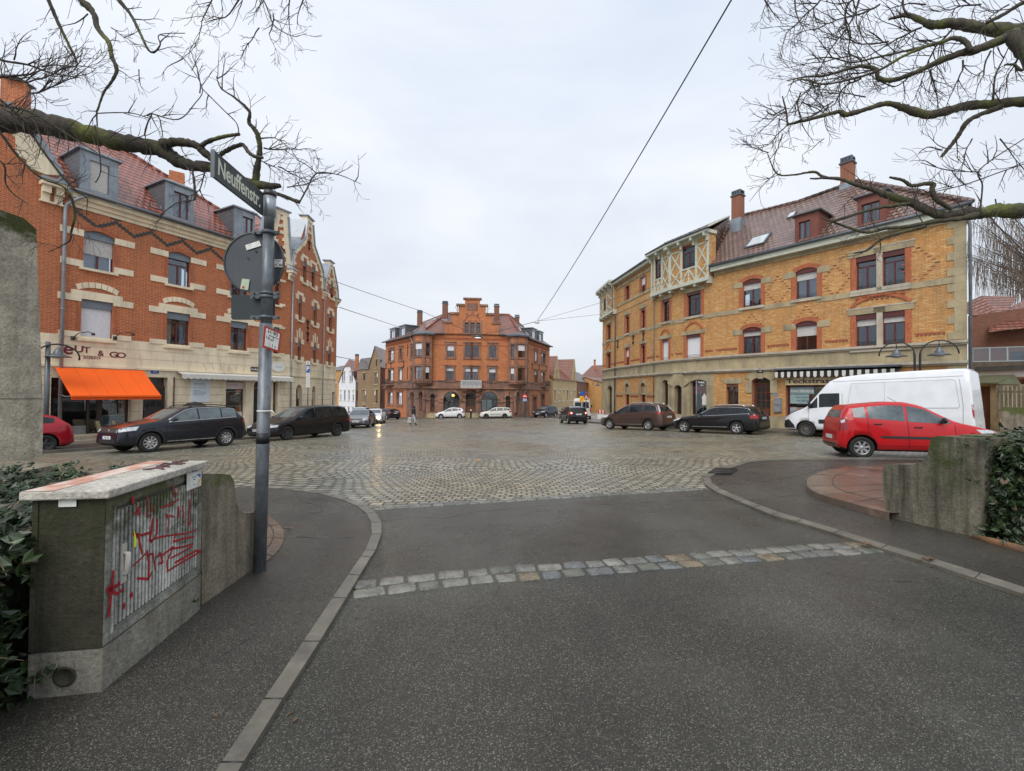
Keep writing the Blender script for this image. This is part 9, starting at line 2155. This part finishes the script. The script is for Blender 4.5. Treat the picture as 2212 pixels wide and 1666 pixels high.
    for frm, z_ in (('F',lo_+.30 if not van else .58),('B',.82 if kind in ('mini','mpv','estate','compact','hatch','small_estate','saloon') else .72)):
        if frm == 'B' and kind == 'mini': z_ = .56
        d = V(-1,0,0) if frm == 'F' else V(1,0,0); h = bv.ray_cast(V(-4*d.x,0,z_),d)
        if h[0] is None: continue
        s_ = -d.x; x_ = h[0].x+s_*.012; Fp = Fac((x_,-.26*s_),(x_,.26*s_)); Fp.n = V(s_,0,0); mb = MB(); mb.fbox(Fp,0,.52,z_-.055,z_+.055,0,.012); pl = mb.build('number_plate',M_plate,t,local=True)
        if plate:
            tm = text_mb(plate,.10,Fp,.27,z_-.002,.0125,.0008,.001,sx=.82 if True else 1); o_ = tm.build('lettering',M_black,pl,local=True)
            mb = MB(); mb.fbox(Fp,.0 if Fp.d.cross(V(0,0,1)).dot(Fp.n)>0 else .475,.045 if Fp.d.cross(V(0,0,1)).dot(Fp.n)>0 else .52,z_-.055,z_+.055,.0122,.0135); mb.build('plate_band',M_blue,pl,local=True)
    if rail or 'rails' in opts:
        for s_ in (-1,1):
            path = []
            for k in range(12): x = tb[7][0]-.1+(g1_-.15-tb[7][0])*k/11; path.append(V(L/2-x,s_*(yedge(x)-.05),interp(tb,x)+(.045 if 0<k<11 else -.01)))
            mb = MB(); mb.tube(path,.02,6); mb.build('roof_rail',rail or M_plast,t,local=True)
    if kind not in ('van','midvan'):
        mb = MB(); x = {'mini':1.95}.get(kind,g1_-.3); mb.tube([V(L/2-x,0,interp(tb,x)),V(L/2-x-(.22 if kind != 'mini' else .2),0,interp(tb,x)+.14)],.006,5); mb.build('aerial',M_plast,t,local=True)
    # wheels
    rm_ = rim or M_rim; ty = MB(); ty.lathe((0,0,0),[(r_*.60,-.095),(r_*.9,-.105),(r_*.985,-.085),(r_,-.04),(r_,.04),(r_*.985,.085),(r_*.9,.105),(r_*.64,.095),(r_*.62,.06)],36,0,(0,1,0))
    ri = MB(); ri.lathe((0,0,0),[(r_*.60,-.06),(r_*.645,.085),(r_*.60,.088),(r_*.56,.06),(r_*.52,.0)],36,0,(0,1,0)); ri.lathe((0,0,0),[(r_*.15,.03),(r_*.15,.075),(r_*.08,.085)],16,0,(0,1,0))
    ns_ = sp['spoke'] or 14
    for k in range(ns_):
        a = 2*math.pi*k/ns_; wd = (.095 if ns_ <= 6 else .07 if ns_ < 10 else .03)*1.0
        def q(rad, off, y): return V(math.cos(a)*rad-math.sin(a)*off,y,math.sin(a)*rad+math.cos(a)*off)
        i_, o_ = r_*.12, r_*.59; ri.hexa([q(i_,-wd*.35,.03),q(o_,-wd*.5,.045),q(o_,wd*.5,.045),q(i_,wd*.35,.03),q(i_,-wd*.35,.075),q(o_,-wd*.42,.08),q(o_,wd*.42,.08),q(i_,wd*.35,.075)])
    bk_ = MB(); bk_.lathe((0,0,0),[(r_*.60,.0),(r_*.58,.012),(.01,.014)],24,0,(0,1,0))
    first = None
    for i, ax in enumerate(sp['ax']):
        for s_ in (1,-1):
            if first is None:
                wo = ty.build('wheel',M_tyre,t,local=True); rmo = ri.build('rim',rm_,wo,local=True); bo_ = bk_.build('brake_disc',M_under,wo,local=True); first = (wo,rmo,bo_)
            else:
                wo = first[0].copy(); link(wo,t)
                for c in first[1:]: cc_ = c.copy(); link(cc_,wo)
            wo.location = (L/2-ax,s_*(W/2-.125),r_); wo.rotation_euler = (0,rt.uniform(0,1),0 if s_ > 0 else math.pi)
    return t
K = 'cars parked along the left kerb'; KR_ = 'cars parked along the right kerb'; KC = 'cars parked in front of the centre building'
blk = paint('paint_black',(.006,.006,.007)); bnb = paint('paint_blueblack',(.012,.014,.022),.3); wht = paint('paint_white',(.72,.73,.75)); red = paint('paint_red',(.50,.006,.010)); redd = paint('paint_darkred',(.38,.008,.02),.2); brn = paint('paint_brown',(.10,.062,.055),.5); gry = paint('paint_grey',(.13,.13,.145),.5); vwh = paint('paint_van_white',(.78,.80,.83)); drk = paint('paint_anthracite',(.03,.033,.038),.4)
hdL = Vector((-.40,-.917))
tg = car('parked_car','black high sided family car with chrome window frame, facing left, on the left kerb','suv',bnb,(325,977.5),'FL',hdL,K,plate='S EA 128',opts=('chrome','rails','cladding','chromesill'),glass=M_cglass_l)
car('parked_car','long black people carrier behind the sign post, parked nose to the left','minivan',blk,(622,951),'FL',(-.42,-.907),K,plate='WN AU 88',rim=M_rimd,opts=('bodyhandle','brightscreen'))
car('parked_car','rear end of a dark red hatchback peeping out behind the gate pillar','compact',redd,(97,979),'RL',(-.456,-.89),K,rim=M_rimd)
car('parked_car','dark grey coupe saloon facing the camera behind the black people carrier','saloon',gry,(797.9,924),'FL',(.17,-.985),K,plate='S MW 213',opts=('brightscreen','bodymirror','bodyhandle'),rim=M_rimd)
wc = car('parked_car','white hatchback facing the camera next to the dark grey saloon','compact',wht,(826,915.5),'FL',(.18,-.98),K,opts=('bodymirror','bodyhandle','brightscreen'))
car('parked_car','pale blue estate car half hidden behind the dark grey saloon','mpv',paint('paint_paleblue',(.42,.50,.55),.3),None,'FL',(.05,-1),K,xy=(-16.9,50),opts=('brightscreen',))
car('parked_car','black hatchback seen from behind at the left corner of the centre building','compact',blk,None,'RL',(-.72,.69),KC,xy=(-16.4,57.0),plate='S OP 71')
car('parked_car','small white hatchback with dark rear window, parked left of the balcony door','hatch',wht,(952.3,904.9),'FL',(-1,-.06),KC,opts=('bodymirror','bodyhandle'))
car('parked_car','white estate car with black side strip parked right of the balcony door','small_estate',paint('paint_ivory',(.66,.66,.62)),(1050.2,904.6),'FL',(-1,-.06),KC,rim=M_rimd,opts=('trim','rails','bodyhandle'))
car('parked_car','dark blue high sided car at the right corner of the centre building','suv',bnb,(1180.4,902.5),'FL',(-.55,-.83),KC,plate='S HY 40',opts=('brightscreen',))
car('parked_car','dark car facing the camera in front of the yellow gabled terrace','compact',drk,None,'FR',(-.1,-1),'cars in the right hand street',xy=(8.8,76),opts=('brightscreen',),plate='S LR 9')
mc = car('moving_car','small black car seen from behind, driving towards the right hand street','hatch',blk,(1225.4,916),'RL',(-.12,.99),'cars in the right hand street',plate='S K 1184')
car('delivery_van','white and grey van seen from behind at the mouth of the right hand street','midvan',paint('paint_vangrey',(.50,.49,.46)),(1276.6,906.5),'RR',(.17,.985),'vans round the square',opts=('bodyhandle',))
car('parked_car','brown people carrier with white rear light clusters, nose towards the street corner','mpv',brn,(1316.2,927.5),'FL',(-.42,.905),KR_,plate='S V 86',opts=('chromesill','rails','bodyhandle'),rail=M_chrome) if False else car('parked_car','brown people carrier with white rear light clusters at the rounded shop corner','mpv',brn,(1316.2,927.5),'FL',(-.66,.75),KR_,plate='S V 86',opts=('chromesill','bodyhandle'),rail=M_chrome)
car('parked_car','black estate car with chrome window line in front of the oak door','estate',blk,(1477,934.5),'FL',(-.66,.75),KR_,plate='FR JU 33',opts=('chrome','chromesill','rails','bodyhandle'),rail=M_chrome)
car('delivery_van','long white high roofed panel van parked before the striped shop awning','van',vwh,(1741.6,944),'FL',(-.578,.816),'vans round the square',rim=pm('steel_wheel',(.16,.15,.13),.5,.3,9,metal=.4))
car('parked_car','bright red small hatchback with black door strip behind the scooped wall','mini',red,(1864,991),'RR',(.935,-.355),KR_,glass=M_cglass_l,scale=(.97,1,1),opts=('trim',))
# lit headlamps of the white hatchback: their light streaks over the wet stones
mb = MB(); L_ = CARS['compact']['L']
mb.lathe((L_/2-.075,.64,.64),[(.02,0),(.08,.015),(.07,.09)],14,0,(1,0,0)); mb.build('lit_headlamp',emit('headlamp_light',(1,.62,.25),160),wc,local=True)
mb = MB(); 
for s_ in (-1,1): mb.lathe((-CARS['hatch']['L']/2-.012,s_*.62,.93),[(.01,0),(.07,.004),(.05,.02)],12,0,(-1,0,0))
mb.build('brake_light',emit('brake_glow',(1,.16,.12),5),mc,local=True)

# ================================================================ PERSON
def skinned(name, nodes, edges, mat, par, sub=2):
    me = bpy.data.meshes.new(name); me.from_pydata([n[0] for n in nodes],edges,[]); o = bpy.data.objects.new(name,me); COL.objects.link(o)
    o.modifiers.new('s','SKIN'); 
    for i, n in enumerate(nodes): sv = me.skin_vertices[0].data[i]; sv.radius = n[1] if isinstance(n[1],tuple) else (n[1],n[1]); sv.use_root = (i == 0)
    o.modifiers.new('u','SUBSURF').levels = sub
    dg = bpy.context.evaluated_depsgraph_get(); m2 = bpy.data.meshes.new_from_object(o.evaluated_get(dg)); bpy.data.objects.remove(o)
    m2.materials.clear(); m2.materials.append(mat)
    for p in m2.polygons: p.use_smooth = True
    o = bpy.data.objects.new(name,m2); link(o,par); return o
pgp = PG(893,918.5); pe = thing('person','person in a dark hooded jacket and pale trousers walking across the cobbles with bags','person',pgp)
def pv(x,y,z): return V(x,y,z)
M_skin = pm('skin',(.45,.27,.19),.6,.1,8); M_jack = pm('jacket_navy',(.018,.02,.035),.75,.25,9,.004,40); M_trou = pm('trousers_pale',(.48,.49,.52),.8,.15,8,.004,40); M_boot = pm('boots_black',(.012,.012,.012),.5,.1,8)
# walking towards the camera's right: +x is forwards
nodes = [(pv(0,0,.92),(.15,.12)),(pv(0,0,1.10),(.14,.12)),(pv(.03,0,1.30),(.17,.12)),(pv(.05,0,1.43),(.10,.08)),(pv(.07,0,1.50),(.055,.055)),(pv(.10,0,1.60),(.085,.08)),(pv(.11,0,1.68),(.08,.075)),
 (pv(.0,-.09,.86),.095),(pv(.14,-.09,.50),.062),(pv(.20,-.09,.12),.042),(pv(.30,-.09,.05),.04),(pv(0,.09,.86),.095),(pv(-.10,.09,.50),.062),(pv(-.30,.09,.14),.042),(pv(-.24,.09,.05),.04),
 (pv(.04,-.20,1.38),.062),(pv(.10,-.27,1.12),.045),(pv(.28,-.24,.94),.035),(pv(.04,.20,1.38),.062),(pv(-.06,.27,1.12),.045),(pv(-.10,.26,.88),.035)]
edges = [(0,1),(1,2),(2,3),(3,4),(4,5),(5,6),(0,7),(7,8),(8,9),(9,10),(0,11),(11,12),(12,13),(13,14),(2,15),(15,16),(16,17),(2,18),(18,19),(19,20)]
skinned('body',nodes,edges,M_skin,pe)
jn = [(pv(0,0,.72),(.20,.17)),(pv(0,0,1.10),(.18,.155)),(pv(.03,0,1.32),(.20,.15)),(pv(.05,0,1.46),(.12,.11)),(pv(.04,-.22,1.38),.085),(pv(.10,-.29,1.12),.07),(pv(.26,-.26,.97),.055),(pv(.04,.22,1.38),.085),(pv(-.06,.29,1.12),.07),(pv(-.10,.28,.92),.055)]
skinned('jacket',jn,[(0,1),(1,2),(2,3),(2,4),(4,5),(5,6),(2,7),(7,8),(8,9)],M_jack,pe)
skinned('hood',[(pv(.03,0,1.46),.12),(pv(.06,0,1.60),(.125,.12)),(pv(.07,0,1.70),(.10,.10))],[(0,1),(1,2)],M_jack,pe)
skinned('trousers',[(pv(0,0,1.0),(.15,.13)),(pv(.01,-.09,.80),.11),(pv(.14,-.09,.50),.085),(pv(.19,-.09,.20),.07),(pv(0,.09,.80),.11),(pv(-.10,.09,.50),.085),(pv(-.27,.09,.22),.07)],[(0,1),(1,2),(2,3),(0,4),(4,5),(5,6)],M_trou,pe)
for s_, (a, b_, c_) in ((-1,((.19,-.09,.22),(.20,-.09,.07),(.34,-.09,.045))),(1,((-.29,.09,.24),(-.32,.09,.11),(-.20,.09,.045)))): skinned('boot',[(pv(*a),.062),(pv(*b_),.06),(pv(*c_),.045)],[(0,1),(1,2)],M_boot,pe)
for hx_, hy_, hz2 in ((.28,-.24,.92),(-.10,.26,.86)):      # hands with fingers
    skinned('hand',[(pv(hx_,hy_,hz2),(.03,.018)),(pv(hx_+.015,hy_,hz2-.07),(.034,.016))]+[(pv(hx_+.02+k*.006-.03*(k-1.5)*.3,hy_+(k-1.5)*.018,hz2-.125-.012*(1-abs(k-1.5)/1.5)),.009) for k in range(4)]+[(pv(hx_+.05,hy_-.01,hz2-.06),.010)],[(0,1),(1,2),(1,3),(1,4),(1,5),(0,6)],M_skin,pe,1)
bag = thing('shopping_bag','patterned white shopping bags carried low at the walking person\'s side','bag',pgp+V(-.30,.0,.25)); mb = MB()
q = pgp+V(-.30,-.05,0); mb.hexa([q+V(-.22,-.10,.20),q+V(.16,-.10,.20),q+V(.16,.12,.20),q+V(-.22,.12,.20),q+V(-.18,-.06,.66),q+V(.14,-.06,.70),q+V(.14,.08,.70),q+V(-.18,.08,.66)]); bb_ = mb.build('bag_body',pm('bag_print',(.68,.66,.62),.6,.2,9,dirt=(.12,.13,.16),dirtamt=.6),bag); bvm = bb_.modifiers.new('b','BEVEL'); bvm.width = .04; bvm.segments = 3
mb = MB(); mb.tube([q+V(-.12,0,.66),q+V(.02,.10,.82),q+V(.10,0,.69)],.010,6); mb.build('handle',M_dark,bag)
